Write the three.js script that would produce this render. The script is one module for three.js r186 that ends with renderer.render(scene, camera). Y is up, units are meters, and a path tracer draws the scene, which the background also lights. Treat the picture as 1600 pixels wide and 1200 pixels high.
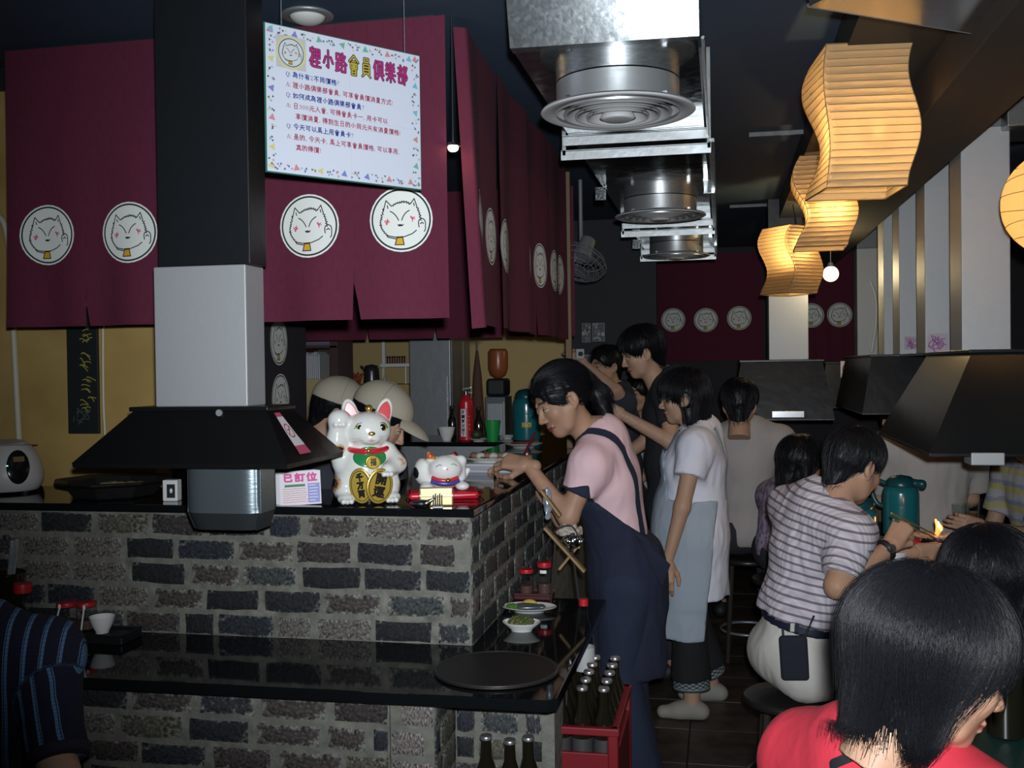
import * as THREE from 'three';
import { mergeGeometries, mergeVertices } from 'three/addons/utils/BufferGeometryUtils.js';
import { RoundedBoxGeometry } from 'three/addons/geometries/RoundedBoxGeometry.js';
import { ImprovedNoise } from 'three/addons/math/ImprovedNoise.js';

// ---------------------------------------------------------------- camera, light, exposure
const F = 1620, V = (x, y, z) => new THREE.Vector3(x, y, z);
const scene = new THREE.Scene();
const camera = new THREE.PerspectiveCamera(2 * Math.atan(600 / F) * 180 / Math.PI, 4 / 3, 0.05, 60);
camera.position.set(0, 1.6, 0);
camera.rotation.set(-0.0156, 0.1992, -0.013, 'YXZ');
camera.updateMatrixWorld();
scene.background = new THREE.Color(0, 0, 0);
const renderer = new THREE.WebGLRenderer();
renderer.toneMapping = THREE.LinearToneMapping;
renderer.toneMappingExposure = 1.0;
renderer.shadowMap.enabled = true;
const EYE = camera.position.clone();
// pixel of the 1600 x 1200 photograph -> point in the room at a depth or on a plane
const ray = (x, y) => V((x - 800) / F, (600 - y) / F, -1).applyQuaternion(camera.quaternion);
const at = (x, y, d) => ray(x, y).multiplyScalar(d).add(EYE);
const onAxis = (k) => (x, y, c) => { const r = ray(x, y); return r.multiplyScalar((c - EYE[k]) / r[k]).add(EYE); };
const onX = onAxis('x'), onY = onAxis('y'), onZ = onAxis('z');
// ---------------------------------------------------------------- helpers
const PI = Math.PI, lerp = (a, b, t) => a + (b - a) * t, clamp = (x, a = 0, b = 1) => Math.min(b, Math.max(a, x));
const smooth = (a, b, x) => { const t = clamp((x - a) / (b - a)); return t * t * (3 - 2 * t); };
const rng = (s) => () => { s = (s + 0x6d2b79f5) | 0; let t = Math.imul(s ^ (s >>> 15), 1 | s); t = (t + Math.imul(t ^ (t >>> 7), 61 | t)) ^ t; return ((t ^ (t >>> 14)) >>> 0) / 4294967296; };
const perlin = new ImprovedNoise(), noise = (x, y, z = 0) => perlin.noise(x, y, z);
const fbm = (x, y, z = 0, n = 4) => { let s = 0, a = 0.5; for (let i = 0; i < n; i++) { s += a * noise(x, y, z); x = x * 2 + 7.3; y = y * 2 + 3.1; z = z * 2 + 1.7; a *= 0.5; } return s; };

const used = new Map();
function numbered(name) { const n = used.get(name) ?? 0; used.set(name, n + 1); return n ? name + '_' + String(n).padStart(3, '0') : name; }
function shade(o) { o.castShadow = o.receiveShadow = true; return o; }
function tag(o, label, category, group, kind) {
  o.userData.label = label; if (category) o.userData.category = category; if (group) o.userData.group = group; if (kind) o.userData.kind = kind; return o;
}
function thing(name, label, category, pos = V(0, 0, 0), turn = 0, group) {
  const o = new THREE.Group(); o.name = numbered(name); scene.add(o); o.position.copy(pos); o.rotation.y = turn;
  return tag(o, label, category, group);
}
function clean(list) {   // same attributes on all geometries before they are merged
  list = [].concat(list).map((g) => { let k = g.index ? g.toNonIndexed() : g; if (!k.attributes.uv) { k = k.clone(); k.setAttribute('uv', new THREE.BufferAttribute(new Float32Array(k.attributes.position.count * 2), 2)); } return k; });
  const colored = list.some((g) => g.attributes.color);
  for (const g of list) {
    for (const n of Object.keys(g.attributes)) if (!['position', 'normal', 'uv', 'color'].includes(n)) g.deleteAttribute(n);
    if (colored && !g.attributes.color) g.setAttribute('color', new THREE.BufferAttribute(new Float32Array(g.attributes.position.count * 3).fill(1), 3));
  }
  return list;
}
function merged(list) { list = [].concat(list); return list.length === 1 ? list[0] : mergeGeometries(clean(list)); }
function obj(name, geos, mat, parent = scene) {
  const m = shade(new THREE.Mesh(merged(geos), mat)); m.name = parent === scene ? numbered(name) : partName(parent, name); parent.add(m); return m;
}
function partName(parent, name) { const n = (parent.userData.n ??= {}); n[name] = (n[name] ?? -1) + 1; return n[name] ? name + '_' + String(n[name]).padStart(3, '0') : name; }
function struct(name, geos, mat) { const o = obj(name, geos, mat); o.userData.kind = 'structure'; return o; }
function piece(name, geo, mat, parent) { const m = shade(new THREE.Mesh(geo, mat)); m.name = partName(parent, name); parent.add(m); return m; }

function uvm(g, s = 1) {   // uv in metres from the dominant axis of the normal
  const p = g.attributes.position, n = g.attributes.normal, uv = new Float32Array(p.count * 2);
  for (let i = 0; i < p.count; i++) {
    const ax = Math.abs(n.getX(i)), ay = Math.abs(n.getY(i)), az = Math.abs(n.getZ(i));
    const [u, v] = ay > ax && ay > az ? [p.getX(i), p.getZ(i)] : ax > az ? [p.getZ(i), p.getY(i)] : [p.getX(i), p.getY(i)];
    uv[i * 2] = u * s; uv[i * 2 + 1] = v * s;
  }
  g.setAttribute('uv', new THREE.BufferAttribute(uv, 2)); return g;
}
const box = (w, h, d, x = 0, y = 0, z = 0, r = 0) => uvm((r ? new RoundedBoxGeometry(w, h, d, 2, Math.min(r, w / 2.1, h / 2.1, d / 2.1)) : new THREE.BoxGeometry(w, h, d)).translate(x, y, z));
const span = (x0, x1, y0, y1, z0, z1, r = 0) => box(x1 - x0, y1 - y0, Math.abs(z1 - z0), (x0 + x1) / 2, (y0 + y1) / 2, (z0 + z1) / 2, r);
const cyl = (r0, r1, h, x = 0, y = 0, z = 0, n = 32, open = false) => new THREE.CylinderGeometry(r1, r0, h, n, 1, open).translate(x, y + h / 2, z);
const lathe = (pts, n = 40) => new THREE.LatheGeometry(pts.map(([r, y]) => new THREE.Vector2(r, y)), n);
const tube = (pts, r, seg = 0, n = 8) => new THREE.TubeGeometry(new THREE.CatmullRomCurve3(pts, false, 'centripetal'), seg || pts.length * 5, r, n);
const ball = (r, x, y, z, sx = 1, sy = 1, sz = 1) => new THREE.SphereGeometry(r, 20, 14).scale(sx, sy, sz).translate(x, y, z);
function bar(a, b, w, h = w, r = 0.001) {   // a box beam from a to b
  const d = b.clone().sub(a), g = new RoundedBoxGeometry(w, d.length(), h, 1, Math.min(r, w / 3, h / 3));
  return g.applyQuaternion(new THREE.Quaternion().setFromUnitVectors(V(0, 1, 0), d.normalize())).translate((a.x + b.x) / 2, (a.y + b.y) / 2, (a.z + b.z) / 2);
}
const rod = (a, b, r, r2 = r, n = 10) => { const d = b.clone().sub(a), g = new THREE.CylinderGeometry(r2, r, d.length(), n); return g.applyQuaternion(new THREE.Quaternion().setFromUnitVectors(V(0, 1, 0), d.normalize())).translate((a.x + b.x) / 2, (a.y + b.y) / 2, (a.z + b.z) / 2); };
function hull(top, bottom) {   // a frustum between two four-cornered loops (each counter-clockwise seen from above)
  const p = [], tri = (a, b, c) => p.push(...a.toArray(), ...b.toArray(), ...c.toArray()), quad = (a, b, c, d) => { tri(a, b, c); tri(a, c, d); };
  for (let i = 0; i < top.length; i++) { const j = (i + 1) % top.length; quad(bottom[i], bottom[j], top[j], top[i]); }
  for (let i = 1; i < top.length - 1; i++) { tri(top[0], top[i], top[i + 1]); tri(bottom[0], bottom[i + 1], bottom[i]); }
  const g = new THREE.BufferGeometry(); g.setAttribute('position', new THREE.Float32BufferAttribute(p, 3)); g.computeVertexNormals(); return uvm(g);
}
function grid(nu, nv, fn) {   // fn(u, v) -> Vector3, uv 0..1
  const p = [], uv = [], ix = [];
  for (let j = 0; j <= nv; j++) for (let i = 0; i <= nu; i++) { const q = fn(i / nu, j / nv); p.push(q.x, q.y, q.z); uv.push(i / nu, j / nv); }
  for (let j = 0; j < nv; j++) for (let i = 0; i < nu; i++) { const a = j * (nu + 1) + i, b = a + 1, c = a + nu + 1, d = c + 1; ix.push(a, b, d, a, d, c); }
  const g = new THREE.BufferGeometry(); g.setAttribute('position', new THREE.Float32BufferAttribute(p, 3)); g.setAttribute('uv', new THREE.Float32BufferAttribute(uv, 2)); g.setIndex(ix); g.computeVertexNormals(); return g;
}

// ---------------------------------------------------------------- procedural textures
function dataTex(n, fn, srgb = true, m = n) {
  const d = new Uint8Array(n * m * 4);
  for (let y = 0; y < m; y++) for (let x = 0; x < n; x++) { const c = fn(x / n, y / m), i = (y * n + x) * 4; for (let k = 0; k < 3; k++) d[i + k] = clamp(typeof c === 'number' ? c : c[k]) * 255; d[i + 3] = 255; }
  const t = new THREE.DataTexture(d, n, m); t.magFilter = THREE.LinearFilter; t.minFilter = THREE.LinearMipmapLinearFilter; t.generateMipmaps = true; t.wrapS = t.wrapT = THREE.RepeatWrapping; if (srgb) t.colorSpace = THREE.SRGBColorSpace; t.needsUpdate = true; return t;
}
// noise that tiles over 0..1
const tile = (u, v, f, s = 0) => { const a = noise(u * f, v * f, s), b = noise((u - 1) * f, v * f, s), c = noise(u * f, (v - 1) * f, s), d = noise((u - 1) * f, (v - 1) * f, s), x = smooth(0, 1, u), y = smooth(0, 1, v); return lerp(lerp(a, b, x), lerp(c, d, x), y); };
const tfbm = (u, v, f, s = 0, n = 4) => { let r = 0, a = 0.5; for (let i = 0; i < n; i++) { r += a * tile(u, v, f, s + i * 9.1); f *= 2; a *= 0.5; } return r; };
const tile2 = (u, v, fu, fv, s) => { const n = (a, b) => noise(a * fu, b * fv, s), x = smooth(0, 1, u), y = smooth(0, 1, v); return lerp(lerp(n(u, v), n(u - 1, v), x), lerp(n(u, v - 1), n(u - 1, v - 1), x), y); };
const tfbm2 = (u, v, fu, fv, s, n = 4) => { let r = 0, a = 0.5; for (let i = 0; i < n; i++) { r += a * tile2(u, v, fu, fv, s + i * 9.1); fu *= 2; fv *= 2; a *= 0.55; } return r; };
function canvasTex(w, h, draw) { const c = document.createElement('canvas'); c.width = w; c.height = h; draw(c.getContext('2d'), w, h); const t = new THREE.CanvasTexture(c); t.colorSpace = THREE.SRGBColorSpace; return t; }
const rep = (t, x, y = x) => { const k = t.clone(); k.repeat.set(x, y); k.needsUpdate = true; return k; };
const std = (color, roughness = 0.8, metalness = 0, more = {}) => new THREE.MeshStandardMaterial({ color, roughness, metalness, side: THREE.DoubleSide, ...more });
const phys = (color, roughness, more = {}) => new THREE.MeshPhysicalMaterial({ color, roughness, side: THREE.DoubleSide, ...more });
const rgb = (r, g, b) => new THREE.Color().setRGB(r, g, b);

// ---------------------------------------------------------------- distance fields and their meshes
const boxed = (f, lo, hi) => { f.box = [lo, hi]; return f; };
function cap(a, b, ra, rb = ra) {
  const ax = a.x, ay = a.y, az = a.z, bx = b.x - ax, by = b.y - ay, bz = b.z - az, bb = bx * bx + by * by + bz * bz || 1e-9, m = Math.max(ra, rb);
  return boxed((x, y, z) => { x -= ax; y -= ay; z -= az; let t = (x * bx + y * by + z * bz) / bb; t = t < 0 ? 0 : t > 1 ? 1 : t; x -= bx * t; y -= by * t; z -= bz * t; return Math.sqrt(x * x + y * y + z * z) - ra - (rb - ra) * t; },
    [Math.min(a.x, b.x) - m, Math.min(a.y, b.y) - m, Math.min(a.z, b.z) - m], [Math.max(a.x, b.x) + m, Math.max(a.y, b.y) + m, Math.max(a.z, b.z) + m]);
}
function ell(c, rx, ry, rz, q) {
  const e = q ? new THREE.Matrix4().makeRotationFromQuaternion(q).elements : null, m = e ? Math.max(rx, ry, rz) : 0, cx = c.x, cy = c.y, cz = c.z;
  return boxed((x, y, z) => {
    x -= cx; y -= cy; z -= cz;
    if (e) { const u = x * e[0] + y * e[1] + z * e[2], v = x * e[4] + y * e[5] + z * e[6], w = x * e[8] + y * e[9] + z * e[10]; x = u; y = v; z = w; }
    const a = x / rx, b = y / ry, d = z / rz, k0 = Math.sqrt(a * a + b * b + d * d), a1 = a / rx, b1 = b / ry, d1 = d / rz, k1 = Math.sqrt(a1 * a1 + b1 * b1 + d1 * d1);
    return k1 > 1e-9 ? k0 * (k0 - 1) / k1 : -Math.min(rx, ry, rz);
  }, [cx - (m || rx), cy - (m || ry), cz - (m || rz)], [cx + (m || rx), cy + (m || ry), cz + (m || rz)]);
}
const smin = (a, b, k) => { const h = k - Math.abs(a - b); return (a < b ? a : b) - (h > 0 ? h * h / (4 * k) : 0); };
const join = (k, ...fs) => { fs = fs.flat().filter(Boolean); const n = fs.length; return boxed((x, y, z) => { let d = fs[0](x, y, z); for (let i = 1; i < n; i++) d = smin(d, fs[i](x, y, z), k); return d; },
  [0, 1, 2].map((i) => Math.min(...fs.map((f) => f.box[0][i]))), [0, 1, 2].map((i) => Math.max(...fs.map((f) => f.box[1][i])))); };
const less = (f, g, k = 0.004) => boxed((x, y, z) => -smin(-f(x, y, z), g(x, y, z), k), ...f.box);
const both = (f, g) => boxed((x, y, z) => Math.max(f(x, y, z), g(x, y, z)), ...f.box);
const cut = (f, p, n) => { n = n.clone().normalize(); const o = n.dot(p); return boxed((x, y, z) => Math.max(f(x, y, z), n.x * x + n.y * y + n.z * z - o), ...f.box); };
const bend = (f, g, m = 0.02) => boxed((x, y, z) => f(x, y, z) - g(x, y, z), f.box[0].map((v) => v - m), f.box[1].map((v) => v + m));
function nets(f, cell, { color, uv, box = f.box } = {}) {
  const lo = box[0].map((v) => v - cell * 2.3), n = box[1].map((v, i) => Math.ceil((v + cell * 2.3 - lo[i]) / cell) + 1), [nx, ny, nz] = n, val = new Float32Array(nx * ny * nz), at3 = (i, j, k) => (k * ny + j) * nx + i, B = 4;
  for (let k = 0; k < nz; k += B) for (let j = 0; j < ny; j += B) for (let i = 0; i < nx; i += B) {
    const c = f(lo[0] + (i + 1.5) * cell, lo[1] + (j + 1.5) * cell, lo[2] + (k + 1.5) * cell), far = Math.abs(c) > cell * B * 1.5;
    for (let w = k; w < Math.min(k + B, nz); w++) for (let v = j; v < Math.min(j + B, ny); v++) for (let u = i; u < Math.min(i + B, nx); u++) val[at3(u, v, w)] = far ? c : f(lo[0] + u * cell, lo[1] + v * cell, lo[2] + w * cell);
  }
  const id = new Int32Array(nx * ny * nz).fill(-1), pos = [], ix = [];
  const C = [[0, 1], [0, 2], [0, 4], [1, 3], [1, 5], [2, 3], [2, 6], [3, 7], [4, 5], [4, 6], [5, 7], [6, 7]];
  for (let k = 0; k < nz - 1; k++) for (let j = 0; j < ny - 1; j++) for (let i = 0; i < nx - 1; i++) {
    let mask = 0; const g = [];
    for (let c = 0; c < 8; c++) { const d = val[at3(i + (c & 1), j + (c >> 1 & 1), k + (c >> 2))]; g.push(d); if (d < 0) mask |= 1 << c; }
    if (mask === 0 || mask === 255) continue;
    let x = 0, y = 0, z = 0, m = 0;
    for (const [a, b] of C) { if ((g[a] < 0) === (g[b] < 0)) continue; const t = g[a] / (g[a] - g[b]); x += lerp(a & 1, b & 1, t); y += lerp(a >> 1 & 1, b >> 1 & 1, t); z += lerp(a >> 2, b >> 2, t); m++; }
    id[at3(i, j, k)] = pos.length / 3; pos.push(lo[0] + (i + x / m) * cell, lo[1] + (j + y / m) * cell, lo[2] + (k + z / m) * cell);
  }
  const quad = (a, b, c, d, flip) => { if (a < 0 || b < 0 || c < 0 || d < 0) return; flip ? ix.push(a, c, b, a, d, c) : ix.push(a, b, c, a, c, d); };
  for (let k = 1; k < nz - 1; k++) for (let j = 1; j < ny - 1; j++) for (let i = 1; i < nx - 1; i++) {
    const s = val[at3(i, j, k)] < 0;
    if (s !== val[at3(i + 1, j, k)] < 0) quad(id[at3(i, j - 1, k - 1)], id[at3(i, j, k - 1)], id[at3(i, j, k)], id[at3(i, j - 1, k)], !s);
    if (s !== val[at3(i, j + 1, k)] < 0) quad(id[at3(i - 1, j, k - 1)], id[at3(i - 1, j, k)], id[at3(i, j, k)], id[at3(i, j, k - 1)], !s);
    if (s !== val[at3(i, j, k + 1)] < 0) quad(id[at3(i - 1, j - 1, k)], id[at3(i, j - 1, k)], id[at3(i, j, k)], id[at3(i - 1, j, k)], !s);
  }
  const out = new THREE.BufferGeometry(), cnt = pos.length / 3;
  out.setAttribute('position', new THREE.Float32BufferAttribute(pos, 3)); out.setIndex(ix); out.computeVertexNormals();
  const U = new Float32Array(cnt * 2), K = color && new Float32Array(cnt * 3);
  for (let i = 0; i < cnt; i++) { const x = pos[i * 3], y = pos[i * 3 + 1], z = pos[i * 3 + 2], q = uv ? uv(x, y, z) : [x + z, y]; U[i * 2] = q[0]; U[i * 2 + 1] = q[1]; if (K) { const c = color(x, y, z); K.set(c, i * 3); } }
  out.setAttribute('uv', new THREE.BufferAttribute(U, 2)); if (K) out.setAttribute('color', new THREE.BufferAttribute(K, 3));
  return out;
}
const grad = (f, p, e = 0.002) => V(f(p.x + e, p.y, p.z) - f(p.x - e, p.y, p.z), f(p.x, p.y + e, p.z) - f(p.x, p.y - e, p.z), f(p.x, p.y, p.z + e) - f(p.x, p.y, p.z - e)).normalize();
// ---------------------------------------------------------------- lettering: strokes of the characters on the signs, on a 100 x 100 square
const GLYPH = {
  狸: '30,5 12,22|12,12 28,32 30,60 26,90 16,84|28,45 8,70|45,12 45,50 88,50 88,12 45,12|45,31 88,31|66,12 66,90|48,70 86,70|38,92 96,92',
  小: '50,5 50,85 38,78|28,35 12,65|72,35 90,62',
  路: '10,10 10,38 38,38 38,10 10,10|24,38 24,88|24,60 40,60|10,55 10,88|5,92 42,84|62,6 46,34|58,18 84,18 66,42 42,56|56,26 76,44 96,56|54,62 54,92 86,92 86,62 54,62',
  會: '50,4 10,34|50,4 90,34|34,32 66,32|24,42 24,64 76,64 76,42 24,42|50,42 50,64|38,48 40,58|62,48 60,58|32,72 32,96 68,96 68,72 32,72|32,84 68,84',
  員: '32,6 32,24 68,24 68,6 32,6|24,34 24,76 76,76 76,34 24,34|24,48 76,48|24,62 76,62|38,78 14,94|62,78 86,94',
  俱: '26,6 8,42|18,30 18,94|44,8 44,68 86,68 86,8 44,8|44,24 86,24|44,38 86,38|44,53 86,53|34,70 96,70|52,74 36,94|74,74 92,94',
  樂: '50,2 42,12|38,14 38,48 62,48 62,14 38,14|38,31 62,31|20,6 8,20 22,24 6,42 24,40|80,6 68,20 82,24 66,42 84,40|8,60 92,60|50,50 50,96|46,62 14,90|54,62 88,90',
  部: '30,4 36,12|10,18 56,18|22,24 26,40|44,24 38,42|6,46 58,46|16,58 16,90 50,90 50,58 16,58|68,8 68,96|68,10 90,10 76,38 92,58 84,72 72,68',
  有: '10,22 90,22|44,4 34,40 8,66|34,42 34,94|34,42 74,42 74,90 64,86|34,58 74,58|34,72 74,72', 不: '10,14 90,14|54,14 10,70|50,34 50,94|56,46 86,70',
  同: '16,10 16,94|16,10 84,10 84,90 74,88|30,30 70,30|34,46 34,76 66,76 66,46 34,46', 可: '8,14 92,14|74,14 74,90 62,84|22,36 22,66 52,66 52,36 22,36',
  以: '20,14 20,74 40,60|42,24 52,40|80,10 74,56 40,92|72,62 92,88', 今: '50,4 8,44|50,4 92,44|36,40 58,40|26,60 74,60 48,94', 天: '16,16 84,16|8,46 92,46|50,16 46,52 10,94|52,50 90,94',
  上: '48,8 48,88|48,44 82,44|8,90 94,90', 入: '36,10 50,20 40,54 8,92|50,22 60,56 94,92', 元: '24,14 76,14|8,42 92,42|38,42 34,66 10,92|60,42 60,84 70,90 92,88 92,72', 日: '26,10 26,90 74,90 74,10 26,10|26,48 74,48',
  卡: '50,6 50,46|50,22 80,22|8,48 92,48|50,48 50,96|56,62 76,74', 是: '30,6 30,42 70,42 70,6 30,6|30,24 70,24|10,52 90,52|50,52 50,88|50,68 78,68|30,62 26,78 10,94|28,80 50,92 94,92',
  用: '24,10 20,60 8,94|24,10 82,10 82,92 72,88|24,36 82,36|24,60 82,60|52,10 52,92', 什: '28,6 8,44|20,30 20,94|36,42 94,42|66,8 66,96',
  馬: '28,8 28,62|28,8 80,8|54,8 54,62|28,26 76,26|28,44 76,44|28,62 88,62 84,92 74,88|14,72 10,90|32,72 34,86|48,72 50,84|64,70 66,82',
  價: '22,6 6,40|14,28 14,94|32,12 96,12|40,22 40,40 90,40 90,22 40,22|56,12 56,40|74,12 74,40|44,48 44,82 86,82 86,48 44,48|44,60 86,60|44,71 86,71|54,84 38,96|76,84 92,96',
  格: '6,28 44,28|26,6 26,94|26,32 6,64|28,38 42,54|64,6 48,34|60,18 84,18 68,42 44,56|58,26 78,44 96,56|56,62 56,92 88,92 88,62 56,62', 如: '26,8 14,52 40,90|44,32 30,66 6,92|6,34 48,34|58,28 58,80 90,80 90,28 58,28',
  何: '26,6 8,42|18,30 18,94|36,16 96,16|82,16 82,90 70,86|46,36 46,64 68,64 68,36 46,36', 成: '20,24 92,24|22,24 20,60 8,94|22,46 46,46 42,74 32,70|56,6 64,56 92,92 94,76|84,40 48,86|70,8 80,16',
  為: '30,4 38,16|10,20 76,20 70,36|50,6 10,72|28,38 76,38 72,54|20,54 82,54 80,92 70,88|14,70 12,88|30,68 32,82|46,68 48,80|62,66 64,78', 生: '28,8 10,40|22,28 84,28|14,58 86,58|6,90 94,90|52,6 52,90',
  的: '24,4 18,20|10,20 10,86 42,86 42,20 10,20|10,52 42,52|62,4 50,40|60,22 90,22 86,88 74,84|62,42 72,60', 方: '48,4 54,16|8,22 92,22|42,22 36,60 10,94|40,46 78,46 72,90 58,86',
  費: '24,8 76,8 76,22 26,22 26,36 80,36 76,46|40,2 36,40 18,50|62,2 62,50|28,54 28,84 72,84 72,54 28,54|28,64 72,64|28,74 72,74|40,86 16,98|60,86 84,98',
  式: '8,24 92,24|14,50 50,50|32,50 32,86|8,90 56,80|64,6 72,60 90,92 94,76|76,8 86,16', 消: '14,10 26,20|8,36 20,46|10,92 28,62|64,4 64,32|44,14 52,28|86,14 76,28|42,36 42,94|42,36 88,36 88,90 78,88|42,54 88,54|42,70 88,70',
  享: '50,2 52,12|10,16 90,16|30,26 30,42 70,42 70,26 30,26|20,52 78,52 54,66|50,66 50,94 38,88|8,72 92,72', 一: '8,50 92,47',
  真: '10,18 90,18|50,4 50,26|28,26 28,72 74,72 74,26 28,26|28,40 74,40|28,56 74,56|8,76 92,76|36,78 14,94|64,78 86,94', 得: '28,4 8,28|30,26 6,54|20,46 20,94|44,8 44,36 84,36 84,8 44,8|44,22 84,22|38,48 92,48|34,62 96,62|76,50 76,92 64,88|48,70 56,80',
  到: '6,12 56,12|30,12 12,36 50,34|40,24 54,44|10,58 52,58|30,42 30,82|6,88 58,80|70,16 70,66|88,6 88,92 76,88',
  開: '12,8 12,94|12,8 42,8 42,36 12,36|12,22 42,22|58,8 88,8 88,92 78,88|58,8 58,36 88,36|58,22 88,22|30,50 70,50|24,66 76,66|42,50 40,74 28,90|60,50 60,90',
  運: '12,10 20,20|8,36 24,36 16,58 22,74|4,94 24,80 50,92 96,92|34,10 34,22|34,10 92,10 88,22|42,30 42,62 82,62 82,30 42,30|42,46 82,46|34,22 90,22|32,72 94,72|62,16 62,84',
  福: '22,4 28,14|8,22 40,22 10,60|24,44 24,94|30,46 40,56|50,10 92,10|56,20 56,38 86,38 86,20 56,20|50,48 50,92 92,92 92,48 50,48|50,70 92,70|71,48 71,92',
  千: '74,6 22,18|8,46 92,46|50,14 50,96', 万: '8,14 92,14|44,14 40,54 10,92|42,40 76,40 70,88 56,84', 両: '8,12 92,12|18,32 18,94|18,32 82,32 82,92 72,88|50,12 50,72|34,48 34,72 66,72 66,48',
  已: '18,12 78,12 78,44 20,44|20,30 20,80 30,90 84,90 84,72', 訂: '24,4 30,12|6,20 46,20|12,34 42,34|12,46 42,46|12,60 12,90 42,90 42,60 12,60|54,18 96,18|76,18 76,92 62,86', 位: '26,6 8,42|18,30 18,94|62,6 68,18|38,26 92,26|50,40 56,76|82,38 72,82|34,90 96,90',
};
function strokes(g, ch, x, y, s, sy = s) {
  for (const line of (GLYPH[ch] ?? '').split('|')) { g.beginPath(); line.split(' ').forEach((p, i) => { const [a, b] = p.split(',').map(Number); g[i ? 'lineTo' : 'moveTo'](x + a * s / 100, y + b * sy / 100); }); g.stroke(); }
}
function write(g, text, x, y, s, gap = 1.05, width = s / 11) {   // characters in a row; what has no strokes here is set in the plain font
  g.lineWidth = width; g.lineCap = g.lineJoin = 'round';
  for (const ch of text) {
    if (GLYPH[ch]) { strokes(g, ch, x, y, s); x += s * gap; } else { g.font = `${Math.round(s * 0.9)}px serif`; g.fillStyle = g.strokeStyle; g.fillText(ch, x, y + s * 0.85); x += s * (ch === ' ' ? 0.5 : 0.6); }
  }
}
function catFace(g, cx, cy, r) {   // the round emblem: a squinting cat's face with blushing cheeks, a raised paw and a bell
  const P = (x, y) => [cx + x * r, cy + y * r], R = rng(5);
  g.fillStyle = '#e6e8e2'; g.beginPath(); g.arc(cx, cy, r, 0, 7); g.fill();
  g.strokeStyle = '#10201c'; g.lineWidth = r * 0.05; g.beginPath(); g.arc(cx, cy, r * 0.92, 0, 7); g.stroke();
  g.lineCap = g.lineJoin = 'round'; g.lineWidth = r * 0.03; g.strokeStyle = '#23211f';
  const path = (pts) => { g.beginPath(); pts.forEach(([x, y], i) => g[i ? 'lineTo' : 'moveTo'](...P(x, y))); g.stroke(); };
  const curve = (a, b, c) => { g.beginPath(); g.moveTo(...P(...a)); g.quadraticCurveTo(...P(...b), ...P(...c)); g.stroke(); };
  const fluffy = (pts) => { const out = []; pts.forEach(([x, y], i) => { if (!i) return out.push([x, y]); const [px, py] = pts[i - 1]; const nx = -(y - py), ny = x - px, l = Math.hypot(nx, ny) || 1; for (let k = 1; k <= 6; k++) { const o = (k % 2 ? 0.022 : -0.022) + (R() - 0.5) * 0.02; out.push([lerp(px, x, k / 6) + nx / l * o, lerp(py, y, k / 6) + ny / l * o]); } }); path(out); };
  path([[-0.55, -0.3], [-0.52, -0.42], [-0.47, -0.6], [-0.3, -0.42]]); path([[0.3, -0.48], [0.42, -0.64], [0.5, -0.4]]);
  fluffy([[-0.28, -0.44], [-0.1, -0.52], [0.1, -0.56], [0.3, -0.48]]); fluffy([[-0.54, -0.36], [-0.62, -0.1], [-0.66, 0.12], [-0.6, 0.3], [-0.44, 0.48]]); fluffy([[0.5, -0.4], [0.58, -0.18], [0.62, 0.04]]);
  curve([-0.34, -0.26], [-0.18, -0.2], [-0.08, 0.02]); curve([0.26, -0.28], [0.08, -0.2], [0.02, 0.02]);
  path([[-0.43, -0.44], [-0.41, -0.36]]); path([[0.4, -0.5], [0.42, -0.42]]);
  g.fillStyle = '#23211f'; g.beginPath(); g.ellipse(...P(-0.03, 0.17), r * 0.055, r * 0.03, 0, 0, 7); g.fill(); curve([-0.1, 0.16], [-0.06, 0.22], [-0.03, 0.18]); curve([-0.03, 0.18], [0.02, 0.22], [0.06, 0.15]);
  for (const [x, y] of [[-0.44, 0.06], [0.36, -0.03]]) { g.strokeStyle = '#d0566c'; g.lineWidth = r * 0.022; for (let k = 0; k < 16; k++) { const a = R() * 6.3, q = R() * 0.1, b = R() * 6.3, w = R() * 0.1; path([[x + Math.cos(a) * q, y + Math.sin(a) * q], [x + Math.cos(b) * w, y + Math.sin(b) * w]]); } }
  g.strokeStyle = '#23211f'; g.lineWidth = r * 0.03; path([[-0.45, 0.49], [-0.2, 0.54], [0.1, 0.53], [0.34, 0.44], [0.47, 0.34]]); path([[-0.42, 0.54], [-0.15, 0.6]]); path([[-0.42, 0.54], [-0.45, 0.49]]);
  curve([0.56, 0.24], [0.5, 0.02], [0.64, -0.02]); curve([0.64, -0.02], [0.8, 0], [0.76, 0.24]); path([[0.6, 0.14], [0.66, 0.1], [0.7, 0.14]]); curve([0.76, 0.24], [0.78, 0.32], [0.72, 0.38]);
  g.fillStyle = '#d9a526'; g.beginPath(); g.moveTo(...P(-0.14, 0.56)); g.lineTo(...P(0.04, 0.55)); g.lineTo(...P(0.08, 0.78)); g.lineTo(...P(-0.2, 0.78)); g.closePath(); g.fill(); g.stroke();
}
// ---------------------------------------------------------------- lights of the room
// The photographer's flash sits on top of the camera: a small lamp with a soft-edged cone.
const flash = new THREE.SpotLight(rgb(0.93, 1.0, 1.06), 30, 0, 0.73, 1);
flash.position.copy(EYE).add(V(0.03, 0.07, 0.02)); flash.target.position.copy(at(1000, 430, 4)); flash.castShadow = true; flash.shadow.radius = 1; flash.shadow.mapSize.set(2048, 2048); flash.shadow.bias = -0.0005;
scene.add(flash, flash.target); flash.name = 'camera_flash';
function bulbLight(p, cd, color, size = 1) { const l = new THREE.PointLight(color, cd); l.position.copy(p); l.castShadow = true; l.shadow.radius = size; l.name = 'lamp_light'; scene.add(l); return l; }
const WARM = rgb(1, 0.62, 0.24);

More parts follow.
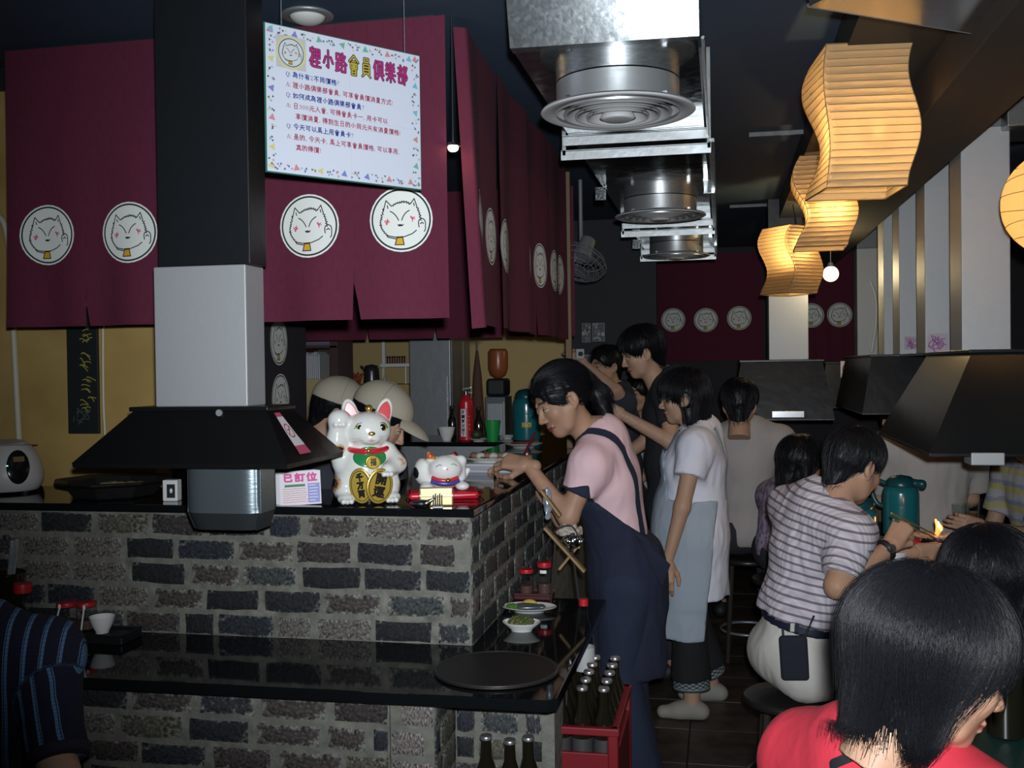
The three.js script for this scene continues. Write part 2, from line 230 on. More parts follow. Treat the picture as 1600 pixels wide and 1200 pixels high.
// ---------------------------------------------------------------- materials
const grain = dataTex(256, (u, v) => 0.5 + 0.7 * tfbm(u, v, 8, 3, 5), false);
const mottled = (a, b, f, s) => dataTex(256, (u, v) => { const t = clamp(0.5 + 1.3 * tfbm(u, v, f, s, 5)); return a.map((x, i) => lerp(x, b[i], t) / 255); });
const spangle = dataTex(512, (() => { const R = rng(11), pts = [...Array(420)].map(() => [R(), R(), R()]); return (u, v) => { let best = 9, c = 0; for (const [x, y, k] of pts) { let dx = Math.abs(u - x), dy = Math.abs(v - y); if (dx > 0.5) dx = 1 - dx; if (dy > 0.5) dy = 1 - dy; const d = dx * dx + dy * dy; if (d < best) { best = d; c = k; } } return 0.72 + 0.16 * c + 0.22 * tfbm(u, v, 16, 4, 3); }; })());
const galvanised = () => std(rgb(0.42, 0.45, 0.46), 0.34, 0.9, { map: rep(spangle, 6), roughnessMap: rep(spangle, 6), bumpMap: rep(grain, 2), bumpScale: 0.0006 });
const M = {
  ceiling: std(rgb(0.024, 0.045, 0.08), 0.8, 0, { bumpMap: rep(grain, 1), bumpScale: 0.002 }),
  dark: std(rgb(0.022, 0.024, 0.03), 0.8), black: std(rgb(0.012, 0.013, 0.016), 0.6),
  floor: std(rgb(0.085, 0.07, 0.06), 0.45, 0, { map: rep(mottled([150, 140, 130], [240, 235, 230], 6, 8), 1.4), bumpMap: rep(grain, 3), bumpScale: 0.001 }),
  yellow: std(rgb(0.62, 0.42, 0.145), 0.75, 0, { map: rep(mottled([205, 200, 190], [255, 255, 255], 4, 12), 0.8), bumpMap: rep(grain, 2), bumpScale: 0.001 }),
  pipe: std(rgb(0.6, 0.56, 0.42), 0.5), stone: phys(rgb(0.006, 0.007, 0.008), 0.05, { specularIntensity: 0.42 }),
  paintBlack: std(rgb(0.012, 0.014, 0.017), 0.42, 0.2, { bumpMap: rep(grain, 2), bumpScale: 0.001 }), hoodBlack: std(rgb(0.014, 0.014, 0.015), 0.33, 0.45, { bumpMap: rep(grain, 1.5), bumpScale: 0.0015 }),
  silver: std(rgb(0.41, 0.42, 0.43), 0.5, 0.25, { bumpMap: rep(grain, 4), bumpScale: 0.0006 }), dull: std(rgb(0.16, 0.165, 0.175), 0.5, 0.4, { bumpMap: rep(grain, 4), bumpScale: 0.0006 }),
  galv: galvanised(), chrome: std(rgb(0.75, 0.76, 0.78), 0.16, 1), steel: std(rgb(0.33, 0.35, 0.37), 0.42, 0.6, { bumpMap: rep(grain, 2), bumpScale: 0.001 }),
  grey: std(rgb(0.42, 0.42, 0.42), 0.55), white: std(rgb(0.75, 0.75, 0.74), 0.5), ceramic: phys(rgb(0.78, 0.79, 0.76), 0.2, { clearcoat: 0.6, clearcoatRoughness: 0.08 }),
  wood: std(rgb(0.5, 0.34, 0.16), 0.6, 0, { map: dataTex(128, (u, v) => { const t = 0.75 + 0.35 * tile(u, v * 0.3, 14, 2) + 0.15 * tile(u, v, 40, 5); return [t, t * 0.97, t * 0.9]; }) }), darkWood: std(rgb(0.022, 0.016, 0.012), 0.8, 0, { bumpMap: rep(grain, 2), bumpScale: 0.002 }),
  maroon: std(rgb(0.145, 0.015, 0.045), 0.9, 0, { map: rep(dataTex(128, (u, v) => { const t = 0.86 + 0.1 * Math.sin(u * 2 * PI * 32) * Math.sin(v * 2 * PI * 32) + 0.12 * tfbm(u, v, 5, 3, 3); return [t, t, t]; }), 6) }), darkCloth: std(rgb(0.02, 0.013, 0.018), 0.95),
  red: phys(rgb(0.55, 0.02, 0.03), 0.3), redLid: phys(rgb(0.45, 0.015, 0.025), 0.35), crate: std(rgb(0.2, 0.008, 0.014), 0.45), glass: phys(rgb(0.95, 0.97, 0.96), 0.02, { transmission: 1, thickness: 0, ior: 1.45 }),
  bottle: phys(rgb(0.012, 0.01, 0.006), 0.06, { clearcoat: 1, clearcoatRoughness: 0.03 }), foil: std(rgb(0.7, 0.7, 0.72), 0.3, 0.9), teal: phys(rgb(0.012, 0.13, 0.15), 0.22, { clearcoat: 0.5, clearcoatRoughness: 0.1 }), tealLid: phys(rgb(0.008, 0.06, 0.07), 0.3),
};
const emblemTex = canvasTex(512, 512, (g, w) => { g.fillStyle = '#e6e8e2'; g.fillRect(0, 0, w, w); catFace(g, 256, 256, 252); });
const emblemMat = std(0xffffff, 0.8, 0, { map: emblemTex });

// ---------------------------------------------------------------- the shell of the room
const X0 = -2.95, X1 = 3.3, ZF = 1.7, ZB = -9.2, H = 2.62;
const hall = struct('floor', span(X0, X1, -0.12, -0.012, ZF, ZB), M.black);
{ // floor tiles, as far as they can be told apart; beyond, larger fields of the same
  const R = rng(3), mats = [0.9, 1, 1.12].map((k) => { const m = M.floor.clone(); m.color.multiplyScalar(k); return m; }), g = span(-0.198, 0.198, -0.012, 0, -0.198, 0.198, 0.003);
  for (let i = 0; i < 9; i++) for (let j = 0; j < 20; j++) { const x = -0.75 + i * 0.4, z = -1.6 - j * 0.4; if (z < ZB + 0.2) continue; const t = piece('tile', g, mats[Math.floor(R() * 3)], hall); t.position.set(x, (R() - 0.5) * 0.0012, z); }
}
struct('ceiling', span(X0, X1, H, H + 0.12, ZF, ZB), M.ceiling);
struct('wall_left', span(X0 - 0.12, X0, 0, H, ZF, ZB), M.dark);
struct('wall_right', span(X1, X1 + 0.12, 0, H, ZF, ZB), M.dark);
struct('wall_back', span(X0, X1, 0, H, ZB, ZB - 0.12), std(rgb(0.03, 0.026, 0.032), 0.85));
struct('wall_front', span(X0, X1, 0, H, ZF, ZF + 0.12), std(rgb(0.06, 0.06, 0.06), 0.9));
const yEnd = onZ(242, 600, -3.32).x;
struct('wall_partition', span(X0, yEnd, 0, H, -3.32, -3.42), M.yellow);
const kEnd = onZ(884, 500, -7.2).x, kDark = onZ(1026, 500, -7.2).x;
struct('wall_kitchen', span(X0, kEnd, 0, H, -7.2, -7.3), std(rgb(0.5, 0.36, 0.15), 0.7, 0, { bumpMap: rep(grain, 2), bumpScale: 0.001 }));
struct('wall_service', span(kEnd, kDark, 0, H, -7.2, -7.3), std(rgb(0.03, 0.03, 0.035), 0.8));
struct('beam_front', span(X0, -0.8, 2.59, H, -2.9, -2.96), M.black);
struct('beam_aisle', [span(0.62, 0.86, 2.36, H, -1.4, -8.6, 0.006)], M.darkWood);
struct('trim_1', [span(0.36, 0.62, 2.5, H, -1.4, -8.6)], M.black);
// the pipes that run up the yellow wall
tag(obj('wall_pipe', tube([onZ(-12, 330, -3.28), onZ(4, 345, -3.28), onZ(14, 385, -3.28), onZ(19, 480, -3.28), onZ(31, 715, -3.28)], 0.011, 50, 10), M.pipe), 'cream plastic conduit bending down the yellow wall at the left edge', 'pipe');
tag(obj('wall_cable', tube([onZ(161, 500, -3.3), onZ(161, 560, -3.3), onZ(162, 640, -3.3), onZ(165, 690, -3.3)], 0.005, 20, 6), M.pipe), 'thin cream cable on the yellow wall beside the chalkboard strip', 'cable');
{ // the narrow chalkboard
  const a = onZ(101, 480, -3.3), b = onZ(153, 678, -3.3), w = b.x - a.x, h = a.y - b.y;
  const t = thing('chalkboard', 'narrow black chalkboard strip with yellow handwriting on the yellow wall', 'chalkboard', V((a.x + b.x) / 2, b.y, -3.312));
  obj('board', box(w, h, 0.012, 0, h / 2, 0, 0.002), M.black, t);
  const tex = canvasTex(128, 512, (g) => {
    const R = rng(8); g.fillStyle = '#11181a'; g.fillRect(0, 0, 128, 512); g.strokeStyle = '#a99a34'; g.lineCap = 'round';
    for (let c = 0; c < 4; c++) { g.lineWidth = 4; const y = 90 + c * 92; for (let k = 0; k < 6; k++) { g.beginPath(); const x = 50 + R() * 40, yy = y + R() * 62; g.moveTo(x, yy); g.quadraticCurveTo(x + 22 * R(), yy - 9, x + 18 + R() * 20, yy + (R() - 0.3) * 40); g.stroke(); } }
    g.strokeStyle = '#4d5f58'; g.lineWidth = 3; g.strokeRect(28, 24, 26, 50); for (let k = 0; k < 9; k++) { g.beginPath(); g.moveTo(20 + R() * 80, 400 + R() * 90); g.lineTo(20 + R() * 80, 400 + R() * 90); g.stroke(); }
  });
  const s = piece('writing_surface', new THREE.PlaneGeometry(w * 0.97, h * 0.985).translate(0, h / 2, 0.0068), std(0xffffff, 0.8, 0, { map: tex }), t);
}
// ---------------------------------------------------------------- the brick bar
const BX = -0.705, BZ = -2.865, TOP = 1.2, LEDGE = 0.81;
const smear = (seed, base, smearTone, amount) => dataTex(256, (u, v) => {
  const n = tfbm2(u, v, 7, 2.6, seed, 5), m = tfbm2(u, v, 18, 6, seed + 40, 3), e = Math.min(u, 1 - u) * 3.2 + 0.02, e2 = Math.min(v, 1 - v) * 2.2 + 0.02, fine = tfbm2(u, v, 60, 20, seed + 9, 2), cover = smooth(0.0, 0.26, n + fine * 0.5 + amount - Math.min(1, Math.min(e, e2) * 2.4) * 0.34), s = 1 + 1.9 * m;
  return base.map((b, i) => clamp(lerp(b * s, smearTone[i] * (0.85 + 0.8 * m), cover) / 255));
}, true, 128);
const LIME = [142, 142, 134], brickMats = [
  [3, [36, 40, 48], LIME, 0.12], [17, [32, 34, 38], LIME, 0.08], [29, [64, 56, 55], LIME, 0.12], [37, [54, 48, 48], LIME, 0.06], [43, [58, 62, 62], LIME, 0.2], [53, [26, 28, 32], LIME, 0.0], [61, [98, 92, 88], LIME, 0.16], [73, [48, 50, 54], LIME, 0.28], [83, [68, 60, 58], LIME, 0.26], [97, [84, 80, 70], LIME, 0.1],
].map((a) => std(0xffffff, 0.82, 0, { map: smear(...a), bumpMap: rep(grain, 0.7, 0.3), bumpScale: 0.006 }));
const paleBrick = std(0xffffff, 0.85, 0, { map: smear(111, [112, 104, 101], [140, 136, 130], 0.1), bumpMap: rep(grain, 0.7, 0.3), bumpScale: 0.005 });
const mortarMat = std(rgb(0.25, 0.25, 0.232), 0.92, 0, { map: rep(mottled([175, 174, 168], [255, 252, 240], 10, 77), 2.2), bumpMap: rep(grain, 5), bumpScale: 0.006 });
const brickGeos = [...Array(9)].map((_, s) => {   // a brick of unit length and height lying in the xy plane, its face 4 x 2 patches, rough and uneven
  const R = rng(100 + s), p = [], uv = [], ix = [], nu = 4, nv = 2;
  for (let j = 0; j <= nv; j++) for (let i = 0; i <= nu; i++) { const ei = i === 0 || i === nu, ej = j === 0 || j === nv, k = ei && ej; p.push(i / nu - 0.5 + (ei ? (R() - 0.5) * 0.035 : 0) - (k ? Math.sign(i - 1) * 0.012 : 0), j / nv - 0.5 + (ej ? (R() - 0.5) * 0.1 : 0), 0.005 + (ei || ej ? -0.0018 : 0.0008) + (R() - 0.5) * 0.002); uv.push(i / nu, j / nv); }
  for (let j = 0; j < nv; j++) for (let i = 0; i < nu; i++) { const a = j * (nu + 1) + i; ix.push(a, a + 1, a + nu + 2, a, a + nu + 2, a + nu + 1); }
  const rim = []; for (let i = 0; i < nu; i++) rim.push(i); for (let j = 0; j < nv; j++) rim.push(j * (nu + 1) + nu); for (let i = nu; i > 0; i--) rim.push(nv * (nu + 1) + i); for (let j = nv; j > 0; j--) rim.push(j * (nu + 1));
  const b0 = p.length / 3; for (const r of rim) { p.push(p[r * 3] * 1.012, p[r * 3 + 1] * 1.03, -0.003); uv.push(uv[r * 2], uv[r * 2 + 1]); }
  rim.forEach((r, k) => { const n = (k + 1) % rim.length; ix.push(r, b0 + k, b0 + n, r, b0 + n, rim[n]); });
  const g = new THREE.BufferGeometry(); g.setAttribute('position', new THREE.Float32BufferAttribute(p, 3)); g.setAttribute('uv', new THREE.Float32BufferAttribute(uv, 2)); g.setIndex(ix); g.computeVertexNormals(); return g;
});
const bar0 = thing('brick_bar', 'long bar built of dark weathered bricks with thick grey mortar joints', 'bar', V(0, 0, 0));
obj('mortar_wall', [span(X0 + 0.01, BX, 0, TOP - 0.024, BZ, BZ - 0.17), span(BX - 0.17, BX, 0, TOP - 0.024, BZ - 0.17, -5.5)], mortarMat, bar0);
obj('kitchen_face', [span(-2.05, BX - 0.17, 0, TOP - 0.024, -5.52, -6.02)], M.steel, bar0);
const PX1 = onZ(611, 1110, -2.46).x, PX2 = onZ(679, 1110, -2.46).x, BASER = onZ(866, 1110, -2.66).x;
obj('mortar_base', [span(X0 + 0.01, PX1 - 0.008, 0, LEDGE - 0.03, -2.47, BZ), span(PX1, PX2, 0, LEDGE - 0.03, -2.455, BZ), span(PX2, BASER, 0, LEDGE - 0.03, -2.66, BZ), span(PX2, BASER, 0, LEDGE - 0.03, BZ, -2.9), span(BX, BX + 0.06, 0, LEDGE - 0.03, -2.9, -3.46)], mortarMat, bar0);
{
  const R = rng(21), lay = (len, h0, h1, pitch, start, place, mats = brickMats, L = 0.166) => {
    let row = 0;
    for (let y = h1; y > h0 + 0.012; y -= pitch, row++) {
      let x = -(row % 2 ? 0.5 : 0.06) * L - R() * 0.05;
      while (x < len) {
        const l = (R() < 0.2 ? 0.58 : 1) * L * (0.92 + R() * 0.16), gap = 0.013 + R() * 0.014, a = Math.max(0.004, x), b = Math.min(len - 0.004, x + l), bh = Math.min(pitch - 0.017, y - h0), tilt = (R() - 0.5) * 0.02;
        if (b - a > 0.03) { const m = piece('brick', brickGeos[Math.floor(R() * 9)], mats[Math.floor(R() * mats.length)], bar0); m.scale.set(b - a, bh, 1); place(m, (a + b) / 2, y - bh / 2); m.rotateZ(tilt); }
        x += l + gap;
      }
    }
  };
  const face = (px, pz, turn, dir) => (m, s, y) => { m.rotation.y = turn; m.position.set(px + dir[0] * s, y, pz + dir[1] * s); };
  lay(1.75, LEDGE, TOP - 0.032, 0.0745, 0, face(BX, BZ, 0, [-1, 0]));
  lay(2.1, LEDGE, TOP - 0.032, 0.0745, 0, face(BX, BZ, PI / 2, [0, -1]));
  lay(1.2, 0.42, LEDGE - 0.045, 0.07, 0, face(PX1 - 0.008, -2.47, 0, [-1, 0]));
  lay(PX2 - PX1, 0.5, LEDGE - 0.035, 0.075, 0, face(PX2, -2.455, 0, [-1, 0]), [paleBrick], 0.2);
  lay(0.2, 0.5, LEDGE - 0.035, 0.075, 0, face(PX2, -2.455, PI / 2, [0, -1]));
  lay(BASER - PX2 - 0.03, 0.42, LEDGE - 0.05, 0.07, 0, face(BASER - 0.03, -2.66, 0, [-1, 0]));
}
function slab(pts, y, h, r = 0.005) { const s = new THREE.Shape(pts.map(([x, z]) => new THREE.Vector2(x, -z))); return uvm(new THREE.ExtrudeGeometry(s, { depth: h - 2 * r, bevelThickness: r, bevelSize: r, bevelOffset: -r, bevelSegments: 3 }).rotateX(-PI / 2).translate(0, y + r, 0)); }
tag(obj('countertop', slab([[X0, -2.85], [-0.69, -2.85], [-0.69, -6.05], [-2.1, -6.05], [-2.1, -5.46], [-1.14, -5.46], [-1.14, -3.3], [X0, -3.3]], TOP - 0.024, 0.024), M.stone), 'polished black stone countertop running around the top of the brick bar', 'countertop');
tag(obj('bar_ledge', slab([[X0, -2.39], [-0.41, -2.41], [-0.39, -2.43], [-0.39, -3.5], [BX + 0.001, -3.5], [BX + 0.001, BZ + 0.001], [X0, BZ + 0.001]], LEDGE - 0.03, 0.03), M.stone), 'glossy black stone eating ledge below the brick wall of the bar', 'ledge');

// ---------------------------------------------------------------- noren: short split curtains with round emblems
function noren(label, P, splits, emblems, group, mat = M.maroon, nv = 16) {   // P(u, v): v = 0 at the top
  const t = thing('noren', label, 'curtain', V(0, 0, 0), 0, group), edges = [0, ...splits.map((s) => s[0]), 1];
  for (let k = 0; k + 1 < edges.length; k++) {
    const a = edges[k], b = edges[k + 1], open = (s, v) => { const q = splits.find((x) => x[0] === s); return q ? q[2] * smooth(q[1], 1, v) : 0; };
    piece('cloth_panel', grid(24, nv, (u, v) => P(lerp(a + open(a, v), b - open(b, v) * 0.2, u), v)), mat, t);
  }
  for (const [u, v, ru, rv] of emblems) {
    const g = grid(28, 5, (s, r) => { const an = s * 2 * PI, uu = u + Math.cos(an) * r * ru, vv = v + Math.sin(an) * r * rv, e = 0.004, p = P(uu, vv), n = P(uu + e, vv).sub(P(uu - e, vv)).cross(P(uu, vv + e).sub(P(uu, vv - e))).normalize(); if (n.dot(p.clone().sub(EYE)) > 0) n.negate(); return p.addScaledVector(n, 0.0022); });
    const q = g.attributes.uv; for (let i = 0; i < q.count; i++) { const an = q.getX(i) * 2 * PI, r = q.getY(i); q.setXY(i, 0.5 + Math.cos(an) * r * 0.495, 0.5 - Math.sin(an) * r * 0.495); }
    piece('cat_face_emblem', g, emblemMat, t);
  }
  return t;
}
const ER = 0.0925;
{ // over the front of the bar, in one plane on each side of the duct
  const NT = 2.6, NB = 1.745, flat = (x0, x1, ph, lift = 0) => (u, v) => V(lerp(x0, x1, u), lerp(NT, NB, v) + lift * (1 - u) * v, BZ + 0.012 + 0.008 * v * v * Math.sin(u * 17 + ph) + 0.012 * v * v * v * Math.sin(u * 7 + ph * 2));
  const spot = (x0, x1, px, py) => { const p = onZ(px, py, BZ + 0.014); return [(p.x - x0) / (x1 - x0), (NT - p.y) / (NT - NB), ER / (x1 - x0), ER / (NT - NB)]; };
  const l0 = onZ(20, 505, BZ).x, l1 = onZ(268, 505, BZ).x, r0 = onZ(396, 505, BZ).x, r1 = onZ(703, 495, BZ).x, su = (onZ(137, 505, BZ).x - l0) / (l1 - l0), sr = (onZ(556, 500, BZ).x - r0) / (r1 - r0);
  noren('maroon split curtain left of the black duct, with two cat face emblems', flat(l0, l1, 1), [[su, 0.9, 0.02]], [spot(l0, l1, 73.5, 367), spot(l0, l1, 202.5, 363.5)], 'split curtains over the front of the bar');
  noren('maroon split curtain behind the white poster, with two cat face emblems', flat(r0, r1, 2.3), [[sr, 0.86, 0.035]], [spot(r0, r1, 483, 353.5), spot(r0, r1, 626.5, 343)], 'split curtains over the front of the bar');
  // along the aisle side: four cloths hanging one behind the other in loose folds
  const zs = [-2.93, -3.42, -3.95, -4.48, -5.02], wave = [[0.01, 0.5, 0], [0.02, 1.0, 1.2], [0.018, 1.0, 2.6], [0.015, 1.0, 0.4]];
  const places = [[736, 342], [757, 366], [777.5, 381], [792, 393], [814.5, 405], [843.5, 415], [862.5, 423], [877.5, 429]];
  for (let k = 0; k < 4; k++) {
    const [am, f, ph] = wave[k], z0 = zs[k], z1 = zs[k + 1], P = (u, v) => {
      const fold = am * (0.35 + 0.65 * v) * Math.sin(u * 2 * PI * f + ph), y = lerp(2.59, 1.735, v);
      if (k || u > 0.5) return V(-0.735 + fold, y, lerp(z0, z1, u));
      const xs = lerp(-0.752, -0.708, v), e = u < 0.1 ? xs + 0.036 * (u / 0.1) : lerp(xs + 0.036, -0.735 + fold, smooth(0.1, 0.5, u)); return V(e, y - 0.02 * v * (1 - u * 2), lerp(z0, z1, u < 0.1 ? u * 0.35 : lerp(0.035, 0.5, (u - 0.1) / 0.4)));   // the front edge turns towards the room
    };
    const em = places.slice(k * 2, k * 2 + 2).map(([px, py]) => { const p = onX(px, py, -0.735); const first = px === 736; return [first ? 0.29 : px === 757 ? 0.74 : clamp((p.z - z0) / (z1 - z0), 0.14, 0.84), (2.59 - p.y) / 0.855, ER / (z0 - z1), ER / 0.855]; });
    noren(['nearest to the corner, front edge curled', 'second from the corner', 'third from the corner', 'farthest from the corner'][k].replace(/^/, 'maroon curtain along the aisle side of the bar, '), P, [[0.5, 0.88, 0.03]], em, 'split curtains along the aisle side of the bar', M.maroon, 12);
  }
  // the kitchen side, seen from inside
  noren('dark maroon curtain over the back run of the kitchen counter', (u, v) => V(lerp(-2.3, -0.76, u), lerp(2.56, 1.765, v), -5.47 + 0.012 * v * Math.sin(u * 30)), [[0.25, 0.88, 0.01], [0.5, 0.88, 0.01], [0.75, 0.88, 0.01]], [], undefined, M.maroon, 8);
  const q = at(434, 560, 3.95);
  noren('long black curtain with narrow cat emblems hanging beside the grey duct', (u, v) => V(q.x + lerp(0.03, -0.03, u), lerp(2.5, 1.28, v), q.z + lerp(0.2, -0.35, u) + 0.012 * Math.sin(u * 9) * v), [], [[0.34, (2.5 - at(434, 533, 3.95).y) / 1.22, ER / 0.55, ER / 1.22], [0.36, (2.5 - at(433, 622, 3.95).y) / 1.22, ER / 0.55, ER / 1.22]], undefined, M.darkCloth);
  // the far end of the hall
  for (const [x0, x1, list, words] of [[1022, 1192, [[1052, 500], [1103, 500], [1155, 497]], 'wide maroon curtain on the far wall with three round emblems'], [1262, 1342, [[1268, 493], [1312, 492]], 'maroon curtain on the far wall right of the white duct, with two emblems']]) {
    const a = onZ(x0, 565, -9.17), b = onZ(x1, 565, -9.17), y1 = a.y, y0 = onZ(x0, 400, -9.17).y;
    noren(words, (u, v) => V(lerp(a.x, b.x, u), lerp(y0, y1, v), -9.17 + 0.012 * v * Math.sin(u * 22)), [], list.map(([px, py]) => { const p = onZ(px, py, -9.17); return [(p.x - a.x) / (b.x - a.x), (y0 - p.y) / (y0 - y1), 0.103 / (b.x - a.x), 0.103 / (y0 - y1)]; }), undefined, M.maroon, 8);
  }
}
// ---------------------------------------------------------------- the poster
{
  const a = at(414, 35, 2.44), b = at(655, 88, 2.72), y0 = at(413, 266, 2.44).y, w = Math.hypot(b.x - a.x, b.z - a.z), h = a.y - y0, turn = Math.atan2(-(b.z - a.z), b.x - a.x);
  const t = thing('poster', 'white membership poster with a border of coloured triangles, hung in front of the curtain', 'poster', V((a.x + b.x) / 2, y0, (a.z + b.z) / 2), turn);
  const tex = canvasTex(1280, Math.round(1280 * h / w), (g, W, Hh) => {
    g.fillStyle = '#eef0f6'; g.fillRect(0, 0, W, Hh); const R = rng(12), cols = ['#e59a94', '#8f8fd0', '#e9df8e', '#83c3a0', '#86cbd6', '#c49ad2'];
    const tri = (x, y, s, an, c) => { g.fillStyle = c; g.beginPath(); for (let k = 0; k < 3; k++) g.lineTo(x + Math.cos(an + k * 2.1) * s, y + Math.sin(an + k * 2.1) * s); g.fill(); };
    const strip = (n, f) => { for (let k = 0; k < n; k++) { const [x, y] = f((k + 0.5) / n); if (k % 3 === 0) tri(x, y, 30, 0.3 + R(), cols[Math.floor(R() * 6)]); else for (let q = 0; q < 4; q++) tri(x + (R() - 0.5) * 60, y + (R() - 0.5) * 46, 11, R() * 6, q % 2 ? '#5d6068' : cols[Math.floor(R() * 6)]); } };
    strip(20, (s) => [s * W, 42]); strip(20, (s) => [s * W, Hh - 42]); strip(15, (s) => [42, s * Hh]); strip(15, (s) => [W - 42, s * Hh]);
    g.fillStyle = '#d8d3c8'; g.fillRect(80, 60, 230, 225); g.fillStyle = '#e8df9a'; g.beginPath(); g.arc(195, 172, 118, 0, 7); g.fill(); catFace(g, 195, 172, 104);
    const big = '狸小路會員俱樂部', y = 96;
    [...big].forEach((c, i) => { const gold = i === 3 || i === 4, x = 335 + i * 106; g.strokeStyle = '#3a2026'; g.lineWidth = 21; g.lineCap = g.lineJoin = 'round'; strokes(g, c, x, y, 94, 150); g.strokeStyle = gold ? '#d8c53a' : '#c4317e'; g.lineWidth = gold ? 9 : 13; strokes(g, c, x, y, 94, 150); });
    const rows = [['#27358a', 'Q:為什麼有2種不同價格?', 0], ['#b5485e', 'A:凡狸小路俱樂部會員,可享會員價消費方式!', 0], ['#27358a', 'Q:如何成為狸小路俱樂部會員?', 0], ['#b5485e', 'A:當日滿300元入會,可得會員卡一張,用卡可以', 0], ['#b5485e', '享價消費,得到生日的小同元天有消費價格!', 70], ['#27358a', 'Q:今天可以馬上用會員卡?', 0], ['#b5485e', 'A:是的,今天卡,馬上可享會員價格,可以享用,', 0], ['#b5485e', '真的得價!', 70]];
    rows.forEach(([c, s, dx], i) => { g.strokeStyle = c; write(g, [...s].map((k) => (GLYPH[k] || /[\x20-\x7e]/.test(k) ? k : '')).join(''), 150 + dx, 300 + i * 72, 44, 1.06, 5); });
    g.strokeStyle = '#dfe2ea'; g.lineWidth = 3; g.beginPath(); g.moveTo(W * 0.52, 200); g.lineTo(W * 0.52, Hh); g.moveTo(W * 0.5, Hh * 0.56); g.lineTo(W, Hh * 0.56); g.stroke();
  });
  obj('backing_board', box(w + 0.006, h + 0.006, 0.006, 0, h / 2, -0.004, 0.0015), std(rgb(0.02, 0.12, 0.09), 0.5), t);
  piece('printed_sheet', new THREE.PlaneGeometry(w, h).translate(0, h / 2, 0.0002), std(rgb(0.7, 0.72, 0.78), 0.6, 0, { map: tex }), t);
  obj('hanging_wire', [rod(V(-w * 0.4, h, -0.003), V(-w * 0.4, H - y0, -0.003), 0.0012), rod(V(w * 0.4, h, -0.003), V(w * 0.4, H - y0, -0.003), 0.0012)], M.steel, t);
}
// ---------------------------------------------------------------- exhaust hoods
function noSmoking(w, h, extra) { return canvasTex(w, h, (g) => { g.fillStyle = '#ece4e8'; g.fillRect(0, 0, w, h); g.strokeStyle = '#b8334e'; const r = Math.min(w, h) * 0.36, cx = w / 2, cy = extra ? h * 0.56 : h * 0.48; g.lineWidth = r * 0.18; g.beginPath(); g.arc(cx, cy, r, 0, 7); g.moveTo(cx - r * 0.7, cy - r * 0.7); g.lineTo(cx + r * 0.7, cy + r * 0.7); g.stroke(); g.strokeStyle = '#5a4a50'; g.lineWidth = r * 0.13; g.beginPath(); g.moveTo(cx - r * 0.6, cy + r * 0.12); g.lineTo(cx + r * 0.45, cy + r * 0.12); g.stroke(); if (extra) { g.fillStyle = '#cf5a78'; g.fillRect(0, 0, w, h * 0.2); g.fillRect(0, h * 0.9, w, h * 0.1); } }); }
function ring4(x0, x1, z0, z1, y) { return [V(x0, y, z0), V(x1, y, z0), V(x1, y, z1), V(x0, y, z1)]; }   // z0 nearer
{
  const t = thing('exhaust_hood', 'black sloping exhaust hood under a square silver duct at the front of the bar', 'hood');
  const a = onZ(112, 727, -2.4).x, b = onZ(449, 735, -2.4).x;
  obj('canopy', [hull(ring4(-1.533, -1.152, -2.5, -2.66, 1.497), ring4(a, b, -2.4, -2.79, 1.368)), hull(ring4(a, b, -2.4, -2.79, 1.368), ring4(a + 0.002, b - 0.002, -2.402, -2.788, 1.356))], M.hoodBlack, t);
  obj('top_flange', span(-1.54, -1.145, 1.497, 1.509, -2.49, -2.67, 0.003), M.hoodBlack, t);
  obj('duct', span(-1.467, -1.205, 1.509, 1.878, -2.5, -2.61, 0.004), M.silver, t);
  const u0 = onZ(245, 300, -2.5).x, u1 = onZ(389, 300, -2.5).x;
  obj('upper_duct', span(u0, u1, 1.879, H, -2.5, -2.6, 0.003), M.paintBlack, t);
  obj('bolt', cyl(0.009, 0.009, 0.006, 0, 0, 0, 12).rotateX(PI / 2).translate(onZ(343, 648, -2.49).x, 1.493, -2.492), M.steel, t);
  // the sticker lies on the right slope
  const p = (u, v) => V(lerp(-1.152, b, v), lerp(1.497, 1.368, v), lerp(lerp(-2.5, -2.4, v), lerp(-2.66, -2.79, v), u)), n = V(0.129, b + 1.152, 0).normalize();
  const st = piece('sticker', grid(2, 2, (u, v) => p(0.2 + u * 0.2 + v * 0.06, 0.06 + v * 0.82).addScaledVector(n, 0.0015)), std(0xffffff, 0.55, 0, { map: noSmoking(128, 300, true) }), t);
  tag(st, 'white sticker with a red no smoking mark'); delete st.userData.category;
}
{ // the rounded sheet that hangs below the hood
  const x0 = onZ(286, 780, -2.46).x, x1 = onZ(404, 780, -2.46).x, t = thing('smoke_collar', 'curved galvanised steel collar hanging under the black hood in front of the bricks', 'duct collar');
  const prof = (u, m) => { const w = (x1 - x0) / 2 - m, cx = (x0 + x1) / 2, r = 0.03, d = 0.1 - m; const s = u * 4; if (s < 1) return [cx - w, -2.56 + (d - 0) * (s - 0.0) * 0.9 - 0.0]; if (s < 3) { const k = (s - 1) / 2, q = Math.pow(Math.abs(2 * k - 1), 6); return [lerp(cx - w, cx + w, k), -2.46 - q * r * 0.8 - m]; } return [cx + w, -2.47 - 0.09 * (s - 3) + 0.0]; };
  const sheet = (y0, y1, m0, m1) => grid(64, 6, (u, v) => { const [x, z] = prof(u, lerp(m0, m1, v)); return V(x, lerp(y0, y1, v), z); });
  obj('front_sheet', sheet(1.366, 1.235, 0, 0), std(rgb(0.24, 0.29, 0.32), 0.3, 0.75, { bumpMap: rep(grain, 2), bumpScale: 0.0005 }), t); obj('lower_lip', sheet(1.235, 1.19, 0.001, 0.014), std(rgb(0.05, 0.055, 0.06), 0.4, 0.5), t);
}
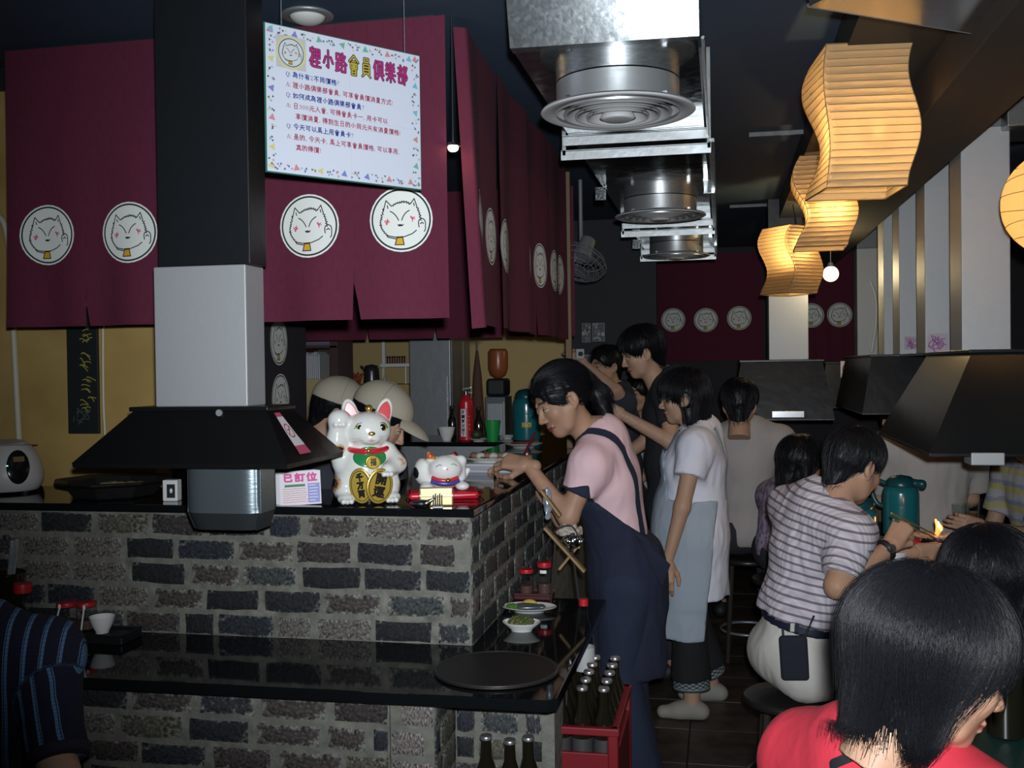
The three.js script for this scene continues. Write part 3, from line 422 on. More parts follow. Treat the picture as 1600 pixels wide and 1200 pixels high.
function hoodRow(label, x0, x1, z0, z1, y0, y1, inset, ducts, extras) {
  const t = thing('exhaust_hood', label, 'hood');
  obj('canopy', [hull(ring4(x0 + inset, x1 - inset, z0 - inset, z1 + inset, y1), ring4(x0, x1, z0, z1, y0)), span(x0, x1, y0 - 0.012, y0, z0, z1, 0.002)], M.hoodBlack, t);
  obj('top_flange', span(x0 + inset - 0.01, x1 - inset + 0.01, y1, y1 + 0.012, z0 - inset + 0.01, z1 + inset - 0.01, 0.003), M.hoodBlack, t);
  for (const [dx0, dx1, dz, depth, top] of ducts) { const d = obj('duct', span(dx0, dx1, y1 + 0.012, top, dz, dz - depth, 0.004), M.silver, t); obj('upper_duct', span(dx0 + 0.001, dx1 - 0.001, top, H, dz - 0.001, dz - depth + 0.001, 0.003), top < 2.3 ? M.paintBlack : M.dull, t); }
  extras?.(t); return t;
}
const xN = onY(1452, 708, 1.3), dx = (z) => [0.895 + 0.004, 1.073];
hoodRow('large black exhaust hood over the table on the right, under the brightest silver duct', xN.x, xN.x + 1.15, xN.z, -4.75, 1.3, 1.63, 0.17, [[0.897, 1.071, -4.2, 0.2, 2.486]], (t) => {
  t.children[0].material = std(rgb(0.045, 0.048, 0.052), 0.26, 0.8, { bumpMap: rep(grain, 1.5), bumpScale: 0.001 });
  obj('drip_tray', [span(onZ(1517, 716, xN.z).x, onZ(1570, 716, xN.z).x, 1.26, 1.302, xN.z + 0.004, xN.z - 0.1, 0.004)], std(rgb(0.4, 0.41, 0.42), 0.5, 0.4), t);
});
{
  const t = hoodRow('second black hood behind the large one, carrying three silver ducts', xN.x, xN.x + 1.15, -5.28, -6.45, 1.36, 1.63, 0.05, [-4.92, -5.6, -6.12].map((z) => [0.897, 1.071, z, 0.2, 2.486]));
  obj('shelf_plate', span(0.85, 1.35, 1.63, 1.642, -4.86, -5.34, 0.002), M.hoodBlack, t);
}
for (const [px, z, w] of [[1437, -4.92, 0.09], [1418, -5.6, 0.07]]) {
  const p = onZ(1466 - (px === 1418 ? 41 : 0), 535, z + 0.012), tx = canvasTex(96, 96, (g) => { const R = rng(px); g.fillStyle = '#b9aab8'; g.fillRect(0, 0, 96, 96); g.strokeStyle = '#8d4a86'; g.lineWidth = 4; for (let k = 0; k < 9; k++) { g.beginPath(); g.moveTo(R() * 96, R() * 96); g.quadraticCurveTo(R() * 96, R() * 96, R() * 96, R() * 96); g.stroke(); } });
  tag(obj('notice', [new THREE.PlaneGeometry(w, w * 0.95).translate(p.x, p.y - 0.002, z + 0.004)], std(0xffffff, 0.7, 0, { map: tx })), px === 1437 ? 'crumpled pink notice taped low on the second silver duct from the right' : 'small pink notice taped low on the third silver duct from the right', 'notice');
}
{ const l = onZ(1155, 565, -6.4), r = onZ(1268, 565, -6.4), d0 = onZ(1201, 500, -6.6).x, d1 = onZ(1263, 500, -6.6).x;
  hoodRow('dark exhaust hood in the middle of the hall under the wide white duct', l.x - 0.05, r.x + 0.12, -6.3, -7.1, 1.28, 1.615, 0.06, [[d0, d1, -6.6, 0.24, 2.07]], (t) => obj('drip_tray', span(onZ(1206, 650, -6.3).x, onZ(1257, 650, -6.3).x, 1.285, 1.325, -6.29, -6.36, 0.003), M.chrome, t)); }
{ const l = onZ(1278, 565, -7.6), r = onZ(1395, 565, -7.6), d0 = onZ(1338, 500, -8).x, d1 = onZ(1378, 500, -8).x;
  hoodRow('farthest exhaust hood, its silver duct with a white cable looped over it', l.x, r.x, -7.5, -8.4, 1.3, 1.6, 0.05, [[d0, d1, -7.95, 0.2, 2.44]], (t) => {
    obj('cable', tube([onZ(1360, 440, -7.94), onZ(1368, 465, -7.94), onZ(1369, 500, -7.94), onZ(1362, 550, -7.94)], 0.012, 24, 6), M.white, t);
    const p = onZ(1326, 577, -7.5); const s = piece('sign', new THREE.BoxGeometry(0.1, 0.115, 0.004).translate(p.x, p.y, -7.535), std(0xffffff, 0.6, 0, { map: noSmoking(96, 110) }), t); tag(s, 'white no smoking sign'); }); }

// ---------------------------------------------------------------- ventilation duct in the ceiling
M.duct = std(rgb(0.42, 0.45, 0.46), 0.2, 0.95, { roughnessMap: rep(spangle, 2), map: rep(spangle, 3), bumpMap: rep(grain, 1.2), bumpScale: 0.0012 });
M.collar = std(rgb(0.55, 0.57, 0.58), 0.36, 0.8, { bumpMap: rep(grain, 1), bumpScale: 0.0005 });
M.angle = std(rgb(0.5, 0.53, 0.54), 0.4, 0.7, { bumpMap: rep(grain, 4), bumpScale: 0.0008 });
{
  const t = thing('ventilation_duct', 'long galvanised rectangular air duct under the ceiling with round diffusers below', 'duct'), L = -0.476, R = -0.045, Y = 2.35, zs = [-2.42, -3.37, -5.45, -6.75];
  obj('end_cap', hull([V(L - 0.003, H, -2.305), V(R + 0.003, H, -2.316), V(R + 0.003, H, -2.44), V(L - 0.003, H, -2.44)], [V(L - 0.003, Y, -2.4), V(R + 0.003, Y, -2.411), V(R + 0.003, Y, -2.44), V(L - 0.003, Y, -2.44)]), std(rgb(0.26, 0.28, 0.29), 0.18, 0.75, { map: rep(spangle, 5), bumpMap: rep(grain, 3), bumpScale: 0.0004 }), t);
  for (let k = 0; k < 3; k++) {
    obj('duct_section', span(L, R, Y, H - 0.004, zs[k] - (k ? 0.006 : 0.02), zs[k + 1] + 0.006), M.duct, t);
    const z = zs[k + 1];
    obj('flange', [span(L - 0.018, R + 0.012, Y - 0.034, Y - 0.004, z + 0.035, z + 0.031), span(L - 0.018, R + 0.012, Y - 0.006, Y - 0.001, z + 0.035, z + 0.006), span(L - 0.03, R + 0.02, Y - 0.075, Y - 0.045, z + 0.006, z + 0.002), span(L - 0.03, R + 0.02, Y - 0.047, Y - 0.043, z + 0.006, z - 0.025), bar(V(L - 0.02, Y - 0.06, z), V(L - 0.02, H - 0.01, z), 0.012), bar(V(R + 0.014, Y - 0.06, z), V(R + 0.014, H - 0.01, z), 0.012)], M.angle, t);
  }
  obj('rail', [bar(V(R + 0.012, Y - 0.02, -2.36), V(R + 0.012, Y - 0.02, -3.36), 0.008), bar(V(R + 0.022, Y - 0.04, -3.34), V(R + 0.022, Y - 0.04, -6.75), 0.018, 0.012)], M.galv, t);
  for (const [x, z] of [[L - 0.01, -4.35], [R + 0.005, -4.3], [L - 0.01, -6.2], [R + 0.005, -6.2]]) obj('lug', [box(0.045, 0.05, 0.004, x, Y - 0.03, z + 0.02, 0.001), box(0.05, 0.012, 0.03, x, Y - 0.004, z, 0.002)], M.galv, t);
  const louvre = (r0, r1, y0, y1) => [[r0, y0], [r0 * 0.92, y0 + 0.002], [r1, y1], [r1 + 0.006, y1 + 0.002], [r0 + 0.002, y0 + 0.006]];
  const disc = () => [lathe([[0.2, 0.004], [0.204, 0.001], [0.197, -0.003], [0.168, 0.0], [0.15, 0.022], [0.154, 0.026], [0.17, 0.008], [0.2, 0.007]], 64), lathe(louvre(0.142, 0.09, -0.008, 0.035), 56), lathe(louvre(0.112, 0.066, -0.012, 0.03), 48), lathe(louvre(0.082, 0.044, -0.015, 0.026), 48), lathe([[0.0001, -0.02], [0.035, -0.02], [0.048, -0.015], [0.03, 0.02], [0.0001, 0.02]], 40)];
  for (const z of [-2.76, -4.72, -6.45]) {
    const d = piece('air_diffuser', merged(disc().map((g) => g.translate(-0.262, Y - 0.078, z))), M.grey, t);
    piece('collar', lathe([[0.163, 0], [0.165, 0.012], [0.162, 0.014], [0.162, 0.08]], 56).translate(-0.262, Y - 0.082, z), M.collar, d);
    piece('clip', merged([0.7, 2.3, 3.6, 5.4].map((an) => box(0.012, 0.02, 0.004, -0.262 + Math.cos(an) * 0.17, Y - 0.066, z + Math.sin(an) * 0.17, 0.001))), M.chrome, d);
  }
}
{
  const t = thing('ventilation_duct', 'short cross duct at the far end with a small round outlet', 'duct'), p = at(950, 440, 7.6);
  obj('duct_section', span(p.x - 0.14, p.x + 0.2, p.y, H - 0.004, p.z, p.z - 0.25, 0.004), M.duct, t); obj('outlet', cyl(0.09, 0.09, 0.09, p.x + 0.11, p.y - 0.1, p.z - 0.12, 32), M.duct, t);
  obj('flange', [span(p.x - 0.17, p.x + 0.19, p.y - 0.02, p.y + 0.005, p.z + 0.01, p.z + 0.004), span(p.x - 0.14, p.x + 0.17, p.y - 0.055, p.y - 0.03, p.z + 0.02, p.z + 0.014)], M.galv, t);
}
{ // the box duct crossing over the tables at the upper right: from here its smooth underside shows
  const a = onY(1264, 10, 2.42), b = onY(1640, 72, 2.42), d = b.clone().sub(a), n = V(-d.z, 0, d.x).normalize(); if (n.z < 0) n.negate();
  const t = thing('cross_duct', 'smooth grey metal duct crossing just below the ceiling above the largest lantern', 'duct'), c = (p, k, y) => p.clone().addScaledVector(n, k).setY(y);
  obj('duct_section', hull([c(a, 0.5, H), c(b, 0.5, H), c(b, 0, H), c(a, 0, H)], [c(a, 0.5, 2.42), c(b, 0.5, 2.42), c(b, 0, 2.42), c(a, 0, 2.42)]), std(rgb(0.36, 0.36, 0.36), 0.2, 0.92, { bumpMap: rep(grain, 1), bumpScale: 0.0006 }), t);
  obj('end_seam', bar(c(b, -0.004, 2.424), c(a, -0.004, 2.424), 0.008), M.dull, t);
  const v = at(1596, 120, 3.8), u = thing('riser_duct', 'square metal duct dropping from the ceiling at the right edge above the round lantern', 'duct');
  obj('duct_section', span(v.x - 0.05, v.x + 0.3, at(1592, 196, 3.8).y, H, v.z, v.z - 0.3, 0.006), std(rgb(0.34, 0.33, 0.32), 0.34, 0.85, { bumpMap: rep(grain, 1), bumpScale: 0.001 }), u);
  obj('clamp', [bar(V(v.x - 0.08, v.y + 0.09, v.z + 0.012), V(v.x + 0.2, v.y + 0.085, v.z + 0.012), 0.012)], M.black, u);
}
// thin bright battens on the dark ceiling
[[1170, 1256, 214, 'nearest bright metal batten on the dark ceiling left of the big lantern'], [1140, 1212, 325, 'middle bright metal batten on the dark ceiling'], [1150, 1192, 412, 'farthest bright metal batten on the dark ceiling']].forEach(([x0, x1, y, words]) => { const a = onY(x0, y, H - 0.02), b = onY(x1, y - 1, H - 0.02); tag(obj('ceiling_batten', bar(a, V(b.x, a.y, a.z), 0.02, 0.012, 0.002).translate(0, 0.009, 0), M.dull), words, 'batten'); });

// ---------------------------------------------------------------- lamps
const paper = phys(rgb(0.62, 0.45, 0.25), 1, { transmission: 0.55, thickness: 0, specularIntensity: 0.1, bumpMap: rep(grain, 3), bumpScale: 0.003 });
const ribMat = std(rgb(0.2, 0.11, 0.04), 0.8), glow = (c, k) => std(c, 0.5, 0, { emissive: c, emissiveIntensity: k });
function lantern(label, px, d, top, bottom, halfW, turn, amp, phase, cd, skew = 1, where = 0.4) {
  const p = at(px, (top + bottom) / 2, d), h = (bottom - top) * d / F, t = thing('paper_lantern', label, 'lantern', V(p.x, p.y - h / 2, p.z), turn, 'square paper lanterns'), w = halfW * d / F;
  const corner = (k, v) => { const sx = k === 0 || k === 3 ? 1 : -1, sz = k < 2 ? 1 : -1, s = amp * Math.sin((v * 1.18 + phase) * 2 * PI), wob = (k === 1 ? skew : 1); return V(sx * w * (0.97 + 0.05 * Math.sin(v * 2 * PI)) + s * wob, h * (1 - v), sz * w * 0.95); };
  const ringAt = (u, v, puff = 0) => { const k = Math.min(3, Math.floor(u * 4)), f = u * 4 - k, a = corner(k, v), b = corner((k + 1) % 4, v); return a.lerp(b, f); };
  const ribs = 19, crease = (v) => { const f = (v * ribs) % 1; return Math.sin(f * PI) * 0.0011; };
  const shell = grid(48, ribs * 4, (u, v) => { const q = ringAt(u, v), c = ringAt(0, v).add(ringAt(0.5, v)).multiplyScalar(0.5), o = q.clone().sub(c).setY(0).normalize(); return q.addScaledVector(o, crease(v) + 0.0012 * noise(u * 40, v * 22, px)); });
  obj('paper_shade', shell, paper, t);
  const rib = (v, r) => new THREE.TubeGeometry(new THREE.CatmullRomCurve3([...Array(16)].map((_, i) => ringAt(i / 16 + 0.001, v)), true, 'catmullrom', 0.05), 64, r, 5, true);
  for (let k = 0; k <= ribs; k++) piece('rib', rib(clamp(k / ribs, 0.001, 0.999), k === 0 || k === ribs ? 0.0025 : 0.0011), ribMat, t);
  for (let k = 0; k < 4; k++) piece('corner_wire', tube([...Array(14)].map((_, i) => corner(k, i / 13)), 0.0014, 40, 5), ribMat, t);
  const y = h * where, cx = amp * Math.sin(((1 - where) * 1.18 + phase) * 2 * PI), cz = w * 0.74;
  obj('bulb', [ball(0.024, cx, y, cz), cyl(0.013, 0.013, 0.03, cx, y + 0.02, cz, 16)], glow(rgb(1, 0.72, 0.35), 3), t);
  obj('cord', rod(V(cx, y + 0.05, cz), V(cx * 0.3, H - (p.y - h / 2) - 0.001, 0), 0.003), M.black, t);
  bulbLight(t.localToWorld(V(cx, y, cz)), cd, rgb(1, 0.7, 0.32), 1.2).name = 'lantern_light';
  t.updateMatrixWorld(true); return t;
}
lantern('largest wavy square paper lantern, glowing, nearest the camera', 1345, 3.05, 86, 302, 66, 0.1, 0.022, 0.52, 0.36, 0.12, 0.37);
lantern('middle glowing paper lantern, partly hidden behind the largest one', 1289, 4.5, 249, 388, 40, -0.03, 0.026, 0.5, 0.3, 1, 0.42);
lantern('smallest and farthest glowing paper lantern, above the wide white duct', 1236, 5.9, 356, 460, 32, 0.7, 0.03, 0.48, 0.32, 1, 0.68);
{
  const c = at(1656, 316, 3.3), r = 0.172, t = thing('globe_lantern', 'round paper lantern cut by the right edge of the photograph', 'lantern', c);
  obj('paper_shade', new THREE.SphereGeometry(r, 48, 32, 0, PI * 2, 0.25, PI - 0.5), paper, t);
  for (let k = 0; k < 10; k++) { const a = 0.3 + (PI - 0.6) * k / 9; piece('rib', new THREE.TorusGeometry(r * Math.sin(a) + 0.001, 0.0012, 5, 48).rotateX(PI / 2 + (k % 3 - 1) * 0.1).translate(0, r * Math.cos(a), 0), ribMat, t); }
  obj('bulb', ball(0.028, 0, 0, 0), glow(rgb(1, 0.72, 0.35), 3), t); obj('cord', rod(V(0, 0.03, 0), V(0, H - c.y, 0), 0.003), M.black, t);
  bulbLight(c, 0.24, rgb(1, 0.7, 0.32), 1.2).name = 'lantern_light';
}
{
  const c = at(1298, 428, 6.2), t = thing('globe_lamp', 'small bright white glass globe lamp hanging right of the lanterns', 'lamp', c);
  obj('globe', ball(0.047, 0, 0, 0), glow(rgb(1, 0.86, 0.5), 2.2), t); obj('cap', [cyl(0.02, 0.014, 0.025, 0, 0.042, 0, 20), rod(V(0, 0.06, 0), V(0, H - c.y, 0), 0.003)], M.steel, t);
  bulbLight(c, 0.5, rgb(1, 0.8, 0.45), 2).name = 'globe_light';
}
{
  const c = at(708, 231, 2.93), t = thing('spot_lamp', 'small glaring halogen lamp between the two curtains', 'lamp', c);
  obj('bulb', ball(0.013, 0, 0, 0, 1.2, 0.9, 1), glow(rgb(1, 0.9, 0.6), 6), t); obj('reflector', lathe([[0.014, 0.014], [0.02, 0.008], [0.021, 0.004]], 24).translate(0, 0.0, 0), M.chrome, t); obj('stem', rod(V(0, 0.012, 0), V(0, H - c.y, 0), 0.0022), M.black, t);
  bulbLight(c, 0.035, rgb(1, 0.7, 0.35), 0.6).name = 'spot_lamp_light';
}
{
  const c = onY(491, 30, H), t = thing('downlight', 'unlit recessed ceiling light with a grey rim above the poster', 'ceiling light', V(c.x, H - 0.012, c.z + 0.05));
  obj('rim', lathe([[0.052, 0.0], [0.072, 0.0], [0.075, 0.006], [0.07, 0.012], [0.052, 0.012]], 40), M.steel, t); obj('lens', ball(0.052, 0, 0.008, 0, 1, 0.55, 1), phys(rgb(0.6, 0.62, 0.58), 0.3), t);
}
{ // the fan that hangs over the end of the bar
  const c = at(905, 412, 5.6), t = thing('cage_fan', 'grey cage fan hanging from the ceiling beyond the curtains', 'fan', c, -0.5);
  const m = std(rgb(0.2, 0.22, 0.23), 0.5, 0.2), tilt = (g) => g.rotateX(1.0);
  const cage = []; for (const [r, z] of [[0.03, 0.06], [0.07, 0.055], [0.11, 0.04], [0.14, 0.015], [0.15, -0.01], [0.13, -0.045], [0.09, -0.06]]) cage.push(new THREE.TorusGeometry(r, 0.0022, 5, 48).translate(0, 0, z));
  for (let k = 0; k < 28; k++) { const a = k / 28 * 2 * PI, q = (r, z) => V(Math.cos(a) * r, Math.sin(a) * r, z); cage.push(tube([q(0.03, 0.06), q(0.11, 0.04), q(0.15, -0.01), q(0.11, -0.055), q(0.05, -0.065)], 0.0012, 16, 4)); }
  obj('cage', tilt(mergeGeometries(clean(cage))), m, t);
  for (let k = 0; k < 3; k++) piece('blade', tilt(grid(8, 8, (u, v) => { const r = lerp(0.025, 0.13, v), a = k * 2.094 + (u - 0.5) * lerp(1.0, 1.3, v); return V(Math.cos(a) * r, Math.sin(a) * r, (u - 0.5) * 0.04); })), m, t);
  obj('motor', tilt(new THREE.CylinderGeometry(0.05, 0.04, 0.12, 24).rotateX(PI / 2).translate(0, 0, -0.1)), m, t); obj('bracket', tube([V(0, 0.08, -0.02), V(-0.03, 0.14, -0.06), V(-0.03, H - c.y, -0.06)], 0.012, 20, 8), m, t);
}
// ---------------------------------------------------------------- lucky cats of glazed china
{
  const o = onY(560, 788, TOP), t = thing('lucky_cat', 'large white beckoning cat figurine with one paw raised, red collar and gold coins', 'figurine', V(o.x, TOP, o.z - 0.07), 0.42);
  const head = ell(V(0.008, 0.217, 0.01), 0.069, 0.057, 0.058), body = join(0.05, ell(V(0, 0.075, -0.01), 0.094, 0.08, 0.08), ell(V(0, 0.135, -0.005), 0.062, 0.05, 0.056));
  const toes = (x, y, z, k) => [-1, 0, 1].map((i) => ell(V(x + i * 0.0125 * k, y, z + (i ? 0 : 0.003)), 0.0075, 0.009, 0.012));
  const ear = (x, tip) => { const g = ell(V(0, 0, 0), 0.025, 0.046, 0.013), an = Math.atan2(tip - x, 0.05), c = Math.cos(an), sn = Math.sin(an); return boxed((px, y, z) => { const a = px - (x + tip) / 2, b = y - 0.268; return g(a * c - b * sn, a * sn + b * c, z); }, [x - 0.06, 0.2, -0.03], [x + 0.06, 0.325, 0.03]); };
  const arm = join(0.02, cap(V(-0.068, 0.12, 0), V(-0.087, 0.185, 0.012), 0.034, 0.029), cap(V(-0.087, 0.185, 0.012), V(-0.08, 0.25, 0.02), 0.029, 0.026), ell(V(-0.079, 0.252, 0.022), 0.031, 0.026, 0.026));
  const armL = join(0.02, cap(V(0.066, 0.15, 0.0), V(0.09, 0.115, 0.03), 0.03, 0.027), cap(V(0.09, 0.115, 0.03), V(0.06, 0.1, 0.075), 0.026, 0.022));
  const f = join(0.012, join(0.016, body, head, ear(-0.04, -0.05), ear(0.052, 0.064)), arm, armL, ell(V(-0.062, 0.018, 0.06), 0.028, 0.018, 0.03), ell(V(0.07, 0.018, 0.06), 0.028, 0.018, 0.03), ell(V(-0.062, 0.05, 0.02), 0.04, 0.05, 0.05), ell(V(0.062, 0.05, 0.02), 0.04, 0.05, 0.05), ell(V(0.012, 0.195, 0.055), 0.026, 0.016, 0.016));
  const g2 = join(0.004, cut(f, V(0, 0, 0), V(0, -1, 0)), toes(-0.062, 0.012, 0.086, 1), toes(0.07, 0.012, 0.086, 1), toes(-0.079, 0.238, 0.042, 1), toes(0.056, 0.09, 0.094, 0.9));
  const spots = [[-0.09, 0.06, 0.03, 0.028], [0.1, 0.12, 0.02, 0.03], [0.09, 0.05, 0.02, 0.022], [-0.08, 0.165, 0.03, 0.02], [0.03, 0.265, -0.02, 0.022]];
  const color = (x, y, z) => {
    let c = [0.8, 0.8, 0.76];
    for (const [sx, sy, sz, r] of spots) { const d = Math.hypot(x - sx, y - sy, (z - sz) * 0.6) / r + 0.2 * noise(x * 90, y * 90, z * 90); if (d < 1) c = d < 0.55 ? [0.02, 0.012, 0.008] : [lerp(0.5, 0.8, smooth(0.55, 1, d)), lerp(0.2, 0.8, smooth(0.55, 1, d)), lerp(0.03, 0.76, smooth(0.55, 1, d))]; }
    return c;
  };
  const glaze = phys(0xffffff, 0.16, { vertexColors: true, clearcoat: 0.7, clearcoatRoughness: 0.05 }), paint = (r, g, b, k = 0.2) => phys(rgb(r, g, b), k, { clearcoat: 0.6, clearcoatRoughness: 0.06 });
  obj('body', nets(g2, 0.0026, { color }), glaze, t);
  const gold = std(rgb(0.72, 0.48, 0.12), 0.25, 0.85), inkMat = paint(0.01, 0.01, 0.01), redMat = paint(0.65, 0.02, 0.035);
  for (const [x, tip] of [[-0.041, -0.05], [0.054, 0.064]]) { const b = V(x, 0.254, 0.016), e = V(tip, 0.292, 0.004), s = new THREE.Shape(); s.moveTo(-0.017, 0); s.quadraticCurveTo(-0.018, 0.034, 0, 0.047); s.quadraticCurveTo(0.018, 0.034, 0.017, 0); s.quadraticCurveTo(0, -0.007, -0.017, 0);
    const q = new THREE.ExtrudeGeometry(s, { depth: 0.001, bevelSize: 0.002, bevelThickness: 0.003, bevelSegments: 3, curveSegments: 12 }); q.rotateX(-0.06).rotateZ(-Math.atan2(e.x - b.x, e.y - b.y)).translate(b.x, b.y + 0.002, b.z - 0.0025); obj('ear_lining', q, redMat, t); }
  for (const [x, z] of [[-0.018, 0.0575], [0.045, 0.055]]) { const e = obj('eye', ball(0.0138, x, 0.226, z - 0.004, 1.15, 0.95, 0.5), paint(0.45, 0.36, 0.03, 0.1), t); piece('pupil', ball(0.0108, x + 0.001, 0.2265, z + 0.0003, 1, 1, 0.45), inkMat, e); piece('lash', merged([tube([V(x - 0.019, 0.224, z - 0.005), V(x - 0.007, 0.24, z), V(x + 0.008, 0.24, z), V(x + 0.019, 0.224, z - 0.005)], 0.0012, 16, 5)]), inkMat, e); }
  obj('nose', ball(0.0085, 0.014, 0.209, 0.068, 1.3, 0.8, 0.6), gold, t);
  obj('mouth', [tube([V(-0.002, 0.193, 0.066), V(0.006, 0.188, 0.071), V(0.013, 0.193, 0.0725), V(0.02, 0.188, 0.071), V(0.028, 0.193, 0.066)], 0.0008, 20, 5), ball(0.004, 0.013, 0.188, 0.0695, 1.6, 0.7, 0.5)], paint(0.6, 0.25, 0.25), t);
  for (const s of [-1, 1]) for (let k = 0; k < 3; k++) piece('whisker', tube([V(0.013 + s * 0.025, 0.2 - k * 0.005, 0.063), V(0.013 + s * 0.04, 0.2 - k * 0.006, 0.055), V(0.01 + s * 0.052, 0.201 - k * 0.008, 0.042)], 0.0005, 10, 4), paint(0.3, 0.3, 0.3), t);
  obj('collar', new THREE.TorusGeometry(0.055, 0.0105, 14, 48).rotateX(PI / 2 + 0.15).scale(1.05, 0.85, 1).translate(0.006, 0.163, 0.004), redMat, t);
  obj('bib', nets(both(bend(g2, () => 0.004), ell(V(0.008, 0.138, 0.05), 0.05, 0.032, 0.05)), 0.002), paint(0.02, 0.24, 0.07), t);
  obj('bell', [ball(0.012, 0.012, 0.282, 0.0), ball(0.009, 0.004, 0.158, 0.062)], gold, t);
  const coin = (x, y, z, rx, ry, tz, ty, chars, name) => {
    const s = new THREE.Shape(); s.absellipse(0, 0, rx, ry, 0, 2 * PI); const c = obj(name, new THREE.ExtrudeGeometry(s, { depth: 0.008, bevelSize: 0.003, bevelThickness: 0.003, bevelSegments: 3, curveSegments: 40 }).rotateZ(tz).rotateY(ty).translate(x, y, z), gold, t);
    const tex = canvasTex(192, 256, (g) => { g.fillStyle = '#b9a03f'; g.fillRect(0, 0, 192, 256); g.strokeStyle = '#1b160a'; g.lineWidth = 5; g.beginPath(); g.ellipse(96, 128, 84, 114, 0, 0, 7); g.stroke(); g.lineWidth = 15; g.lineCap = g.lineJoin = 'round'; const n = chars.length, hh = 190 / n; [...chars].forEach((k, i) => strokes(g, k, 96 - (n > 2 ? 32 : 46), 32 + i * hh, n > 2 ? 64 : 92, hh * 0.9)); });
    const q = grid(36, 1, (u, v) => V(Math.cos(u * 2 * PI) * rx * v, Math.sin(u * 2 * PI) * ry * v, 0.0114)); const uv = q.attributes.uv; for (let i = 0; i < uv.count; i++) { const a = uv.getX(i) * 2 * PI, v = uv.getY(i); uv.setXY(i, 0.5 + 0.5 * v * Math.cos(a), 0.5 + 0.5 * v * Math.sin(a)); }
    piece('coin_lettering', q.rotateZ(tz).rotateY(ty).translate(x, y, z), std(rgb(0.95, 0.9, 0.8), 0.3, 0.5, { map: tex }), c);
  };
  coin(-0.02, 0.056, 0.072, 0.031, 0.05, 0.12, -0.25, '千万両', 'gold_coin'); coin(0.032, 0.055, 0.086, 0.036, 0.05, -0.22, 0.1, '開運', 'gold_coin'); coin(0.016, 0.124, 0.062, 0.02, 0.018, 0, 0.05, '福', 'medallion');
}
{
  const o = onY(685, 781, TOP), cu = thing('cushion', 'flat shiny red cushion under the small white cat figurine', 'cushion', V(o.x - 0.005, TOP, o.z - 0.075), 0.3);
  obj('pad', new RoundedBoxGeometry(0.215, 0.022, 0.15, 5, 0.0105).translate(0, 0.011, 0), phys(rgb(0.6, 0.012, 0.03), 0.3), cu); obj('piping', tube([V(-0.105, 0.011, 0.072), V(0.105, 0.011, 0.072), V(0.105, 0.011, -0.072), V(-0.105, 0.011, -0.072), V(-0.105, 0.011, 0.071)], 0.002, 60, 6), M.redLid, cu);
  const t = thing('lucky_cat', 'small crouching white cat figurine with closed eyes sitting on the red cushion', 'figurine', V(o.x - 0.012, TOP + 0.0225, o.z - 0.08), 0.38);
  const f = join(0.014, ell(V(0, 0.038, -0.015), 0.075, 0.04, 0.06), ell(V(0.01, 0.068, 0.028), 0.052, 0.042, 0.042), ell(V(-0.055, 0.06, -0.01), 0.03, 0.04, 0.035), cap(V(-0.035, 0.1, 0.02), V(-0.041, 0.116, 0.018), 0.015, 0.006), cap(V(0.035, 0.1, 0.02), V(0.042, 0.112, 0.015), 0.015, 0.006), cap(V(0.06, 0.04, 0.01), V(0.063, 0.085, 0.02), 0.016, 0.012), ell(V(0.06, 0.094, 0.024), 0.015, 0.013, 0.013), ell(V(-0.05, 0.014, 0.045), 0.022, 0.014, 0.025), ell(V(0.06, 0.014, 0.045), 0.022, 0.014, 0.025), cap(V(0.07, 0.03, -0.03), V(0.088, 0.055, -0.03), 0.012, 0.009));
  const color = (x, y, z) => { if (Math.hypot(x + 0.075, y - 0.055, z - 0.0) < 0.019 || (x > 0.018 && x < 0.05 && y > 0.1 && z < 0.03)) return [0.015, 0.015, 0.018]; if (x < -0.02 && y > 0.098) return [0.55, 0.24, 0.05]; return [0.8, 0.79, 0.76]; };
  obj('body', nets(cut(f, V(0, 0, 0), V(0, -1, 0)), 0.0022, { color }), phys(0xffffff, 0.2, { vertexColors: true, clearcoat: 0.6, clearcoatRoughness: 0.06 }), t);
  const ink = phys(rgb(0.02, 0.02, 0.02), 0.3), red = phys(rgb(0.65, 0.03, 0.03), 0.25), arcs = (x, y, z) => tube([V(x - 0.012, y - 0.002, z - 0.003), V(x, y + 0.005, z), V(x + 0.012, y - 0.002, z - 0.003)], 0.0009, 14, 5);
  obj('eye', arcs(-0.012, 0.078, 0.0665), ink, t); obj('eye', arcs(0.03, 0.08, 0.0665), ink, t); obj('nose', ball(0.003, 0.011, 0.069, 0.07), phys(rgb(0.7, 0.35, 0.35), 0.3), t);
  for (const x of [-0.036, 0.036]) obj('ear_lining', ball(0.008, x, 0.106, 0.03, 0.9, 1.2, 0.4), red, t);
  obj('collar', tube([V(-0.035, 0.044, 0.058), V(-0.015, 0.037, 0.07), V(0.015, 0.035, 0.073), V(0.045, 0.042, 0.062)], 0.006, 30, 8), red, t); obj('bib', tube([V(-0.037, 0.034, 0.06), V(-0.012, 0.027, 0.072), V(0.02, 0.026, 0.074), V(0.047, 0.033, 0.062)], 0.008, 30, 8), phys(rgb(0.08, 0.06, 0.3), 0.3), t);
  obj('bell', ball(0.008, 0.012, 0.036, 0.08), std(rgb(0.7, 0.45, 0.1), 0.2, 0.9), t);
  const g = thing('gold_block', 'pale gold block standing before the small cat figurine', 'ornament', onY(682, 790, TOP), 0.22); obj('block', box(0.098, 0.054, 0.024, 0, 0.027, 0, 0.005), std(rgb(0.8, 0.62, 0.3), 0.3, 0.6), g); obj('band', box(0.1, 0.008, 0.026, 0, 0.03, 0, 0.002), std(rgb(0.85, 0.75, 0.5), 0.25, 0.7), g);
  const s = thing('fish_ornament', 'small silver and black fish ornament lying before the gold block', 'ornament', onY(664, 793, TOP), 0.12);
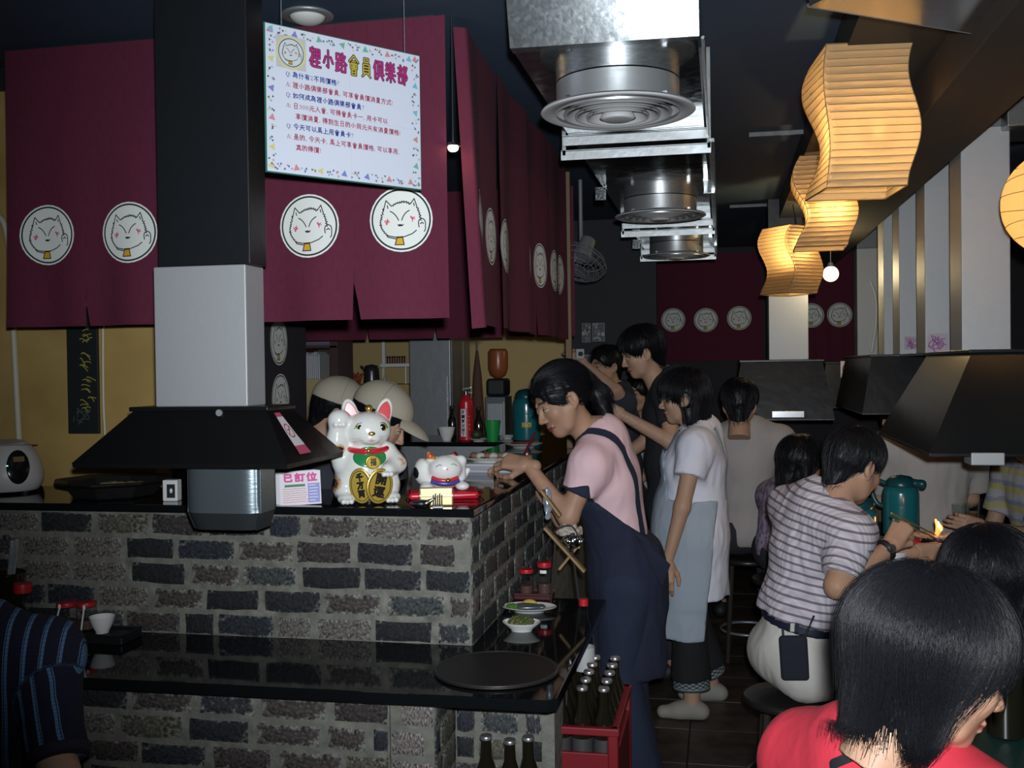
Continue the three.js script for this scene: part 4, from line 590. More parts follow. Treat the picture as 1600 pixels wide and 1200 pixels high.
  obj('body', nets(cut(join(0.008, ell(V(-0.014, 0.01, 0), 0.03, 0.011, 0.01), cap(V(0.005, 0.014, 0), V(0.028, 0.026, 0), 0.008, 0.003)), V(0, 0, 0), V(0, -1, 0)), 0.0015), M.chrome, s); obj('stripe', tube([V(-0.038, 0.017, 0.008), V(-0.012, 0.022, 0.0075), V(0.012, 0.021, 0.006)], 0.002, 18, 6), M.black, s);
  const c = thing('clip_ornament', 'small dark striped metal clip in front of the gold block', 'ornament', onY(684, 794, TOP), 0.2); obj('base', box(0.03, 0.006, 0.014, 0, 0.003, 0, 0.002), M.steel, c); for (let k = 0; k < 5; k++) piece('prong', cyl(0.0022, 0.0018, 0.034 + 0.003 * (k % 2), -0.012 + k * 0.006, 0.005, 0, 8), k % 2 ? M.black : M.chrome, c);
}
// ---------------------------------------------------------------- along the front of the countertop
{
  const o = onY(464, 791, TOP), t = thing('reservation_cards', 'upright stack of white reservation cards with pink lettering leaning beside the big cat', 'cards', V(o.x, TOP, o.z - 0.03), 0.25);
  const tex = canvasTex(512, 460, (g) => { const R = rng(4); g.fillStyle = '#efe6ee'; g.fillRect(0, 0, 512, 460); g.strokeStyle = '#e0559c'; g.lineCap = g.lineJoin = 'round'; g.lineWidth = 24; [...'已訂位'].forEach((c, i) => strokes(g, c, 40 + i * 150, 22, 130, 120)); g.fillStyle = '#3d8c5c'; g.fillRect(60, 175, 260, 34); for (let r = 0; r < 7; r++) { g.strokeStyle = r % 2 ? '#c98a4a' : '#d0607a'; g.lineWidth = 7; let x = 40; while (x < 330) { const w = 8 + R() * 22; g.beginPath(); g.moveTo(x, 235 + r * 31); g.lineTo(x + w, 235 + r * 31 + (R() - 0.5) * 10); g.stroke(); x += w + 10; } } g.fillStyle = '#9aa0dd'; g.fillRect(352, 170, 150, 270); g.fillStyle = '#e3def2'; for (let r = 0; r < 6; r++) g.fillRect(366, 190 + r * 42, 60 + R() * 60, 14); });
  const white = std(rgb(0.72, 0.7, 0.73), 0.6);
  [[0, 0, 0, 0.15, 1], [-0.006, -0.006, -0.05, 0.17, 0], [-0.012, -0.012, -0.09, 0.2, 0], [-0.017, -0.018, -0.14, 0.22, 0]].forEach(([x, z, ry, rx, print]) => {
    const m = piece('card', box(0.122, 0.1, 0.0012, 0, 0.05, 0), white, t); m.position.set(x, 0, z); m.rotation.set(-rx, ry, 0.05); if (print) { const q = piece('card_print', new THREE.PlaneGeometry(0.12, 0.098).translate(0, 0.05, 0.001), std(0xffffff, 0.6, 0, { map: tex }), m); }
  });
}
{
  const o = onY(22, 771, TOP), t = thing('rice_cooker', 'pale grey rounded cooker with a black display panel at the left end of the counter', 'rice cooker', V(o.x - 0.045, TOP, -3.1), 0.55);
  const sil = std(rgb(0.55, 0.53, 0.52), 0.4), f = join(0.03, ell(V(0, 0.08, 0), 0.108, 0.11, 0.1), ell(V(0, 0.05, 0), 0.112, 0.07, 0.1));
  obj('shell', nets(cut(cut(f, V(0, 0.008, 0), V(0, -1, 0)), V(0, 0.172, 0.02), V(0, 1, 0.12)), 0.005), sil, t); obj('lid_seam', new THREE.TorusGeometry(0.095, 0.0015, 6, 48).rotateX(PI / 2 - 0.08).scale(1.02, 1, 0.92).translate(0, 0.158, 0), M.steel, t);
  const pan = obj('control_panel', nets(both(bend(f, () => 0.003), ell(V(0.045, 0.095, 0.1), 0.036, 0.06, 0.06)), 0.0025), phys(rgb(0.01, 0.01, 0.012), 0.15), t);
  piece('screen', box(0.036, 0.018, 0.002, 0, 0, 0, 0.0008).rotateX(-0.32).rotateY(0.42).translate(0.046, 0.118, 0.0915), std(rgb(0.2, 0.12, 0.05), 0.3), pan); piece('status_light', box(0.006, 0.004, 0.003).translate(0.012, 0.098, 0.102), glow(rgb(0.5, 1, 0.6), 0.8), pan);
  for (const [x, z] of [[-0.05, 0.05], [0.06, 0.05], [0, -0.06]]) obj('foot', cyl(0.012, 0.014, 0.01, x, 0, z, 16), M.black, t);
}
{
  const o = onY(150, 781, TOP), t = thing('iron_pan', 'wide black octagonal iron grill pan on the counter before the yellow wall', 'pan', V(o.x, TOP, -3.045), 0.2);
  const iron = std(rgb(0.022, 0.021, 0.021), 0.5, 0.4, { bumpMap: rep(grain, 2), bumpScale: 0.002 });
  obj('bowl', lathe([[0.0001, 0.002], [0.125, 0.002], [0.132, 0.006], [0.158, 0.04], [0.19, 0.05], [0.193, 0.055], [0.188, 0.058], [0.15, 0.05], [0.118, 0.014], [0.0001, 0.012]], 8).toNonIndexed(), iron, t);
  const R = rng(31); for (let k = 0; k < 11; k++) { const a = R() * 6.28, r = R() * 0.09; piece('lava_stone', nets(ell(V(0, 0, 0), 0.018 + R() * 0.008, 0.013, 0.016), 0.006), std(rgb(0.16 + R() * 0.1, 0.12 + R() * 0.06, 0.07), 0.9), t).position.set(Math.cos(a) * r, 0.026 + R() * 0.008, Math.sin(a) * r); }
  t.traverse((m) => { if (m.name === 'bowl') m.geometry.computeVertexNormals(); });
  const b = thing('timer_box', 'small white box with a black window between the iron pan and the steel collar', 'box', onY(268, 784, TOP).setY(TOP), 0.1); b.position.z = -2.95; b.position.x = onZ(269, 770, -2.95).x;
  obj('case', box(0.048, 0.066, 0.035, 0, 0.033, 0, 0.004), M.white, b); obj('window', box(0.026, 0.042, 0.002, 0.004, 0.032, 0.0182), M.black, b); obj('button', ball(0.006, 0.005, 0.033, 0.0195, 0.8, 1.3, 0.3), M.white, b);
}
// ---------------------------------------------------------------- kitchen
function bowl(name, label, px, py, y, r, h, mat, cat = 'bowl', z) {
  const o = z ? onZ(px, py, z).setY(y) : onY(px, py, y), t = thing(name, label, cat, o.setY(y)); t.position.y = y;
  obj('bowl', lathe([[0.0001, 0.004], [r * 0.42, 0.004], [r * 0.46, 0], [r * 0.52, 0.001], [r * 0.52, 0.006], [r * 0.8, h * 0.5], [r, h * 0.985], [r * 1.0, h], [r * 0.95, h * 0.99], [r * 0.74, h * 0.5], [r * 0.4, 0.012], [0.0001, 0.01]], 48), mat, t); return t;
}
function plate(name, label, p, rx, rz, mat, h = 0.02) { const t = thing(name, label, 'plate', p); obj('dish', lathe([[0.0001, 0.004], [0.5, 0.004], [0.52, 0], [0.56, 0], [0.58, 0.005], [0.85, h * 0.7], [1, h], [0.985, h + 0.002], [0.8, h * 0.75], [0.55, 0.009], [0.0001, 0.008]].map(([r, y]) => [r, y]), 48).scale(rx, 1, rz), mat, t); return t; }
function thermos(label, p, r, h, turn, print) {
  const t = thing('thermos_jug', label, 'thermos', p, turn, 'teal vacuum jugs');
  obj('body', lathe([[0.0001, 0], [r * 0.93, 0], [r, 0.008], [r, h * 0.5], [r * 0.985, h * 0.502], [r * 0.985, h * 0.508], [r, h * 0.51], [r, h * 0.7], [r * 0.92, h * 0.78], [r * 0.7, h * 0.82]], 48), M.teal, t);
  obj('lid', lathe([[r * 0.78, h * 0.8], [r * 0.82, h * 0.83], [r * 0.8, h * 0.9], [r * 0.55, h * 0.97], [0.0001, h]], 40), M.tealLid, t);
  obj('spout', [nets(join(0.02, cap(V(0, h * 0.87, r * 0.5), V(0, h * 0.86, r * 1.15), 0.022, 0.014), cap(V(0, h * 0.86, r * 1.15), V(0, h * 0.82, r * 1.2), 0.014, 0.011)), 0.004)], M.tealLid, t);
  obj('handle', tube([V(0, h * 0.84, -r * 0.8), V(0, h * 0.88, -r * 1.4), V(0, h * 0.7, -r * 1.6), V(0, h * 0.5, -r * 1.3), V(0, h * 0.46, -r)], 0.011, 30, 8), M.tealLid, t);
  if (print) { const tex = canvasTex(128, 48, (g) => { g.fillStyle = '#c2b04a'; g.fillRect(0, 0, 128, 48); g.strokeStyle = '#51501f'; g.lineWidth = 4; g.strokeRect(3, 3, 122, 42); write(g, '日上用', 16, 10, 28, 1.15, 3); }); obj('label_plate', grid(12, 1, (u, v) => V(Math.sin(print + (u - 0.5) * 0.72) * (r + 0.0012), lerp(h * 0.36, h * 0.26, v), Math.cos(print + (u - 0.5) * 0.72) * (r + 0.0012))), std(0xffffff, 0.5, 0, { map: tex }), t); }
  return t;
}
bowl('rice_bowl', 'white rice bowl on the back kitchen counter beside the steel fridge', 698, 689, TOP, 0.048, 0.075, M.ceramic, 'bowl', -5.56);
{
  const o = onZ(729, 686, -5.58), t = thing('fire_extinguisher', 'small red extinguisher bottle with white lettering on the back counter', 'extinguisher', V(o.x, TOP, o.z), 0.1), h = 0.245, r = 0.041;
  obj('cylinder', lathe([[0.0001, 0], [r * 0.95, 0], [r, 0.006], [r, h * 0.86], [r * 0.85, h * 0.94], [r * 0.4, h], [r * 0.36, h * 1.04]], 40), M.red, t);
  const tex = canvasTex(128, 320, (g) => { g.fillStyle = '#b5162a'; g.fillRect(0, 0, 128, 320); g.fillStyle = '#f1f1f1'; g.fillRect(20, 10, 48, 300); g.strokeStyle = '#26202a'; g.lineWidth = 6; g.lineCap = 'round'; ['上', '用', '方', '真', '開', '生'].forEach((c, i) => strokes(g, c, 26, 14 + i * 49, 36, 42)); g.strokeStyle = '#d9822a'; g.lineWidth = 4; for (let k = 0; k < 4; k++) strokes(g, ['日', '元', '入', '千'][k], 88, 80 + k * 46, 26); });
  obj('label_plate', grid(16, 1, (u, v) => V(Math.sin((u - 0.5) * 1.9) * (r + 0.001), lerp(h * 0.74, h * 0.08, v), Math.cos((u - 0.5) * 1.9) * (r + 0.001))), std(0xffffff, 0.4, 0, { map: tex }), t);
  obj('valve', [cyl(0.014, 0.012, 0.022, 0, h * 1.02, 0, 20), bar(V(-0.02, h * 1.16, 0), V(0.03, h * 1.2, 0), 0.012, 0.01), bar(V(-0.01, h * 1.1, 0), V(0.034, h * 1.08, 0), 0.01, 0.008)], M.chrome, t);
}
{ const p = onZ(748, 690, -5.53), t = plate('small_plate', 'small pale plate with a green lime on the back counter', V(p.x, TOP, p.z), 0.055, 0.055, M.ceramic, 0.014);
  const l = thing('lime', 'dark green lime resting on the small pale plate', 'fruit', V(p.x - 0.012, TOP + 0.008, p.z), 0.3); obj('fruit', ball(0.03, 0, 0.029, 0, 1.1, 0.95, 1), std(rgb(0.035, 0.05, 0.015), 0.5), l); obj('stem_scar', ball(0.004, 0.032, 0.029, 0), M.black, l); }
{ const p = onZ(770, 690, -5.52), t = thing('plastic_cup', 'bright green plastic cup on the back counter', 'cup', V(p.x, TOP, p.z)); obj('cup', lathe([[0.0001, 0.004], [0.028, 0.004], [0.028, 0], [0.031, 0], [0.044, 0.108], [0.0455, 0.112], [0.042, 0.11], [0.029, 0.008], [0.0001, 0.007]], 40), phys(rgb(0.02, 0.3, 0.07), 0.35), t); obj('rim', new THREE.TorusGeometry(0.0445, 0.0018, 8, 40).rotateX(PI / 2).translate(0, 0.112, 0), phys(rgb(0.02, 0.3, 0.07), 0.3), t); }
{ const p = onZ(793, 687, -5.75); plate('sauce_dish', 'tiny white sauce dish left of the teal jug on the back counter', V(p.x, TOP, p.z), 0.045, 0.045, M.ceramic, 0.016); }
{ const p = onZ(823, 690, -5.62); thermos('teal vacuum jug with a small yellow label on the kitchen back counter', V(p.x, TOP, p.z), 0.076, 0.285, -2.5, 2.7); }
{ // two slim bottles beside the extinguisher
  [[748.5, -5.66, 'slim dark bottle behind the lime on the back counter'], [707, -5.9, 'dark bottle near the steel fridge at the back of the counter']].forEach(([px, z, words]) => { const p = onZ(px, 685, z), t = thing('sauce_bottle', words, 'bottle', V(p.x, TOP, p.z)); obj('bottle', lathe([[0.0001, 0], [0.022, 0], [0.024, 0.005], [0.024, 0.1], [0.012, 0.14], [0.011, 0.17], [0.0001, 0.17]], 28), M.bottle, t); obj('cap', cyl(0.0125, 0.0125, 0.018, 0, 0.165, 0, 20), M.black, t); }); }
{
  const x0 = onZ(641, 600, -6.6).x, x1 = onZ(707, 600, -6.6).x, t = thing('fridge', 'tall grey steel refrigerator behind the kitchen counter', 'fridge', V((x0 + x1) / 2, 0, -6.85)), w = x1 - x0;
  obj('cabinet', box(w, 1.86, 0.5, 0, 0.96, 0, 0.008), M.steel, t); const d = obj('door', box(w - 0.006, 1.8, 0.03, 0, 0.95, 0.265, 0.008), M.steel, t); piece('handle', merged([bar(V(w / 2 - 0.02, 1.1, 0.3), V(w / 2 - 0.02, 1.55, 0.3), 0.014), bar(V(w / 2 - 0.02, 1.12, 0.28), V(w / 2 - 0.02, 1.12, 0.3), 0.012), bar(V(w / 2 - 0.02, 1.53, 0.28), V(w / 2 - 0.02, 1.53, 0.3), 0.012)]), M.steel, d); obj('foot', [cyl(0.02, 0.02, 0.032, -w / 2 + 0.04, 0, 0.2), cyl(0.02, 0.02, 0.032, w / 2 - 0.04, 0, 0.2), cyl(0.02, 0.02, 0.032, -w / 2 + 0.04, 0, -0.2), cyl(0.02, 0.02, 0.032, w / 2 - 0.04, 0, -0.2)], M.black, t);
}
{
  const z = -6.75, x0 = onZ(505, 600, z).x, x1 = onZ(638, 600, z).x, top = onZ(570, 601, z).y, t = thing('kitchen_cabinet', 'yellow kitchen cabinet along the back wall behind the cooks', 'cabinet', V((x0 + x1) / 2, 0, z - 0.2)), w = x1 - x0;
  obj('carcass', box(w, top, 0.38, 0, top / 2, 0, 0.006), M.yellow, t); for (const s of [-1, 1]) { const d = obj('door', box(w / 2 - 0.01, top - 0.12, 0.016, s * w / 4, top / 2, 0.196, 0.004), M.yellow, t); piece('handle', bar(V(s * 0.03, top * 0.6, 0.21), V(s * 0.03, top * 0.7, 0.21), 0.01), M.chrome, d); }
  const k = thing('kettle', 'dark steel kettle on top of the yellow kitchen cabinet', 'kettle', onZ(581, 601, z - 0.15).setY(top)); k.position.y = top;
  obj('body', lathe([[0.0001, 0], [0.05, 0], [0.058, 0.01], [0.052, 0.09], [0.046, 0.13], [0.0001, 0.14]], 32), std(rgb(0.1, 0.1, 0.1), 0.3, 0.7), k); obj('handle', tube([V(0.048, 0.12, 0), V(0.09, 0.12, 0), V(0.088, 0.04, 0), V(0.055, 0.02, 0)], 0.006, 24, 8), std(rgb(0.5, 0.45, 0.2), 0.4), k); obj('spout', tube([V(-0.045, 0.09, 0), V(-0.07, 0.12, 0), V(-0.08, 0.125, 0)], 0.01, 14, 8), std(rgb(0.1, 0.1, 0.1), 0.3, 0.7), k);
  const f = thing('chilli_bunch', 'dried red chilli bunch beside the kettle on the cabinet', 'chillies', onZ(558, 601, z - 0.12).setY(top)); f.position.y = top; for (let i = 0; i < 6; i++) piece('chilli', tube([V((i - 2.5) * 0.006, 0, 0), V((i - 2.5) * 0.012, 0.04, 0.01), V((i - 2.5) * 0.02, 0.075 + 0.01 * (i % 2), 0)], 0.007, 10, 6), std(rgb(0.28, 0.05, 0.02), 0.4), f);
}
{ // wall shelf of white metal with small things on it
  const z = -6.98, a = onZ(600, 571, z), b = onZ(646, 571, z), top = onZ(601, 470, z).y, t = thing('wall_shelf', 'white metal wall shelf with a tall post on the kitchen wall', 'shelf', V(a.x, 0, z));
  obj('post', [bar(V(0, 1.45, 0), V(0, top, 0), 0.022, 0.02)], M.white, t); obj('board', box(b.x - a.x, 0.024, 0.18, (b.x - a.x) / 2, a.y, 0, 0.003), M.white, t); obj('bracket', bar(V(0.16, a.y - 0.012, 0), V(0.16, 1.45, 0), 0.012), M.white, t);
  for (let k = 0; k < 4; k++) { const c = thing('spice_jar', `small dark spice jar on the white wall shelf, ${['leftmost', 'second from left', 'third from left', 'rightmost'][k]}`, 'jar', V(a.x + 0.035 + k * 0.036, a.y + 0.012, z), 0, 'spice jars on the wall shelf'); obj('jar', cyl(0.014, 0.014, 0.04, 0, 0, 0, 16), std(rgb(0.12, 0.04, 0.03), 0.4), c); obj('lid', cyl(0.0148, 0.0148, 0.012, 0, 0.04, 0, 16), M.black, c); }
}
{ // magazine rack at the left of the kitchen
  const z = -5.9, x0 = onZ(474, 590, z).x, x1 = onZ(530, 590, z).x, y0 = onZ(500, 592, z).y, y1 = onZ(500, 545, z).y, t = thing('magazine_rack', 'dark shelf box with pale magazines standing upright in the kitchen', 'shelf', V(x0, 0, z)), w = x1 - x0;
  obj('carcass', [box(w, 0.016, 0.26, w / 2, y1 + 0.01, -0.1, 0.002), box(0.016, y1 - y0, 0.26, 0, (y0 + y1) / 2, -0.1), box(0.05, y1 - y0 + 0.12, 0.26, w - 0.02, (y0 + y1) / 2 + 0.05, -0.1), box(w, y1 - y0, 0.012, w / 2, (y0 + y1) / 2, -0.22)], std(rgb(0.07, 0.03, 0.03), 0.6), t);
  obj('stand', box(w, y0, 0.26, w / 2, y0 / 2, -0.1, 0.004), std(rgb(0.5, 0.4, 0.2), 0.7), t);
  const R = rng(9); for (let k = 0; k < 8; k++) { const m = thing('magazine', ['pale', 'white', 'bluish', 'pale'][k % 4] + ' magazine standing in the dark kitchen rack', 'magazine', V(x0 + 0.022 + k * 0.0125, y0, z - 0.06), 0, 'magazines in the kitchen rack'); m.userData.label = `thin pale magazine in the dark kitchen rack, ${['leftmost', 'second from left', 'third from left', 'fourth from left', 'fourth from right', 'third from right', 'second from right', 'rightmost'][k]}`; obj('cover', box(0.0075, (y1 - y0) * (0.8 + R() * 0.12), 0.16, 0, (y1 - y0) * 0.42, 0, 0.001), std(rgb(0.4 + R() * 0.2, 0.42 + R() * 0.2, 0.48 + R() * 0.15), 0.5), m); m.children[0].geometry.computeBoundingBox(); m.children[0].position.y = -m.children[0].geometry.boundingBox.min.y; obj('pages', box(0.004, (y1 - y0) * 0.74, 0.158, 0.0002, (y1 - y0) * 0.38, 0.002), M.white, m); }
  const p = thing('paper_pile', 'untidy pile of papers on top of the magazine rack', 'papers', V(x0 + w * 0.42, y1 + 0.0185, z - 0.08)); for (let k = 0; k < 7; k++) piece('sheet_stack', box(0.14 + R() * 0.03, 0.012, 0.18, (R() - 0.5) * 0.02, 0.006 + k * 0.0122, 0, 0.001), std(rgb(0.1 + R() * 0.2, 0.1 + R() * 0.14, 0.1 + R() * 0.14), 0.7), p);
}
{ // dispenser and pipe further right
  const z = -6.5, a = onZ(780, 690, z), t = thing('drink_dispenser', 'tall drink dispenser with an orange tank and a pale front behind the counter', 'dispenser', V(a.x, 0, z));
  const top = onZ(780, 545, z).y, mid = onZ(780, 590, z).y; obj('stand', box(0.13, mid - 0.12, 0.22, 0, (mid - 0.12) / 2, 0, 0.005), std(rgb(0.12, 0.14, 0.14), 0.5, 0.4), t); obj('front_plate', box(0.1, 0.4, 0.012, 0, mid - 0.36, 0.115, 0.003), M.steel, t); obj('neck', box(0.12, 0.11, 0.2, 0, mid - 0.06, 0, 0.02), M.black, t); obj('tank', lathe([[0.02, mid], [0.05, mid + 0.02], [0.064, mid + 0.06], [0.064, top - 0.02], [0.05, top], [0.0001, top]], 32), phys(rgb(0.3, 0.09, 0.03), 0.3), t); obj('edge_strip', box(0.014, 0.42, 0.014, 0.058, mid - 0.36, 0.116, 0.003), M.grey, t);
  const p = onZ(720, 540, -6.9); tag(obj('wall_tube', rod(V(p.x, onZ(720, 612, -6.9).y, -6.9), V(p.x, onZ(720, 534, -6.9).y, -6.9), 0.018), M.white), 'white vertical tube on the wall between the fridge and the dispenser', 'tube');
  const d = onZ(746, 600, -6.8), q = thing('umbrella', 'folded brown umbrella leaning in the corner behind the extinguisher', 'umbrella', V(d.x, 0, -6.8)); obj('canopy', lathe([[0.012, 0.55], [0.05, 0.75], [0.055, 1.1], [0.03, 1.55], [0.008, 1.72]], 10), std(rgb(0.11, 0.05, 0.035), 0.8), q); obj('pole', rod(V(0, 0, 0), V(0, 1.78, 0), 0.007), M.dull, q);
}
{ // the post where the curtains end and pictures on the wall beyond
  const p = onZ(886, 500, -5.1); tag(obj('curtain_post', [span(-0.75, -0.72, TOP, 2.56, -5.06, -5.09, 0.003)], std(rgb(0.16, 0.1, 0.05), 0.6)), 'slim brown post at the far end of the aisle curtains', 'post');
  [[916, 520, 14, 30, 'narrow dim picture on the dark wall past the bar'], [935, 519, 20, 29, 'wider dim picture on the dark wall past the bar'], [917, 565, 18, 22, 'lowest dim picture on the dark wall past the bar']].forEach(([px, py, w, h, words], i) => { const c = onZ(px, py, -7.19), k = 7.3 / F, R = rng(50 + i); const tex = canvasTex(64, 96, (g) => { g.fillStyle = '#3c4044'; g.fillRect(0, 0, 64, 96); for (let n = 0; n < 16; n++) { g.fillStyle = ['#8b8f92', '#5d5f66', '#22262a', '#a2a09a'][n % 4]; g.beginPath(); g.ellipse(R() * 64, R() * 96, 4 + R() * 10, 4 + R() * 10, R() * 3, 0, 7); g.fill(); } }); const t = thing('picture', words, 'picture', V(c.x, c.y, -7.196)); obj('frame', box(w * k, h * k, 0.01, 0, 0, 0.003, 0.002), M.dull, t); obj('print', new THREE.PlaneGeometry(w * k * 0.9, h * k * 0.92).translate(0, 0, 0.009), std(0xffffff, 0.5, 0, { map: tex }), t); });
}
// ---------------------------------------------------------------- side run of the countertop
{
  const a = onY(765, 738, TOP), z = a.z;
  const bk = [[0.24, 0.012, 0.17, 0, rgb(0.42, 0.42, 0.46)], [0.23, 0.012, 0.165, 0.05, rgb(0.3, 0.31, 0.4)], [0.235, 0.01, 0.17, -0.04, rgb(0.5, 0.5, 0.5)]]; let y = TOP;
  bk.forEach(([w, h, d, r, c], i) => { const t = thing('tray_board', ['lowest grey menu folder in the pile under the food plate', 'bluish menu folder in the middle of the pile under the food plate', 'pale menu folder on top of the pile under the food plate'][i], 'menu', V(a.x - 0.012, y, z - 0.06), r, 'menu folders under the food plate'); obj('cover', box(w, h, d, 0, h / 2, 0, 0.002), std(c, 0.4), t); obj('pages', box(w - 0.006, h * 0.6, d - 0.004, 0.004, h / 2, 0, 0.001), M.white, t); y += h; });
  const c = onY(766, 716, y), p = plate('food_plate', 'white oval plate of grilled skewers and leaves on the menu folders', V(a.x - 0.01, y, z - 0.065), 0.125, 0.075, M.ceramic, 0.018);
  const R = rng(77); for (let k = 0; k < 6; k++) { const s = tag(obj('rice_roll', nets(bend(ell(V(0, 0, 0), 0.019, 0.014, 0.016), (x, y2, z2) => 0.002 * noise(x * 200, y2 * 200, z2 * 200)), 0.003), std(k % 2 ? rgb(0.5, 0.46, 0.4) : rgb(0.2, 0.1, 0.06), 0.6)), `small roll of food on the white oval plate, ${['leftmost', 'second from left', 'third from left', 'third from right', 'second from right', 'rightmost'][k]} in the row`, 'food', 'rolls of food on the oval plate'); s.position.set(p.position.x - 0.065 + k * 0.026, y + 0.024, p.position.z + (R() - 0.5) * 0.02); s.rotation.y = R(); }
  for (let k = 0; k < 3; k++) { const s = tag(obj('lettuce_leaf', grid(10, 6, (u, v) => V((u - 0.5) * 0.07, 0.006 + 0.01 * Math.sin(u * 9 + k) * v, (v - 0.5) * 0.045)), std(rgb(0.05, 0.14, 0.03), 0.6)), `green lettuce leaf at the ${['left', 'middle', 'right'][k]} under the rolls on the oval plate`, 'leaf', 'leaves on the oval plate'); s.position.set(p.position.x - 0.05 + k * 0.05, y + 0.008, p.position.z + 0.012); }
  const q = onY(818, 699, TOP), p2 = plate('food_plate', 'second white plate of meat near the waitress, farther back', V(q.x, TOP, q.z), 0.1, 0.09, M.ceramic, 0.02);
  for (let k = 0; k < 5; k++) { const s = tag(obj('meat_slice', nets(bend(ell(V(0, 0, 0), 0.03, 0.006, 0.02), (x, y2, z2) => 0.004 * noise(x * 90, y2 * 90, z2 * 90 + k)), 0.004), std(rgb(0.24, 0.06, 0.045), 0.4)), `dark red slice of meat on the plate near the waitress, ${['leftmost', 'second from left', 'middle one', 'second from right', 'rightmost'][k]}`, 'meat', 'slices of meat on the plate'); s.position.set(q.x - 0.045 + k * 0.023, TOP + 0.018 + 0.003 * k, q.z + (R() - 0.5) * 0.04); s.rotation.set(R() * 0.4, R() * 3, 0); }
}
// ---------------------------------------------------------------- on the eating ledge
function jar(label, px, py, y, r, h, group) {
  const p = onY(px, py, y), t = thing('condiment_jar', label, 'jar', V(p.x, y, p.z), 0, group);
  obj('glass', lathe([[0.0001, 0], [r * 0.92, 0], [r, 0.005], [r, h * 0.78], [r * 0.86, h * 0.85], [r * 0.86, h * 0.9]], 36), M.glass, t); obj('filling', cyl(r * 0.9, r * 0.9, h * 0.3, 0, 0.004, 0, 28), std(rgb(0.09, 0.04, 0.03), 0.7), t);
  obj('lid', lathe([[r * 0.95, h * 0.84], [r, h * 0.85], [r, h * 0.985], [r * 0.94, h], [0.0001, h]], 36), M.redLid, t); return t;
}
{
  const p = onY(149, 1007, LEDGE), t = thing('condiment_tray', 'small black tray holding the two jars and the white bowl at the left', 'tray', V(p.x - 0.01, LEDGE, p.z - 0.055)); obj('base', box(0.19, 0.022, 0.11, 0, 0.011, 0, 0.004), M.paintBlack, t); obj('rim', [box(0.19, 0.008, 0.006, 0, 0.025, 0.052, 0.002), box(0.19, 0.008, 0.006, 0, 0.025, -0.052, 0.002), box(0.006, 0.008, 0.11, -0.092, 0.025, 0, 0.002), box(0.006, 0.008, 0.11, 0.092, 0.025, 0, 0.002)], M.paintBlack, t);
  const y = LEDGE + 0.023, z = t.position.z;
  const J = (px, dz, words) => { const j = jar(words, 100, 990, y, 0.029, 0.083, 'red-lidded jars on the black tray'); j.position.set(onZ(px, 980, z + dz).x, y, z + dz); return j; };
  J(105, -0.01, 'left of the two red-lidded jars on the black tray'); J(136, -0.022, 'right of the two red-lidded jars on the black tray, behind the bowl');
  const b = bowl('rice_bowl', 'white rice bowl on the black tray beside the red-lidded jars', 158, 1000, y, 0.037, 0.05, M.ceramic); b.position.set(onZ(160, 990, z + 0.012).x, y, z + 0.012);
  for (const [px, lean] of [[84, 0.02], [126, 0.012]]) tag(obj('spoon', [rod(V(0, 0, 0), V(lean, 0.075, 0), 0.0025), ball(0.006, lean, 0.078, 0, 0.8, 1.4, 0.4)], M.white).translateX(onZ(px, 985, z + 0.035).x).translateY(y).translateZ(z + 0.035), px === 84 ? 'white spoon handle standing left of the red-lidded jars' : 'white spoon handle standing between the red-lidded jars', 'spoon');
}
{
  const p = onY(776, 1049, LEDGE), t = thing('grill_cover', 'round matt black lid over the grill sunk into the ledge', 'grill cover', V(p.x, LEDGE, p.z)); obj('disc', lathe([[0.0001, 0.006], [0.13, 0.006], [0.148, 0.009], [0.157, 0.009], [0.162, 0.006], [0.163, 0.0005], [0.0001, 0.0005]], 72), std(rgb(0.02, 0.018, 0.018), 0.45, 0.2), t); obj('rim', new THREE.TorusGeometry(0.158, 0.003, 8, 80).rotateX(PI / 2).translate(0, 0.008, 0), std(rgb(0.05, 0.045, 0.045), 0.35, 0.4), t);
}
